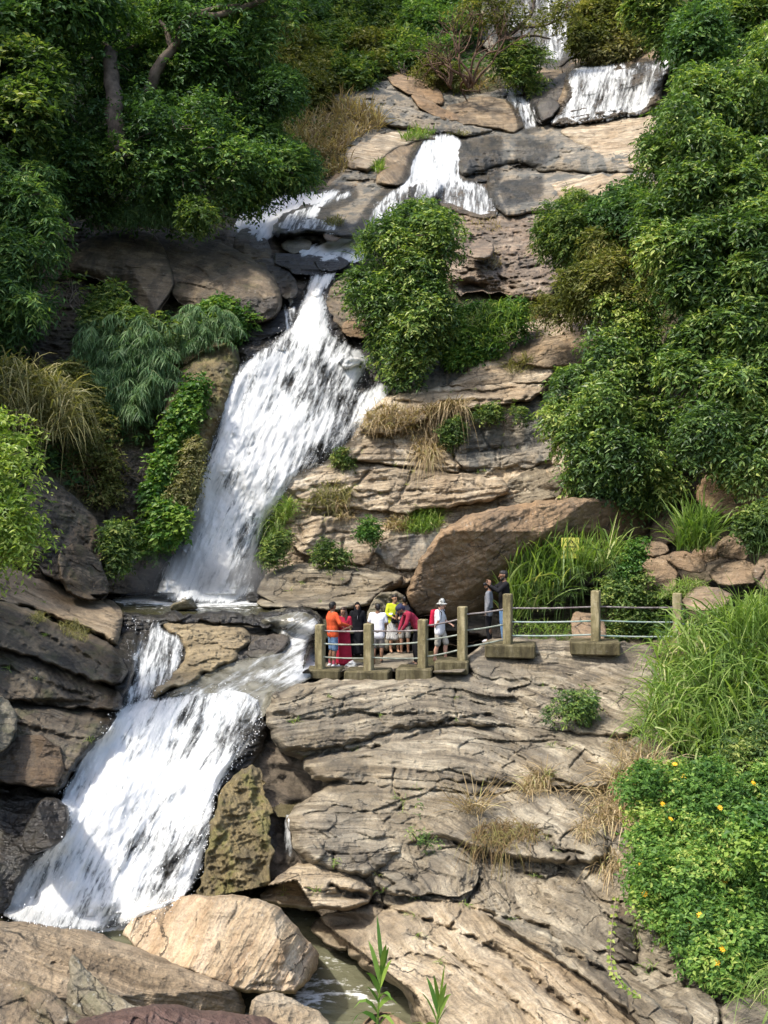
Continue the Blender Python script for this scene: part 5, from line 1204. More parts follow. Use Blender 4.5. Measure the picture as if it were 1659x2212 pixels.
# --- upper left forest
shrub('tree', 'tree', 'huge spreading dark tree with a thick leaning trunk on the left bank', 'forest',
      [(60, 40), (160, 20), (280, 10), (400, 40), (480, 90), (560, 150), (600, 230), (590, 310), (640, 360), (600, 430), (540, 470), (450, 480), (400, 500), (330, 470), (230, 490), (150, 470), (100, 400), (60, 300), (40, 160)],
      T=7, n=9000, leaf=(.30, .12), K=6, spread=.5, droop=.3, lobes=130, lr=34, D=(46, .9), base=(262, 335), bark=MBARK, stems=8, fill=.15,
      limbs=[([(262, 335, -5.2), (250, 280, -5.6), (244, 200, -5.9), (238, 110, -5.9)], .42, .30), ([(240, 150, -3.8), (215, 128, -4), (195, 130, -4)], .2, .1), ([(238, 115, -3.7), (225, 95, -3.7), (200, 100, -3.8)], .2, .08), ([(244, 120, -3.7), (275, 110, -4), (300, 95, -4.2)], .16, .08)])
shrub('tree', 'tree', 'tall tree with a forked grey trunk leaning right across the top left', 'forest', [(300, -40), (600, -40), (640, 40), (580, 90), (560, 160), (480, 170), (400, 120), (330, 60)], T=4, n=2400, leaf=(.30, .12), K=6, spread=.5, lobes=50, lr=30, D=(45, .6), base=(350, 135), stems=3, fill=.15,
      limbs=[([(318, 210, -2.2), (335, 165, -2.9), (345, 136, -3.2), (375, 105, -3.3), (395, 60, -3.5), (412, 30, -3.6), (470, 36, -3.8), (560, 5, -4), (620, -30, -4)], .26, .10), ([(372, 105, -3.3), (360, 60, -3.4), (345, 45, -3.5)], .15, .07), ([(405, 40, -3.6), (450, 20, -3.8), (520, 10, -4)], .13, .06)])
shrub('tree', 'tree', 'glossy dark tree crown at the right edge of the forest, above the grassy slope', 'forest', [(535, 190), (560, 160), (610, 150), (650, 175), (655, 205), (640, 235), (600, 240), (560, 250), (530, 230)], T=3, n=1300, leaf=(.28, .11), K=6, spread=.4, lobes=34, lr=18, D=(45, .5), base=(590, 245), stems=5, bark=MBARKD)
shrub('tree', 'tree', 'dark tree overhanging the white water at the left end of the slabs', 'forest', [(540, 300), (600, 290), (660, 320), (688, 355), (680, 405), (640, 415), (596, 418), (560, 440), (530, 452), (510, 430), (515, 360)], T=3, n=2000, leaf=(.28, .11), K=6, spread=.4, lobes=42, lr=20, D=(44.5, .5), base=(570, 420), stems=6, bark=MBARKD)
shrub('bush', 'bush', 'yellow-green bush with bare twigs at the forest foot, above the long boulder', 'mid', [(390, 450), (420, 430), (450, 445), (455, 480), (430, 500), (395, 485)], T=1.5, n=420, leaf=(.26, .10), K=6, spread=.35, lobes=16, lr=16, D=(40.5, .3), stems=4)
grass('grass_clump', 'grass', 'drooping grass in the shade at the forest foot above the boulders', 'cane', [(240, 470), (300, 440), (400, 450), (400, 495), (300, 495), (240, 488)], n=500, L=1.0, W=.05, droop=.8, out=.6, D=(41.5, .4))
shrub('tree', 'tree', 'leafy tree at the left edge, lighter than the dark tree beside it', 'mid', [(-60, 120), (40, 90), (120, 130), (135, 220), (120, 280), (60, 330), (-60, 340)], T=3, n=1800, leaf=(.34, .14), K=6, spread=.5, lobes=40, lr=28, D=(38, .8), base=(20, 340), stems=5, fill=.2)
shrub('tree', 'tree', 'drooping dark tree at the left edge beside the great boulder', 'forest', [(-60, 330), (60, 320), (130, 390), (140, 470), (120, 560), (150, 620), (130, 680), (60, 720), (-60, 730)], T=3, n=2800, leaf=(.32, .10), K=7, spread=.5, droop=.6, lobes=50, lr=26, D=(36, .6), base=(30, 720), stems=6, fill=.2)
shrub('tree', 'tree', 'dark tree crown in the top left corner', 'forest', [(-60, -60), (200, -60), (300, -20), (250, 40), (120, 70), (60, 110), (-60, 120)], T=4, n=2200, leaf=(.36, .15), K=6, spread=.5, lobes=44, lr=30, D=(42, .8), base=(60, 140), stems=4, fill=.2)
bare('forked bare sapling on the left bank below the great boulder', 165, 760, 37.4, 3.6, 1, .5, MTWIG, 12, 'sapling', 'mid')
shrub('bush', 'bush', 'small leafy plants growing on the face of the great boulder', 'mid', [(195, 640), (230, 600), (270, 620), (300, 660), (320, 700), (280, 720), (220, 700), (180, 690)], T=.8, n=420, leaf=(.22, .09), K=6, spread=.3, lobes=26, lr=14, D=(37.5, .3), stems=3)
def canes(label, poly, n, D, L, seed):
    """arching fronds with two combs of hanging leaflets"""
    r = np.random.default_rng(seed); q = pick(r, poly, n)
    b = P(q[:, 0], q[:, 1], D[0] + D[1] * (max(p[1] for p in poly) - q[:, 1]) / 100 - .8 * r.random(len(q)))
    n = len(b)
    d = norm(np.stack([.8 * r.normal(size=n) + .15, -.5 - .4 * r.random(n), .5 + .5 * r.random(n)], -1))
    Ls = L * r.uniform(.6, 1.2, n); K = 26
    t = np.linspace(.12, 1, K)
    c = b[:, None] + d[:, None] * (Ls[:, None] * t)[..., None] + np.array([0, 0, -1.]) * (Ls[:, None] * .75 * t ** 2)[..., None]
    c = np.repeat(c.reshape(-1, 3), 2, 0); dd = np.repeat(np.repeat(d, K, 0), 2, 0)
    side = norm(np.cross(dd, [0, 0, 1.])) * np.tile([1., -1.], len(c) // 2)[:, None]
    tt = np.repeat(np.tile(t, n), 2)
    ld = norm(side * .55 + dd * .3 + np.array([0, -.1, -.75]) + .28 * r.normal(size=dd.shape))
    V, f, a = blades(r, c, ld, L * .42 * (1.15 - .75 * tt) * r.uniform(.45, 1.35, len(c)), np.full(len(c), .026), np.full(len(c), .5), np.clip(.4 + .2 * r.normal(size=len(c)) + np.repeat(r.random(n) * .4, 2 * K), 0, 1))
    e = tag(empty('cane_thicket', b.mean(0)), label, 'cane')
    build('leaves', V, [f], ML['cane'], e, {'rnd': a}, False)
    m = MB()
    tq = np.linspace(0, 1, 6)[:, None]
    for k in range(n): m.tube(b[k] + d[k] * Ls[k] * tq - np.array([0, 0, 1.]) * Ls[k] * .75 * tq ** 2, np.linspace(.022, .006, 6), 4)
    m.make('stems', plain_mat('cane_stem', (.12, .15, .06), .6), e)
canes('big drooping mass of bluish cane leaves on the left bank', [(190, 700), (240, 670), (300, 680), (340, 730), (350, 800), (330, 860), (270, 900), (230, 860), (200, 790)], 230, (36.2, .5), 1.4, 3)
canes('smaller clump of bluish cane under the long shaded boulder', [(385, 690), (420, 660), (480, 670), (500, 700), (470, 740), (400, 760), (370, 740)], 80, (37.9, .4), 1.05, 4)
grass('grass_clump', 'grass', 'long drooping olive grass on the left bank above the craggy rock', 'tan', [(-60, 800), (30, 790), (120, 820), (170, 870), (160, 930), (100, 960), (40, 900), (-60, 900)], n=1500, L=1.8, W=.05, droop=1.0, out=.55, D=(32, .6, .5), dirx=.3)
grass('grass_clump', 'grass', 'thin brownish grass hanging down the left bank, right of the olive grass', 'russet', [(150, 860), (230, 880), (260, 1000), (240, 1100), (160, 1060), (130, 950)], n=900, L=1.0, W=.05, droop=1.0, out=.5)
shrub('bush', 'bush', 'dark low scrub on the left bank between the olive grass and the cane', 'olive', [(90, 800), (180, 780), (220, 860), (250, 960), (260, 1080), (200, 1090), (150, 1000), (110, 900)], T=.8, n=800, leaf=(.2, .08), K=6, spread=.3, lobes=50, lr=18, D=(34, .5), stems=5)
shrub('creeper', 'creeper', 'bright green creeper running down the rock left of the main waterfall', 'creeper', [(300, 1190), (310, 1100), (330, 1000), (370, 900), (395, 850), (430, 800), (445, 830), (420, 900), (405, 980), (370, 1050), (350, 1130), (340, 1200)], T=.5, n=1900, leaf=(.20, .13), K=5, spread=.3, droop=.5, lobes=90, lr=12, D=(33.6, .42), stems=6)
shrub('creeper', 'creeper', 'yellowish creeper on the mossy rock edge right of the bright creeper', 'tan', [(350, 1130), (380, 1040), (405, 960), (430, 930), (430, 1010), (405, 1080), (375, 1120)], T=.4, n=700, leaf=(.18, .08), K=5, spread=.3, droop=.7, lobes=40, lr=11, D=(33.6, .3), stems=4)
shrub('bush', 'bush', 'broad-leaved bush at the foot of the left wall beside the falling water', 'creeper', [(345, 1100), (380, 1085), (402, 1120), (395, 1165), (365, 1180), (340, 1150)], T=.7, n=420, leaf=(.26, .13), K=5, spread=.35, lobes=18, lr=13, D=(33, .2), stems=4)
shrub('bush', 'bush', 'small dark bush right of the craggy rock on the left bank', 'mid', [(225, 1150), (250, 1125), (280, 1130), (285, 1180), (260, 1240), (235, 1220)], T=.6, n=380, leaf=(.2, .08), K=6, spread=.3, lobes=18, lr=12, D=(31.5, .3), stems=4)
shrub('bush', 'bush', 'leafy bush under the long shaded boulder, beside the wet black rocks', 'creeper', [(440, 660), (480, 645), (530, 665), (555, 690), (530, 740), (500, 730), (470, 700)], T=.8, n=600, leaf=(.22, .11), K=5, spread=.3, lobes=24, lr=14, D=(39, .3), stems=4)
shrub('bush', 'bush', 'green tangle left of the bluish cane, above the olive grass', 'mid', [(180, 690), (220, 660), (330, 690), (380, 700), (360, 740), (300, 700), (220, 720)], T=.8, n=500, leaf=(.24, .12), K=5, spread=.3, lobes=24, lr=15, D=(36.8, .3), stems=4)
# lime-leaved shrub reaching in from the left edge
shrub('shrub', 'shrub', 'lime-yellow shrub reaching in from the left edge', 'lime', [(-80, 870), (0, 855), (30, 890), (55, 930), (75, 990), (70, 1030), (82, 1060), (70, 1110), (90, 1170), (120, 1205), (80, 1220), (90, 1255), (40, 1230), (-80, 1200)], T=1.0, n=620, leaf=(.19, .075), K=9, spread=.55, droop=.45, lobes=40, lr=22, D=(22, .2), base=(-60, 1230), stems=7, fill=.3)

# --- right bank
RB = [
 ('tree', 'vine-draped column of a tree in the upper right, darker than its neighbours', 'forest', [(1470, 20), (1500, 0), (1540, 6), (1558, 60), (1560, 120), (1540, 150), (1490, 145), (1455, 120), (1468, 70)], 2.5, 1300, (.26, .10), 40, .6),
 ('tree', 'leafy tree at the right edge, level with the broad upper cascade', 'glossy', [(1540, 110), (1600, 90), (1720, 60), (1720, 330), (1640, 330), (1570, 260), (1530, 180)], 2.6, 2300, (.28, .105), 36, .5),
 ('tree', 'tall vine-covered tree whose left edge overlaps the broad upper cascade', 'glossy', [(1410, 190), (1440, 160), (1500, 150), (1550, 180), (1590, 260), (1600, 340), (1560, 420), (1480, 440), (1420, 410), (1390, 340), (1400, 260)], 2.6, 3200, (.27, .10), 34, .5),
 ('tree', 'dense leafy tree at the right edge below the topmost ones', 'glossy', [(1560, 330), (1640, 310), (1720, 300), (1720, 640), (1640, 660), (1570, 600), (1530, 500), (1540, 400)], 2.6, 3200, (.27, .10), 32.5, .5),
 ('tree', 'yellow-tipped tree in the middle of the right bank, right of the pale slab', 'glossy', [(1400, 430), (1480, 420), (1550, 440), (1580, 540), (1590, 640), (1520, 680), (1450, 620), (1400, 560), (1380, 490)], 2.4, 2800, (.26, .10), 33, .5),
 ('bush', 'low dark bush spreading under the pale slab', 'forest', [(1270, 470), (1300, 430), (1370, 400), (1420, 410), (1420, 470), (1340, 500), (1285, 510)], 1.6, 1200, (.26, .10), 37, .4),
 ('bush', 'round dark green bush standing by the pinkish crag', 'mid', [(1165, 470), (1180, 430), (1220, 415), (1262, 430), (1292, 470), (1290, 520), (1262, 560), (1225, 575), (1190, 550), (1170, 510)], 1.8, 1500, (.24, .09), 38.5, .3),
 ('tree', 'sparse yellowish tree with bare twigs right of the round bush', 'olive', [(1235, 560), (1290, 500), (1350, 480), (1420, 500), (1450, 580), (1430, 660), (1360, 690), (1280, 680), (1220, 650), (1195, 620)], 1.8, 1500, (.22, .08), 36, .4),
 ('bush', 'yellow-green scrub on the crag under the sparse tree', 'olive', [(1165, 655), (1190, 625), (1235, 632), (1290, 665), (1250, 685), (1200, 690), (1175, 700)], .8, 260, (.20, .07), 37, .3),
 ('shrub', 'big bushy shrub covering the right side of the striped ledges', 'glossy', [(1215, 800), (1270, 725), (1340, 700), (1400, 760), (1430, 850), (1470, 940), (1480, 1020), (1440, 1070), (1340, 1082), (1255, 1080), (1222, 1040), (1212, 960), (1182, 905), (1195, 850)], 2.2, 4600, (.23, .09), 33.4, .4),
 ('shrub', 'arching shrub on the right bank above the bushy shrub', 'glossy', [(1290, 640), (1360, 630), (1420, 690), (1440, 740), (1390, 770), (1330, 740), (1280, 700)], 1.2, 800, (.23, .085), 34.6, .4),
 ('tree', 'tree with large drooping leaves at the right edge, halfway down', 'glossy', [(1470, 720), (1540, 660), (1620, 640), (1720, 640), (1720, 900), (1620, 900), (1540, 880), (1480, 820), (1430, 790)], 2.2, 3000, (.26, .10), 31.4, .4),
 ('shrub', 'shrub with hanging yellowish leaves at the right edge, above the boulder heap', 'glossy', [(1440, 840), (1520, 870), (1620, 890), (1720, 890), (1720, 1060), (1650, 1000), (1590, 1060), (1540, 1000), (1490, 1010), (1450, 930)], 1.6, 2000, (.23, .09), 30.6, .3),
]
for nm, lb, m_, poly, T, n, lf, D0, gv in RB:
    shrub(nm, nm, lb, m_, poly, T=T * 1.35, n=int(n * .85), leaf=lf, K=7, spread=.5, droop=.5, lobes=max(18, n // 62), lr=20 if n > 1000 else 14, bark=MTWIG, D=(D0, gv), stems=7, fill=.2)
shrub('tree', 'tree', 'bushy green tree standing right of the top of the main waterfall', 'glossy', [(772, 540), (800, 500), (830, 470), (880, 452), (930, 444), (980, 466), (998, 505), (985, 545), (955, 570), (990, 620), (985, 650), (960, 668), (968, 710), (930, 745), (912, 792), (892, 832), (862, 826), (836, 800), (812, 770), (812, 730), (800, 690), (762, 662), (752, 612), (778, 575)],
      T=2.4, n=5200, leaf=(.25, .085), K=7, spread=.45, droop=.45, lobes=95, lr=22, D=(38.0, .35), base=(880, 800), stems=9, fill=.2)
shrub('bush', 'bush', 'lush green plants on the terrace right of the bushy tree', 'creeper', [(930, 760), (950, 700), (990, 670), (1060, 655), (1130, 650), (1150, 700), (1110, 745), (1040, 775), (980, 785)], T=.8, n=1900, leaf=(.18, .09), K=5, spread=.3, lobes=70, lr=13, D=(38.2, .8), stems=5)
grass('grass_clump', 'grass', 'bright grass on the terrace among the lush plants', 'grass', [(1000, 700), (1060, 660), (1130, 655), (1120, 730), (1050, 760)], n=500, L=.8, W=.03, droop=.6, out=.5, D=(37.6, .8))
grass('dry_grass', 'grass', 'dry grass dangling from the crag edge right of the terrace', 'dry', [(1120, 640), (1200, 640), (1200, 700), (1130, 720)], n=260, L=.8, W=.03, droop=.8, out=.6)
for lb, poly, n, L in [('dry grass tuft hanging on the crag face below the tan knob', [(1040, 560), (1070, 540), (1085, 580), (1050, 590)], 90, .6),
                       ('sparse dry grass on top of the pinkish crag', [(1010, 480), (1060, 470), (1100, 500), (1040, 520)], 90, .6)]:
    grass('dry_grass', 'grass', lb, 'dry', poly, n=n, L=L, W=.03, droop=.7, out=.5)
# grasses on the striped ledges
for lb, mt, poly, n, L, dr in [
    ('mat of dry reddish grass along the left end of the striped ledges', 'dry', [(780, 910), (830, 880), (900, 890), (910, 930), (860, 950), (790, 945)], 420, .75, .7),
    ('straw grass spilling over the ledge, middle of the dry mat', 'dry', [(880, 930), (930, 900), (960, 940), (950, 1000), (900, 990)], 340, .8, 1.1),
    ('thick shaggy tuft of straw hanging left of the dark block', 'dry', [(950, 880), (1000, 870), (1010, 900), (970, 930), (945, 915)], 360, 1.0, 1.3),
    ('narrow straw tuft hanging lowest on the ledges', 'dry', [(912, 985), (935, 975), (942, 1000), (920, 1008)], 160, .9, 1.3),
    ('rusty grass creeping up the ledge behind the straw tufts', 'russet', [(900, 890), (980, 870), (1000, 880), (940, 910)], 200, .6, .6),
    ('small tuft at the left tip of the banded ledge by the falling water', 'tan', [(715, 985), (745, 970), (760, 995), (730, 1015)], 150, .5, .8),
    ('mixed dry tufts on the broken ledge above the long rounded boulder', 'tan', [(660, 1085), (720, 1040), (760, 1060), (740, 1120), (680, 1110)], 280, .6, .8),
    ('bright green grass at the right foot of the main waterfall', 'grass', [(556, 1160), (590, 1100), (620, 1085), (640, 1095), (610, 1150), (580, 1190)], 520, .7, .7),
    ('green and straw grass on the ledge right of the broken ledge', 'grass', [(870, 1150), (900, 1110), (945, 1105), (955, 1135), (920, 1155)], 420, .7, .6),
    ('straw grass left half of the same ledge as the green grass', 'dry', [(830, 1145), (860, 1112), (890, 1112), (870, 1152)], 240, .6, .6),
    ('dry tuft on the lower shelf under the striped ledges', 'dry', [(725, 1095), (750, 1085), (765, 1120), (735, 1130)], 130, .6, .8),
    ('sparse yellow grass on the upper cream ledge', 'tan', [(1090, 790), (1140, 770), (1150, 800), (1100, 812)], 110, .5, .5)]:
    grass('dry_grass' if mt in ('dry', 'russet') else 'grass_clump', 'grass', lb, mt, poly, kind='thing', n=int(n * 1.6), L=L * 1.25, W=.028, droop=dr, out=.55)
for lb, mt, poly, D0, n in [
    ('small bright bush between the ledges above the visitors', 'creeper', [(772, 1145), (785, 1122), (812, 1130), (818, 1155), (795, 1165)], 33.6, 240),
    ('dark small-leaved bush on the rock edge at the foot of the main waterfall', 'mid', [(560, 1200), (580, 1170), (620, 1150), (640, 1180), (620, 1215), (585, 1222)], 33.4, 420),
    ('low dark bush on the shelf above the long rounded boulder', 'mid', [(680, 1200), (700, 1178), (750, 1195), (760, 1215), (710, 1220)], 33.2, 280),
    ('green bush tucked right of the shaggy straw tuft', 'mid', [(950, 930), (990, 900), (1010, 930), (1000, 960), (965, 955)], 35.8, 300),
    ('dark green plants in the crack at the right end of the ledges', 'mid', [(1010, 900), (1060, 880), (1130, 885), (1140, 905), (1050, 915)], 36, 260),
    ('little leafy plant clinging to the ledge tip by the falling water', 'mid', [(715, 1000), (735, 968), (762, 975), (755, 1005)], 35.8, 160)]:
    shrub('bush', 'bush', lb, mt, poly, T=.5, n=n, leaf=(.15, .06), K=6, spread=.22, lobes=16, lr=9, D=(D0, .3), stems=3)

# --- sedge and reeds behind the railing
def sedge(label, poly, n, D, seed):
    r = np.random.default_rng(seed); q = pick(r, poly, n)
    vmax = max(p_[1] for p_ in poly)
    top = P(q[:, 0], q[:, 1], D[0] + D[1] * (vmax - q[:, 1]) / 100 + .4 * r.normal(size=len(q)))
    n = len(top); K = 16
    hgt = r.uniform(.5, 1.1, n); foot = top - np.stack([.12 * r.normal(size=n), 0 * hgt, hgt], -1)
    an = np.tile(np.arange(K) / K * 2 * np.pi, n) + np.repeat(r.random(n) * 6, K)
    d = norm(np.stack([np.cos(an), np.sin(an), .35 + .25 * r.normal(size=n * K)], -1) + np.repeat(r.normal(size=(n, 3)) * .3, K, 0))
    V, f, a = blades(r, np.repeat(top, K, 0), d, .30 * r.uniform(.7, 1.2, n * K), np.full(n * K, .022), np.full(n * K, .55) * r.uniform(.5, 1.5, n * K), np.clip(.35 + .2 * r.normal(size=n * K), 0, 1))
    e = tag(empty('umbrella_sedge', foot.mean(0)), label, 'sedge')
    build('leaves', V, [f], ML['mid'], e, {'rnd': a}, False)
    m = MB()
    for k in range(n): m.tube([foot[k], (foot[k] + top[k]) / 2, top[k]], .008, 4)
    m.make('stems', plain_mat('sedge_stem', (.07, .12, .03), .6), e)
sedge('umbrella sedge with star-shaped leaf heads behind the railing', [(1120, 1220), (1180, 1180), (1290, 1185), (1370, 1210), (1340, 1270), (1250, 1290), (1150, 1330), (1120, 1290)], 95, (29.6, .3), 5)
sedge('narrow-leaved sedge at the right edge beside the boulder heap', [(1600, 1110), (1640, 1085), (1700, 1090), (1700, 1190), (1620, 1180)], 50, (27.2, .3), 6)
grass('tall_grass', 'grass', 'tall green cane grass growing up against the huge slab boulder', 'grass', [(1085, 1290), (1100, 1220), (1150, 1200), (1250, 1200), (1330, 1190), (1350, 1220), (1250, 1260), (1150, 1330), (1100, 1370)], n=1100, L=1.6, W=.045, droop=.4, out=.28, D=(29.9, .2, .4), kind='stuff')
grass('grass_clump', 'grass', 'low grass between the railing bars below the sedge', 'grass', [(1105, 1390), (1110, 1350), (1230, 1350), (1290, 1380), (1280, 1392)], n=420, L=.5, W=.02, droop=.6, out=.5, D=(28.6, .2))
shrub('bush', 'bush', 'round-leaved bush behind the tall middle railing post', 'mid', [(1300, 1260), (1350, 1230), (1410, 1210), (1430, 1260), (1420, 1330), (1440, 1390), (1370, 1400), (1310, 1390), (1290, 1330)], T=.9, n=1100, leaf=(.13, .075), K=6, spread=.22, lobes=44, lr=13, D=(29.2, .3), stems=6)
shrub('bush', 'bush', 'leafy sprigs rising left of the boulder heap', 'creeper', [(1345, 1200), (1375, 1165), (1398, 1160), (1400, 1190), (1370, 1240), (1345, 1250)], T=.4, n=240, leaf=(.15, .07), K=6, spread=.22, lobes=16, lr=10, D=(29.4, .2), stems=4)
grass('tall_grass', 'grass', 'tuft of tall reedy grass in front of the shrubs above the boulder heap', 'grass', [(1462, 1190), (1475, 1150), (1520, 1140), (1545, 1180), (1520, 1195)], n=420, L=1.5, W=.05, droop=.4, out=.28, D=(28.2, .1, .2))
grass('grass_clump', 'grass', 'soft green grass mound on the rocks behind the last railing post', 'grass', [(1420, 1295), (1450, 1262), (1500, 1252), (1530, 1275), (1510, 1300)], n=520, L=.5, W=.02, droop=.7, out=.5, D=(27.6, .3, .2))
shrub('bush', 'bush', 'dark leafy bush at the right edge behind the boulder heap', 'mid', [(1590, 1150), (1610, 1100), (1660, 1080), (1720, 1080), (1720, 1200), (1640, 1200)], T=.8, n=600, leaf=(.16, .07), K=6, spread=.25, lobes=26, lr=14, D=(27.6, .3), stems=5)

# --- long grass and the flowering bush in the right foreground
grass('long_grass', 'long grass', 'great bank of long arching green grass along the right edge', 'grass', [(1420, 1400), (1460, 1360), (1560, 1330), (1740, 1290), (1740, 1720), (1500, 1660), (1440, 1620), (1400, 1570), (1410, 1480)], n=2600, L=1.5, W=.042, droop=.75, out=.5, D=(20.6, .75, .5), dirx=-.12)
grass('long_grass', 'long grass', 'taller grass stalks standing above the grass bank near the right edge', 'grass', [(1560, 1350), (1640, 1310), (1740, 1290), (1740, 1400), (1600, 1400)], n=420, L=1.3, W=.028, droop=.5, out=.32, D=(22.5, .5, .5))
grass('long_grass', 'long grass', 'wispy outer grass leaning left over the striped rock', 'grass', [(1400, 1500), (1450, 1450), (1460, 1600), (1400, 1620), (1375, 1580)], n=240, L=1.0, W=.022, droop=.7, out=.55, D=(20.9, .6, .4), dirx=-.35)
def daisies(r, e, p, d):
    k = [i for i in r.permutation(len(p)) if d[i, 1] < -.3 and d[i, 2] > -.1][:36]
    for i in k:
        c = p[i] + d[i] * .12 + np.array([0, -.06, .05]); n = norm(d[i] + np.array([0, -.3, .6]))
        x = norm(np.cross(n, [0.3, .1, 1.])); y = np.cross(n, x)
        m = MB(); K = 9
        an = np.arange(K) / K * 2 * np.pi
        dd = np.cos(an)[:, None] * x + np.sin(an)[:, None] * y + .12 * n
        V, f, a = leaves(np.repeat(c[None], K, 0) + dd * .008, norm(dd), np.repeat(n[None], K, 0), np.full(K, .044), np.full(K, .019), np.full(K, .5), .1)
        m.add(V, [f]); m.tube([c - n * .006, c + n * .012], [.013, .009], 8)
        m.make('flower', MFLOWER, e, False)
MFLOWER = plain_mat('yellow_petal', (.75, .42, .02), .5, .3, .12, 20, .1)
shrub('flowering_bush', 'bush', 'bright green bush dotted with yellow daisy flowers in the lower right corner', 'daisy', [(1345, 1690), (1400, 1650), (1480, 1640), (1570, 1650), (1740, 1640), (1740, 2150), (1640, 2130), (1560, 2150), (1490, 2120), (1430, 2070), (1420, 1990), (1380, 1930), (1350, 1860), (1370, 1780)],
      T=1.4, n=6500, leaf=(.108, .056), K=7, spread=.22, droop=.4, lobes=120, lr=24, D=(13.7, .85), base=(1580, 2120), stems=0, fill=.3, extra=daisies)
shrub('creeper', 'creeper', 'round-leaved creeper on the flowering bush at the right edge', 'creeper', [(1590, 1760), (1640, 1730), (1740, 1720), (1740, 1930), (1650, 1900), (1600, 1840)], T=.3, n=420, leaf=(.11, .10), K=4, spread=.2, lobes=30, lr=13, D=(13.3, .85), stems=0)
shrub('bush', 'bush', 'dark leafy patch between the long grass and the flowering bush at the right edge', 'mid', [(1560, 1600), (1620, 1570), (1740, 1580), (1740, 1680), (1640, 1690), (1570, 1660)], T=.6, n=700, leaf=(.12, .06), K=6, spread=.22, lobes=34, lr=15, D=(18.2, .4), stems=5)
grass('grass_clump', 'grass', 'pale drooping grass below the flowering bush in the bottom right corner', 'grass', [(1600, 2130), (1640, 2080), (1740, 2080), (1740, 2240), (1640, 2240)], n=300, L=.75, W=.014, droop=.8, out=.7, D=(12.2, .2, .3), dirx=-.3)
# dry clumps on the striped rock
for lb, mt, poly, n, L, dr, W_ in [
    ('few tall dry stalks growing from the ledge in the middle of the striped rock', 'dry', [(985, 1752), (1030, 1738), (1055, 1752), (1030, 1766)], 90, 1.0, .35, .018),
    ('shaggy straw tuft hanging right of the tall stalks', 'dry', [(1125, 1712), (1150, 1676), (1185, 1672), (1196, 1700), (1150, 1722)], 260, .9, 1.1, .018),
    ('brown matted moss hanging over the ledge under the straw tuft', 'russet', [(1018, 1806), (1050, 1780), (1100, 1774), (1150, 1784), (1166, 1806), (1140, 1830), (1125, 1815), (1090, 1845), (1070, 1822), (1045, 1850), (1025, 1830)], 800, .62, 1.5, .012),
    ('big curtain of dead grass hanging left of the flowering bush', 'dry', [(1300, 1740), (1325, 1670), (1400, 1640), (1440, 1680), (1390, 1760), (1370, 1860), (1320, 1850), (1285, 1790)], 840, 1.6, 1.1, .022),
    ('long bleached stems trailing down from the dead grass curtain', 'dry', [(1290, 1860), (1330, 1840), (1350, 1880), (1310, 1900)], 110, .9, 1.5, .014),
    ('thin straw tuft on the squared block of rock', 'dry', [(1245, 1790), (1275, 1770), (1290, 1800), (1260, 1815)], 150, .6, 1.2, .013),
    ('dead leaves and straw under the long grass', 'dry', [(1300, 1600), (1400, 1600), (1440, 1640), (1340, 1650)], 260, .4, .9, .014),
    ('tuft of thin grass on the sloping left slab by the pool', 'tan', [(62, 1335), (85, 1322), (104, 1335), (85, 1350)], 200, .32, .8, .012),
    ('bushy two-coloured tuft hanging over the edge of the left slab', 'tan', [(125, 1350), (160, 1335), (190, 1365), (185, 1400), (150, 1390)], 420, .38, 1.1, .012)]:
    grass('dry_grass' if mt != 'tan' else 'grass_clump', 'grass', lb, mt, poly, n=n, L=L, W=W_, droop=dr, out=.6)
shrub('bush', 'bush', 'small light green bush growing on the striped rock below the railing', 'glossy', [(1182, 1550), (1190, 1520), (1215, 1505), (1235, 1480), (1262, 1478), (1280, 1510), (1278, 1545), (1262, 1562), (1215, 1562)], T=.5, n=460, leaf=(.105, .042), K=6, spread=.16, lobes=24, lr=12, D=(float(samp(ZB, 1230, 1555)) - .25, .3), stems=6)
shrub('plant', 'plant', 'spindly young plant on the ledge left of the brown matted moss', 'glossy', [(892, 1830), (880, 1800), (900, 1750), (905, 1715), (915, 1720), (912, 1770), (950, 1790), (960, 1820), (920, 1835)], T=.1, n=60, leaf=(.06, .032), K=5, spread=.08, lobes=16, lr=5, D=(float(samp(ZB, 905, 1835)) - .15, .1), base=(905, 1835), stems=3)
def creeper_string():
    r = np.random.default_rng(9)
    q = [(1330, 1940), (1322, 2000), (1318, 2060), (1324, 2100), (1345, 2130), (1380, 2152)]
    D = [samp(ZB, a, b) - .12 for a, b in q]
    pts = np.array([P(a, b, d) for (a, b), d in zip(q, D)])
    k = np.linspace(0, 5, 34); pp = np.stack([np.interp(k, np.arange(6), pts[:, i]) for i in range(3)], 1)
    e = tag(empty('creeper', pts[-1]), 'single creeper stem with paired heart-shaped leaves dangling down the dark rock', 'creeper')
    m = MB(); m.tube(pp, .006, 5); m.make('stem', MTWIG, e)
    b = np.repeat(pp[::2], 2, 0); n = len(b)
    d = norm(np.stack([np.tile([1., -1.], n // 2), -.4 + .3 * r.normal(size=n), -.3 + .3 * r.normal(size=n)], -1))
    V, f, a = leaves(b, d, norm(np.array([0, -.7, .7]) + .3 * r.normal(size=d.shape)), np.full(n, .075), np.full(n, .065), r.random(n))
    build('leaves', V, [f], ML['lime'], e, {'rnd': a}, False)
creeper_string()
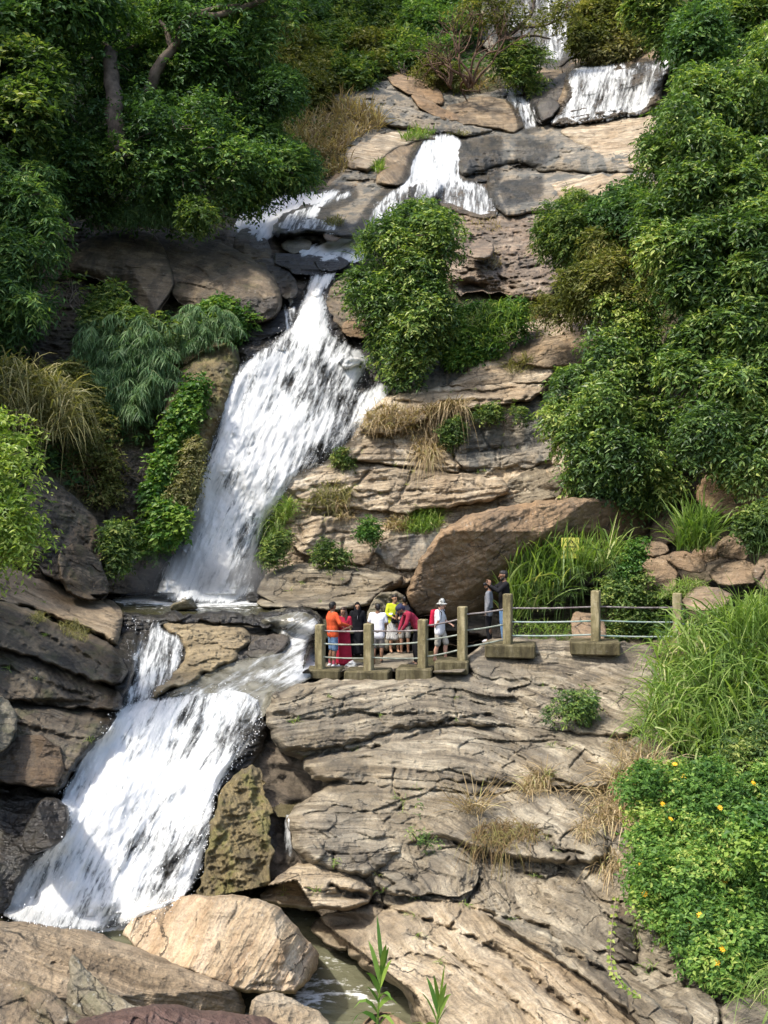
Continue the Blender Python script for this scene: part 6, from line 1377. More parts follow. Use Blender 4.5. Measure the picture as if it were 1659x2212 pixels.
def reed(label, u, v0, v1, D, n, seed):
    r = np.random.default_rng(seed); b = P(u, v0, D); tp = P(u + 12, v1 + 40, D)
    e = tag(empty('reed', b), label, 'reed')
    m = MB(); tq = np.linspace(0, 1, 8)[:, None]; st = b + (tp - b) * tq; m.tube(st, np.linspace(.014, .005, 8), 6)
    m.make('stem', ML['grass'], e)
    t = np.linspace(.1, 1, n); c = b + (tp - b) * t[:, None]
    sg = np.where(np.arange(n) % 2 == 0, 1., -1.)
    d = norm(np.stack([sg * (.75 - .6 * t), -.3 + .4 * r.normal(size=n), .7 + .8 * t], -1))
    V, f, a = blades(r, c, d, .42 * r.uniform(.8, 1.2, n), np.full(n, .045), (1.0 - .9 * t) * r.uniform(.7, 1.2, n), r.random(n) * .6 + .3)
    build('leaves', V, [f], ML['creeper'], e, {'rnd': a}, False)
reed('tall green reed rising at the bottom edge in front of the stream', 812, 2260, 2040, 9.0, 16, 4)
reed('shorter green reed at the bottom edge right of the tall reed', 938, 2260, 2125, 9.0, 11, 6)

def sprouts():
    """little grass sprouts rooted along the cracks of the striped rock and the ledges"""
    r = np.random.default_rng(21); B = []
    for pl, w_, dp in CRACKS:
        pl = np.array(pl, float)
        if pl[:, 1].min() < 780: continue
        for k in range(int(1 + 2.2 * r.random())):
            j = r.integers(len(pl) - 1); q = pl[j] + (pl[j + 1] - pl[j]) * r.random() + r.normal(size=2) * 2
            n = r.integers(5, 16); D = float(samp(ZB, *q)) - .1
            B.append(P(np.full(n, q[0]), np.full(n, q[1] + 2), np.full(n, D)) + .03 * r.normal(size=(n, 3)))
    b = np.vstack(B); n = len(b)
    d = norm(np.stack([.55 * r.normal(size=n), -.4 + .4 * r.normal(size=n), .6 + .5 * r.random(n)], -1))
    V, f, a = blades(r, b, d, r.uniform(.1, .28, n), r.uniform(.008, .016, n), r.uniform(.3, 1.0, n), r.random(n))
    tag(build('grass_sprouts', V, [f], ML['grass'], None, {'rnd': a}, False), 'tiny grass sprouts rooted in the cracks of the striped rock', 'grass', kind='stuff')
sprouts()
# ------------------------------------------------------------------ railing
def concrete(name='mossy_concrete', k=1.0):
    t = NT(name); pos = t.n('NewGeometry').outputs['Position']
    a = t.noise(scaled(t, pos, (3, 3, 1.0)), 1.6, 5, .65); b = t.noise(pos, 14, 4, .7); c = t.noise(scaled(t, pos, (9, 9, 1.2)), 1, 3, .6)
    col = t.ramp(a, [(.32, (.09, .08, .045)), (.48, (.20, .18, .098)), (.66, (.33, .30, .19))])
    col = t.mix(t.math('MULTIPLY', t.mapr(c, .52, .64), .65), col, (.10, .085, .05))
    col = t.mix(t.mapr(b, .6, .72, 0, .5), col, (.40, .38, .30))
    col = t.mix(1.0, col, (k, k * .95, k * .9), 'MULTIPLY')
    return t.done(t.pbr(col, .9, t.bump(t.math('ADD', a, b), .7, .03), .2))
MCON = concrete(); MCOND = concrete('stained_concrete', .5)
def railmat(name, paint, worn):
    t = NT(name); pos = t.n('NewGeometry').outputs['Position']
    n = t.noise(scaled(t, pos, (2.5, 2.5, 6)), 2, 4, .7)
    return t.done(t.pbr(t.mix(t.mapr(n, .42, .58), paint, worn), .45, t.bump(n, .2, .004), .5))
MR1 = railmat('worn_dark_rail', (.11, .085, .08), (.26, .23, .21)); MR2 = railmat('mint_painted_rail', (.20, .29, .24), (.34, .37, .33)); MR3 = railmat('drab_green_rail', (.12, .13, .10), (.26, .29, .23))
POSTS = [(691.8, 1349, 1443, 26.3), (796.7, 1346.7, 1446, 26.0), (913.6, 1338, 1440.5, 25.8), (999, 1310, 1424.5, 25.7), (1097, 1282.6, 1389, 25.9), (1287, 1275.6, 1383, 25.9), (1463, 1281, 1388, 26.3)]
FOOT = [(696, 93, 20, .75), (796, 103, 24, .8), (898, 84, 30, .8), (978, 78, 28, .8), (1104, 115, 28, .9), (1286, 113, 28, .9), (1463, 100, 28, .9)]
RAILS = [((1362, 1390, 1418.6), (1362.6, 1391.7, 1422)), ((1362.7, 1392.6, 1420), (1361, 1387, 1421.8)), ((1352.7, 1382.5, 1419.4), (1336, 1369.3, 1402)), ((1327.6, 1362.6, 1398.3), (1314.5, 1347, 1379)), ((1313.4, 1343.3, 1373), (1310.6, 1341, 1370.6)), ((1310, 1340, 1372.6), (1312, 1344, 1375)), ((1316, 1347, 1378), (1319, 1350, 1382))]
def railing():
    b0 = P(1000, 1430, 25.8)
    e = tag(empty('railing', b0), 'railing of square mossy concrete posts and three rows of pipe rails along the platform', 'railing')
    rot = R(-24)
    for k, (u, v0, v1, D) in enumerate(POSTS):
        a, b = P(u, v0, D), P(u, v1 + 3, D)
        m = MB(); hz = (a[2] - b[2]) / 2; w = .108
        m.box((a + b) / 2, (w, w, hz), rot, .5, .018); o = m.make('post', MCON, e, False)
        fu, fw, fh, dy = FOOT[k]
        c = P(fu, v1 + 1 + fh / 2, D); m = MB()
        m.box(c + np.array([0, .1, 0]), (fw / 2 / F * D * .93, dy / 2, fh / 2 / F * D), R(-9), .5, .03); m.make('footing', MCOND, e, False)
    ends = POSTS + [(1580, 0, 0, 27.2)]
    for k, (l, r_) in enumerate(RAILS):
        A, B = ends[k], ends[k + 1]
        for j in range(3):
            p, q = P(A[0], l[j], A[3] - .02), P(B[0], r_[j], B[3] - .02)
            d = q - p; g = np.linspace(0, 1, 9)[:, None]
            pts = p + d * g; pts[:, 2] -= .02 * np.sin(np.pi * g[:, 0])
            m = MB(); m.tube(pts, .022, 10)
            m.make('rail', MR1 if j == 0 else (MR2 if k >= 4 else MR3), e)
railing()

# sign half hidden in the cane grass
def sign():
    c = P(1232, 1184, 29.75); e = tag(empty('warning_sign', c - np.array([0, 0, .6])), 'yellow sign plate with dark hand-painted marks, half hidden in the tall cane grass', 'sign')
    m = MB(); m.box(c, (.26, .012, .30), R(4), .5, .004); m.make('plate', plain_mat('yellow_sign_paint', (.62, .58, .12), .5, .3, .1, 6, .05), e, False)
    m = MB(); m.tube([c + np.array([0, .05, .1]), c + np.array([0, .05, -.9])], .03, 8); m.make('pole', MR3, e)
    ink = plain_mat('dark_sign_paint', (.05, .05, .035), .6)
    m = MB()
    def stroke(pts, w=.011):
        q = np.array([c + np.array([x, -.017 + x * .07, z]) for x, z in pts]); m.tube(q, w, 5)
    stroke([(-.10, .10), (.0, .26), (.10, .10)]); stroke([(-.13, .18), (-.05, .12)], .009); stroke([(.0, .26), (.16, .09)], .009); stroke([(-.02, .2), (.03, .13)], .009)
    for x in np.linspace(-.16, .14, 7): stroke([(x, .02), (x + .012, .065)], .008); stroke([(x, .065), (x + .028, .05), (x + .03, .025)], .007)
    m.make('lettering', ink, e)
sign()

# ------------------------------------------------------------------ people
import bmesh
def _dirs():
    bm = bmesh.new(); bmesh.ops.create_icosphere(bm, subdivisions=2, radius=1); v = np.array([x.co[:] for x in bm.verts]); bm.free(); return v
SPH = _dirs()
_bm = bmesh.new(); bmesh.ops.create_icosphere(_bm, subdivisions=1, radius=1); SPH1 = np.array([x.co[:] for x in _bm.verts]); _bm.free()
def hulls_mesh(name, hl, mat, parent, rot, org, vox=.011, smooth=5, remesh=True, loc=None):
    """each hull is a list of (x,y,z,r) or (x,y,z,rx,ry,rz) balls wrapped in one skin; the hulls are then fused into one surface"""
    ca, sa = math.cos(rot), math.sin(rot); M = np.array([[ca, -sa, 0], [sa, ca, 0], [0, 0, 1]])
    V, Fs, n = [], [], 0
    for h in hl:
        pts = []
        for b in h:
            r = np.array(b[3:]) if len(b) > 4 else np.array([b[3]] * 3)
            pts.append((SPH if max(r) > .03 else SPH1) * r + np.array(b[:3]))
        bm = bmesh.new()
        vs = [bm.verts.new(p) for p in np.vstack(pts)]
        res = bmesh.ops.convex_hull(bm, input=vs)
        bmesh.ops.delete(bm, geom=[g for g in res['geom_interior'] if isinstance(g, bmesh.types.BMVert)], context='VERTS')
        bmesh.ops.recalc_face_normals(bm, faces=bm.faces[:])
        bm.verts.index_update()
        V.append(np.array([v.co[:] for v in bm.verts])); Fs.append(np.array([[v.index for v in f.verts] for f in bm.faces]) + n); n += len(bm.verts)
        bm.free()
    V = np.vstack(V) @ M.T + org
    o = build(name, V, Fs, mat, parent)
    if remesh:
        md = o.modifiers.new('skin', 'REMESH'); md.mode = 'VOXEL'; md.voxel_size = vox; md.use_smooth_shade = True
        if smooth:
            s2 = o.modifiers.new('soft', 'SMOOTH'); s2.iterations = smooth; s2.factor = .5
    return o

def cloth(name, col, var=.18, rough=.9, scale=9): return plain_mat(name, col, rough, .15, var, scale, .5)
SKB = plain_mat('brown_skin', (.20, .105, .06), .5, .4, .08, 10, .05); SKL = plain_mat('fair_skin', (.52, .30, .21), .5, .4, .06, 10, .05); SKM = plain_mat('tan_skin', (.33, .185, .11), .5, .4, .06, 10, .05)
HAIR = plain_mat('black_hair', (.012, .010, .009), .5, .4, .3, 30, .4); HAIRB = plain_mat('dark_brown_hair', (.035, .018, .012), .5, .4, .3, 30, .4)
SHOE = plain_mat('pale_sneaker', (.50, .50, .52), .6, .3, .3, 18, .2); SANDAL = plain_mat('dark_sandal', (.03, .025, .022), .6); EYE = plain_mat('dark_eye', (.02, .014, .01), .3); LIP = plain_mat('lip', (.25, .09, .07), .5)

def hand(w, d, s=1.0, curl=.5, palm_n=(0, 0, -1.), side=1):
    """palm, four unequal bent fingers and a thumb from the side of the palm"""
    w = np.array(w, float); d = norm(np.array(d, float)); nrm = np.array(palm_n, float); nrm = norm(nrm - d * (nrm @ d)); sd = np.cross(d, nrm) * side
    H = []; B = lambda p, r: (*p, r)
    pc = w + d * .05 * s
    H.append([B(w, .021 * s), B(w + d * .08 * s + sd * .03 * s, .013 * s), B(w + d * .083 * s - sd * .03 * s, .012 * s)])
    for k, (off, L) in enumerate(((.032, .068), (.011, .078), (-.011, .072), (-.031, .056))):
        p = w + d * .085 * s + sd * off * s; dd = d; L *= s
        for j, f in enumerate((.45, .32, .23)):
            ang = curl * (.5 + .5 * j) + .06 * k
            dd = norm(d * math.cos(ang * (j + .6)) + nrm * math.sin(ang * (j + .6)))
            q = p + dd * L * f; H.append([B(p, .0092 * s - .0008 * j), B(q, .0084 * s - .0008 * j)]); p = q
    t0 = w + d * .025 * s + sd * .022 * s; t1 = t0 + norm(sd * .8 + d * .55 + nrm * .3) * .035 * s; t2 = t1 + norm(sd * .35 + d * .8 + nrm * .45) * .03 * s
    H += [[B(t0, .013 * s), B(t1, .0105 * s)], [B(t1, .0105 * s), B(t2, .009 * s)]]
    return H

def person(label, u, v, D, H, rot, skin, pose=None, top=None, bottom=None, shoes=None, hair='short', hairm=None, group=None, extra=None, eyes=True, barefoot=False):
    """pose: joint -> (x, y, z) for a 1.66 m figure looking along -y; D None = stand on the ground seen at that point"""
    J = dict(pel=(0, 0, .90), chest=(0, 0, 1.24), neck=(0, .01, 1.405), head=(0, -.02, 1.545),
             sl=(.175, 0, 1.36), sr=(-.175, 0, 1.36), el=(.225, .03, 1.10), er=(-.225, .03, 1.10), wl=(.235, -.03, .87), wr=(-.235, -.03, .87),
             hl=(.09, 0, .89), hr=(-.09, 0, .89), kl=(.10, -.015, .48), kr=(-.10, -.015, .48), al=(.105, .02, .075), ar=(-.105, .02, .075), face=(0, -1, 0), girth=1.0)
    J.update(pose or {})
    s = H / 1.66
    q = {k: (np.array(a, float) * s if k not in ('face', 'girth') else a) for k, a in J.items()}
    g = J['girth']
    if D is None: D = float(samp(ZB, u, v)) - .12
    org = P(u, v, D)
    e = tag(empty('person', org), label, 'person', group)
    rt = R(rot)
    B = lambda p, *r: (*p, *[x * s for x in r])
    f = norm(np.array(J['face'], float)); hd = q['head']
    upv = norm(np.array([0, 0, 1.0]) - f * f[2]); sdv = np.cross(f, upv)
    at = lambda a, b, c: hd + (sdv * a + f * b + upv * c) * s
    hb = [[B(at(0, -.012, .03), .078), B(at(0, .03, .02), .068)], [B(at(0, -.012, .03), .074), B(at(0, .045, -.075), .036)], [B(at(0, .085, .015), .013), B(at(0, .108, -.022), .014)],
          [B(at(.076, -.005, -.005), .012), B(at(.078, -.012, .028), .013)], [B(at(-.076, -.005, -.005), .012), B(at(-.078, -.012, .028), .013)], [B(at(.028, .075, .045), .014), B(at(-.028, .075, .045), .014)], [B(at(.02, .072, -.05), .012), B(at(-.02, .072, -.05), .012)],
          [B(q['neck'], .056), B(at(0, -.02, -.05), .05)], [B(q['neck'], .06), B(q['sl'] * .6 + q['neck'] * .4 - np.array([0, 0, .03]), .045)], [B(q['neck'], .06), B(q['sr'] * .6 + q['neck'] * .4 - np.array([0, 0, .03]), .045)]]
    tors = [[B(q['sl'], .055), B(q['sr'], .055), B(q['chest'] + [.09 * s, 0, 0], .092 * g), B(q['chest'] - [.09 * s, 0, 0], .092 * g)],
            [B(q['chest'] + [.08 * s, 0, 0], .092 * g), B(q['chest'] - [.08 * s, 0, 0], .092 * g), B(q['pel'] + [.07 * s, 0, .08 * s], .088 * g), B(q['pel'] + [-.07 * s, 0, .08 * s], .088 * g)],
            [B(q['pel'] + [.08 * s, .01, 0], .092 * g), B(q['pel'] + [-.08 * s, .01, 0], .092 * g), B(q['pel'] + [0, 0, .1 * s], .09 * g)]]
    arms = []
    for c in 'lr':
        arms += [[B(q['s' + c], .052), B(q['e' + c], .040)], [B(q['e' + c], .039), B(q['w' + c], .026)]]
        d = q['w' + c] - q['e' + c]
        arms += hand(q['w' + c], J.get('hd' + c, d), s, J.get('cu' + c, .5), J.get('pn' + c, (0, -.5, 0) if abs(norm(d)[2]) > .7 else (0, 0, -1)), 1 if c == 'l' else -1)
    legs = []
    for c in 'lr':
        legs += [[B(q['h' + c], .088), B(q['k' + c], .055)], [B(q['k' + c], .054), B(q['k' + c] * .6 + q['a' + c] * .4 + np.array([0, .02, 0]) * s, .056), B(q['a' + c], .036)],
                 [B(q['a' + c] + [0, .03 * s, -.045 * s], .03), B(q['a' + c] + [0, -.06 * s, -.04 * s], .032), B(q['a' + c] + [0, -.15 * s, -.052 * s], .022), B(q['a' + c], .036)]]
    hulls_mesh('body', hb + tors + arms + legs, skin, e, rt, org, .0085, 3)
    def cl(c, n, m, rr=1.18, r2=None):       # trouser or sleeve piece along a limb
        return
    if top:
        nm, mt, sl, hem = top                # sleeve: 0 none, .5 short, 1 long; hem: how far below the pelvis
        hl = [[tuple(list(b[:3]) + [x * 1.16 for x in b[3:]]) for b in h] for h in tors[:2]]
        hl.append([B(q['neck'] - [0, 0, .035 * s], .064), B(q['sl'], .062), B(q['sr'], .062)])
        hl.append([B(q['chest'] * .4 + q['pel'] * .6 + [.08 * s, 0, 0], .105 * g), B(q['chest'] * .4 + q['pel'] * .6 - [.08 * s, 0, 0], .105 * g), B(q['pel'] + [.095 * s, 0, -hem * s], .10 * g), B(q['pel'] + [-.095 * s, 0, -hem * s], .10 * g)])
        for c in 'lr':
            S, E, W = q['s' + c], q['e' + c], q['w' + c]
            if sl: hl.append([B(S, .068), B(S + (E - S) * min(1, sl * 1.5), .056)])
            if sl >= 1: hl.append([B(E, .053), B(E + (W - E) * .5, .047), B(E + (W - E) * .93, .036)])
        hulls_mesh(nm, hl, mt, e, rt, org, .013, 5)
    if bottom:
        nm, mt, ln = bottom                  # ln: 'shorts', 'trousers', 'skirt', 'gown'
        hl = [[B(q['pel'] + [.085 * s, .005, .03 * s], .104 * g), B(q['pel'] + [-.085 * s, .005, .03 * s], .104 * g), B(q['pel'] + [0, 0, -.05 * s], .1 * g)]]
        if ln in ('skirt', 'gown'):
            z = .42 if ln == 'skirt' else .09
            hl.append([B(q['pel'] + [.09 * s, .0, .03 * s], .10), B(q['pel'] + [-.09 * s, .0, .03 * s], .10), B(np.array([(q['al'][0] + .07 * s), q['pel'][1] * .3 + .06 * s, z * s]), .075), B(np.array([(q['ar'][0] - .07 * s), q['pel'][1] * .3 + .06 * s, z * s]), .075), B(np.array([0, q['pel'][1] * .3 - .1 * s, z * s]), .07)])
            for k in range(-3, 4): hl.append([B(q['pel'] + [.03 * k * s, -.075 * s, -.1 * s], .018), B(np.array([.055 * k, -.15 + .012 * k * k, z]) * s, .028)])
        else:
            for c in 'lr':
                h, k, a = q['h' + c], q['k' + c], q['a' + c]
                if ln == 'shorts': hl.append([B(h, .10), B(h + (k - h) * .98, .088)])
                else: hl += [[B(h, .10), B(k, .07)], [B(k, .07), B(a + [0, 0, .01], .055)]]
        hulls_mesh(nm, hl, mt, e, rt, org, .013, 5)
    for c in 'lr':
        if shoes:
            A = q['a' + c]; mt = shoes
            if barefoot: hl = [[B(A + [0, .04 * s, -.068 * s], .030, .035, .011), B(A + [0, -.16 * s, -.068 * s], .036, .03, .011)], [B(A + [.03 * s, -.08 * s, -.05 * s], .01), B(A + [0, -.1 * s, -.012 * s], .011), B(A + [-.03 * s, -.08 * s, -.05 * s], .01)]]
            else: hl = [[B(A + [0, .045 * s, -.042 * s], .038), B(A + [0, -.06 * s, -.04 * s], .04), B(A + [0, -.17 * s, -.05 * s], .028)], [B(A + [0, .0, .01], .043), B(A + [0, .01, -.03 * s], .043)]]
            hulls_mesh('sandal' if barefoot else 'shoe', hl, mt, e, rt, org, .009, 2)
    hm = hairm or HAIR
    if hair == 'short': hl = [[B(at(0, -.03, .05), .083), B(at(0, .025, .07), .066)], [B(at(0, -.045, .0), .072), B(at(0, -.04, .05), .08)]]
    elif hair == 'long': hl = [[B(at(0, -.03, .045), .088), B(at(0, .02, .07), .07)], [B(at(.07, -.03, 0), .04), B(at(.10, -.02, -.14), .045), B(at(.10, .03, -.26), .03)], [B(at(-.07, -.03, 0), .04), B(at(-.10, -.02, -.14), .045), B(at(-.10, .03, -.24), .03)], [B(at(0, -.06, .02), .07), B(at(0, -.09, -.2), .07)]]
    elif hair == 'tied': hl = [[B(at(0, -.03, .045), .086), B(at(0, .02, .068), .07)], [B(at(.05, -.05, 0), .045), B(at(-.05, -.05, 0), .045), B(at(-.06, -.06, -.12), .035)]]
    else: hl = None
    if hl: hulls_mesh('hair', hl, hm, e, rt, org, .010, 2)
    if eyes:
        for k in (-1, 1): hulls_mesh('eye', [[B(at(.031 * k, .084, .018), .0125, .007, .007)]], EYE, e, rt, org, remesh=False)
        hulls_mesh('mouth', [[B(at(-.022, .083, -.048), .006), B(at(0, .088, -.046), .0075), B(at(.022, .083, -.048), .006)]], LIP, e, rt, org, remesh=False)
    ctx = dict(e=e, rt=rt, org=org, B=B, at=at, q=q, s=s)
    if extra: extra(ctx)
    return e

def px(ctx, name, hl, mat, vox=.010, sm=3): return hulls_mesh(name, hl, mat, ctx['e'], ctx['rt'], ctx['org'], vox, sm)

OR_ = cloth('orange_knit', (.54, .085, .03)); DEN = cloth('light_denim', (.12, .20, .33), .35, .9, 14); RED = cloth('crimson_cloth', (.34, .02, .045)); BLK = cloth('black_cloth', (.012, .012, .014), .3); WHT = cloth('white_cotton', (.72, .73, .76), .06)
GRY = cloth('grey_cloth', (.16, .15, .14)); LIM = cloth('lime_cloth', (.48, .52, .03)); SLT = cloth('slate_cloth', (.055, .055, .075)); MRN = cloth('maroon_knit', (.26, .025, .05)); KHA = cloth('khaki_cloth', (.36, .34, .29)); GSH = cloth('grey_shirt', (.20, .21, .23)); JEA = cloth('blue_jeans', (.11, .20, .34), .35); NVY = cloth('navy_knit', (.035, .038, .07)); SOCK = cloth('pink_sock', (.45, .08, .12))

# 1 man in the orange jumper, seen from behind, one hand on the rail
def x1(c):
    for k in 'lr':
        a = c['q']['a' + k]; px(c, 'sock', [[c['B'](a + [0, 0, .02], .043), c['B'](a + [0, 0, .12], .045)]], SOCK)
person('man in an orange jumper and denim shorts leaning on the railing by the first post', 719, 1441, 26.9, 1.70, 118, SKB,
       dict(el=(.25, -.10, 1.13), wl=(.10, -.30, 1.01), er=(-.30, -.06, 1.14), wr=(-.16, -.38, 1.06), chest=(0, .03, 1.24), head=(.0, -.0, 1.55), face=(.35, -1, -.05), kl=(.10, -.02, .48), al=(.12, .02, .075), girth=1.13),
       ('jumper', OR_, 1, .06), ('shorts', DEN, 'shorts'), SHOE, 'short', eyes=False, extra=x1)
# 2 woman in the red dress
def dress(mat, gown='dress'):
    return
person('woman in a long crimson dress with loose brown hair beside the man in orange', 742, 1438, 27.3, 1.55, -12, SKM,
       dict(er=(-.24, -.04, 1.12), wr=(-.18, -.24, 1.05), el=(.22, .0, 1.12), wl=(.06, -.24, 1.06), face=(-.25, -1, 0)), ('bodice', RED, .5, .06), ('dress', RED, 'gown'), SHOE, 'long', HAIRB)
# 3 woman in black robe and headscarf
def x3(c):
    B, at = c['B'], c['at']
    px(c, 'headscarf', [[B(at(0, -.035, .05), .092), B(at(0, .0, .085), .075)], [B(at(.075, -.01, -.0), .035), B(at(.05, .02, -.12), .06)], [B(at(-.075, -.01, 0), .035), B(at(-.05, .02, -.12), .06)], [B(at(0, .04, -.13), .055), B(at(0, .05, -.30), .06), B(at(.13, -.03, -.20), .06), B(at(-.13, -.03, -.2), .06)], [B(at(0, -.07, -.05), .08), B(at(0, -.08, -.22), .08)]], BLK)
    px(c, 'bag', [[B((.17, .06, 1.0), .03), B((.19, .06, .80), .04), B((.21, .12, .80), .03), B((.19, .12, 1.0), .02)]], BLK)
    px(c, 'phone', [[B((.0, -.125, 1.15), .012), B((.0, -.12, 1.05), .012)]], plain_mat('grey_phone', (.25, .25, .26), .3))
person('woman in a black robe and black headscarf standing between the first two posts', 772, 1416, None, 1.50, 4, SKM,
       dict(face=(.05, -1, 0), el=(.25, .02, 1.1), er=(-.25, .02, 1.1), wl=(.26, -.04, .88), wr=(-.27, -.05, .88)), ('robe', BLK, 1, .06), ('robe_skirt', BLK, 'gown'), SANDAL, None, extra=x3)
# 4 man in white t-shirt, from behind
person('man in a white t-shirt and grey shorts seen from behind at the second post', 816, 1434, None, 1.62, 172, SKB,
       dict(el=(.26, -.02, 1.12), wl=(.16, -.2, 1.0), er=(-.26, -.02, 1.12), wr=(-.16, -.2, 1.0), face=(.1, -1, -.1), kr=(-.11, -.05, .49), ar=(-.10, .0, .14), girth=1.08), ('t_shirt', WHT, .5, .12), ('shorts', GRY, 'shorts'), SANDAL, 'short', eyes=False, barefoot=True)
# 5 woman in lime top and striped skirt
def stripe():
    t = NT('black_white_stripes'); pos = t.n('TexCoord').outputs['Object']
    w = t.n('TexWave', {'Vector': pos, 'Scale': 9.0, 'Distortion': 3.0, 'Detail': 2}, wave_type='BANDS', bands_direction='X').outputs[1]
    return t.done(t.pbr(t.ramp(w, [(.42, (.02, .02, .02)), (.52, (.75, .74, .70))]), .9))
GLS = plain_mat('spectacle_frame', (.02, .02, .02), .3)
def x5(c):
    B, at = c['B'], c['at']
    m = [[B(at(.031 + .02 * math.cos(a), .094, .018 + .016 * math.sin(a)), .0035), B(at(.031 + .02 * math.cos(a + .8), .094, .018 + .016 * math.sin(a + .8)), .0035)] for a in np.arange(0, 6.28, .785)]
    m += [[B(at(-.031 + .02 * math.cos(a), .094, .018 + .016 * math.sin(a)), .0035), B(at(-.031 + .02 * math.cos(a + .8), .094, .018 + .016 * math.sin(a + .8)), .0035)] for a in np.arange(0, 6.28, .785)]
    m += [[B(at(-.011, .096, .02), .003), B(at(.011, .096, .02), .003)]]
    hulls_mesh('spectacles', m, GLS, c['e'], c['rt'], c['org'], remesh=False)
    px(c, 'shoulder_bag', [[B((-.10, -.16, 1.06), .04), B((.10, -.16, 1.06), .04), B((.10, -.17, .90), .05), B((-.09, -.17, .90), .05)]], BLK)
    px(c, 'white_cuff', [[B((-.17, -.1, 1.1), .045), B((-.12, -.16, 1.12), .04)], [B((.1, -.17, 1.12), .04), B((.13, -.14, 1.08), .04)]], WHT)
person('woman with glasses in a lime-yellow top and black and white skirt', 852, 1409, None, 1.66, 14, SKM,
       dict(face=(.3, -1, .08), el=(.24, -.02, 1.12), wl=(.12, -.2, 1.05), er=(-.24, -.02, 1.12), wr=(-.12, -.2, 1.05)), ('tunic', LIM, 1, .04), ('skirt', stripe(), 'skirt'), SANDAL, 'tied', barefoot=True, extra=x5)
# 6 man in slate t-shirt and khaki shorts, mostly hidden
person('man in a slate t-shirt and khaki shorts standing behind the stooping man', 874, 1410, None, 1.62, 195, SKB,
       dict(el=(.25, .0, 1.1), er=(-.25, .0, 1.1)), ('t_shirt', SLT, .5, .08), ('shorts', KHA, 'shorts'), SANDAL, 'short', eyes=False, barefoot=True)
# 7 man in maroon stooping over the rail
def x7(c):
    B, at = c['B'], c['at']
    px(c, 'beanie', [[B(at(0, -.025, .06), .094), B(at(0, .03, .07), .082), B(at(0, -.05, .11), .06)], [B(at(0, .045, .05), .062), B(at(0, -.07, .02), .075)]], NVY)
    px(c, 'beard', [[B(at(0, .05, -.085), .042), B(at(.045, .02, -.06), .03), B(at(-.045, .02, -.06), .03)]], HAIR)
    w = c['q']['wl']; px(c, 'phone', [[B(w + [0, -.10, -.06], .012), B(w + [0, -.16, -.12], .012)]], BLK, .008)
person('man in a maroon jumper and navy beanie stooping over the railing by the third post', 899, 1437, 26.5, 1.72, -78, SKB,
       dict(pel=(0, .06, .93), chest=(0, -.14, 1.22), neck=(0, -.30, 1.32), head=(0, -.40, 1.385), face=(.1, -1, -.55), sl=(.17, -.22, 1.30), sr=(-.17, -.22, 1.30), el=(.2, -.30, 1.06), er=(-.2, -.32, 1.06), wl=(.10, -.38, .90), wr=(-.12, -.42, .86), hl=(.09, .06, .91), hr=(-.09, .06, .91)),
       ('jumper', MRN, 1, .03), ('trousers', BLK, 'trousers'), SANDAL, None, eyes=False, extra=x7)
# 8 man in bucket hat
def x8(c):
    B, at = c['B'], c['at']
    t = NT('mottled_hat'); pos = t.n('TexCoord').outputs['Object']
    mh = t.done(t.pbr(t.ramp(t.noise(pos, 22, 3, .6), [(.4, (.10, .10, .09)), (.5, (.30, .31, .29)), (.62, (.48, .48, .45))]), .9))
    px(c, 'bucket_hat', [[B(at(0, -.01, .10), .088), B(at(0, -.01, .05), .098), B(at(0, -.01, .135), .06)], [B(at(0, -.01, .035), .15, .16, .014), B(at(0, -.01, .06), .10, .11, .02)]], mh, .009, 2)
    RP = cloth('red_nylon', (.45, .015, .05), .2, .6)
    px(c, 'backpack', [[B((-.10, .16, 1.32), .06), B((.10, .16, 1.32), .06), B((.11, .19, .98), .07), B((-.11, .19, .98), .07)]], RP)
    px(c, 'strap', [[B((.10, -.105, 1.3), .016), B((.12, -.0, 1.42), .018)], [B((.10, -.105, 1.3), .016), B((.13, -.09, 1.1), .014)], [B((-.10, -.105, 1.3), .016), B((-.12, -.0, 1.42), .018)], [B((-.10, -.105, 1.3), .016), B((-.13, -.09, 1.1), .014)]], BLK)
    px(c, 'pocket', [[B((-.165, -.02, .68), .03), B((-.165, -.02, .58), .035)], [B((.165, -.02, .68), .03), B((.165, -.02, .58), .035)]], KHA)
person('man in a mottled bucket hat, white shirt and khaki shorts with a red backpack', 950, 1429, 27.1, 1.62, 62, SKL,
       dict(er=(-.24, -.08, 1.14), wr=(-.23, -.02, 1.06), el=(.22, -.05, 1.1), wl=(.2, -.22, 1.02), kl=(.10, -.14, .50), al=(.10, -.12, .09), kr=(-.10, .02, .48), ar=(-.10, .10, .08), face=(.1, -1, -.15), girth=1.1, head=(0, -.06, 1.53)),
       ('shirt', WHT, .6, .1), ('shorts', KHA, 'shorts'), None, 'short', HAIRB, extra=x8)
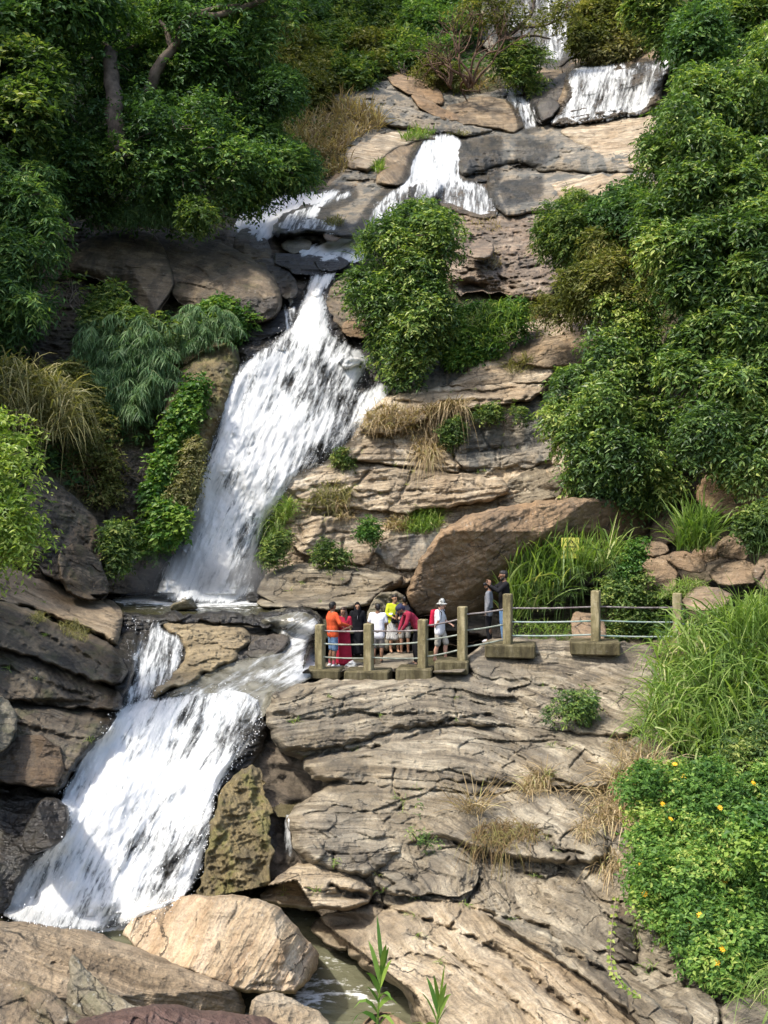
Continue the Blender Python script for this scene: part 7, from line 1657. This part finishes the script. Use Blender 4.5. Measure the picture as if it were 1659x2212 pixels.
# 9 man in grey shirt
def x9(c):
    B, at = c['B'], c['at']; px(c, 'beard', [[B(at(0, .05, -.08), .042), B(at(.045, .02, -.05), .03), B(at(-.045, .02, -.05), .03)]], HAIR)
person('bearded man in a grey long-sleeved shirt and black trousers behind the photographer', 1056, 1387, 27.6, 1.62, -105, SKB, dict(face=(0, -1, -.05)), ('shirt', GSH, 1, .12), ('trousers', BLK, 'trousers'), SHOE, 'short', eyes=False, extra=x9)
# 10 man in black taking a picture
def x10(c):
    B, at = c['B'], c['at']
    hulls_mesh('camera', [[B((-.07, -.40, 1.50), .025), B((.07, -.40, 1.50), .025), B((.07, -.40, 1.56), .025), B((-.07, -.40, 1.56), .025)], [B((0, -.42, 1.52), .036), B((0, -.52, 1.52), .04)], [B((0, -.39, 1.58), .025), B((0, -.42, 1.6), .018)]], plain_mat('black_camera', (.015, .015, .016), .4), c['e'], c['rt'], c['org'], .008, 1)
    px(c, 'beard', [[B(at(0, .05, -.08), .042), B(at(.045, .02, -.05), .03), B(at(-.045, .02, -.05), .03)]], HAIR)
person('tall man in a black jumper and jeans holding up a camera by the fifth post', 1089, 1388, 26.6, 1.86, -82, SKB,
       dict(el=(.24, -.20, 1.22), er=(-.24, -.20, 1.22), wl=(.10, -.36, 1.33), wr=(-.10, -.36, 1.33), hdl=(-.1, -.1, 1), hdr=(.1, -.1, 1), pnl=(-1, 0, 0), pnr=(1, 0, 0), face=(0, -1, -.05), girth=1.08), ('jumper', BLK, 1, .1), ('jeans', JEA, 'trousers'), cloth('blue_shoe', (.06, .12, .30)), 'short', eyes=False, extra=x10)
# clear bag at the feet of the woman in red
def bag():
    r = np.random.default_rng(2); V = SPH * np.array([.11, .08, .10]) * (1 + .22 * r.normal(size=(len(SPH), 1))); V[:, 2] = np.maximum(V[:, 2], -.085)
    bm = bmesh.new(); bmesh.ops.create_icosphere(bm, subdivisions=2, radius=1); f = np.array([[v.index for v in a.verts] for a in bm.faces]); bm.free()
    t = NT('clear_plastic'); p = t.pbr((.62, .64, .64), .15, None, .6, Alpha=.55)
    tag(build('plastic_bag', V + P(760, 1436, 26.9), [f], t.done(p), None, None, False), 'crumpled clear plastic bag on the ground right of the crimson dress', 'bag')
bag()
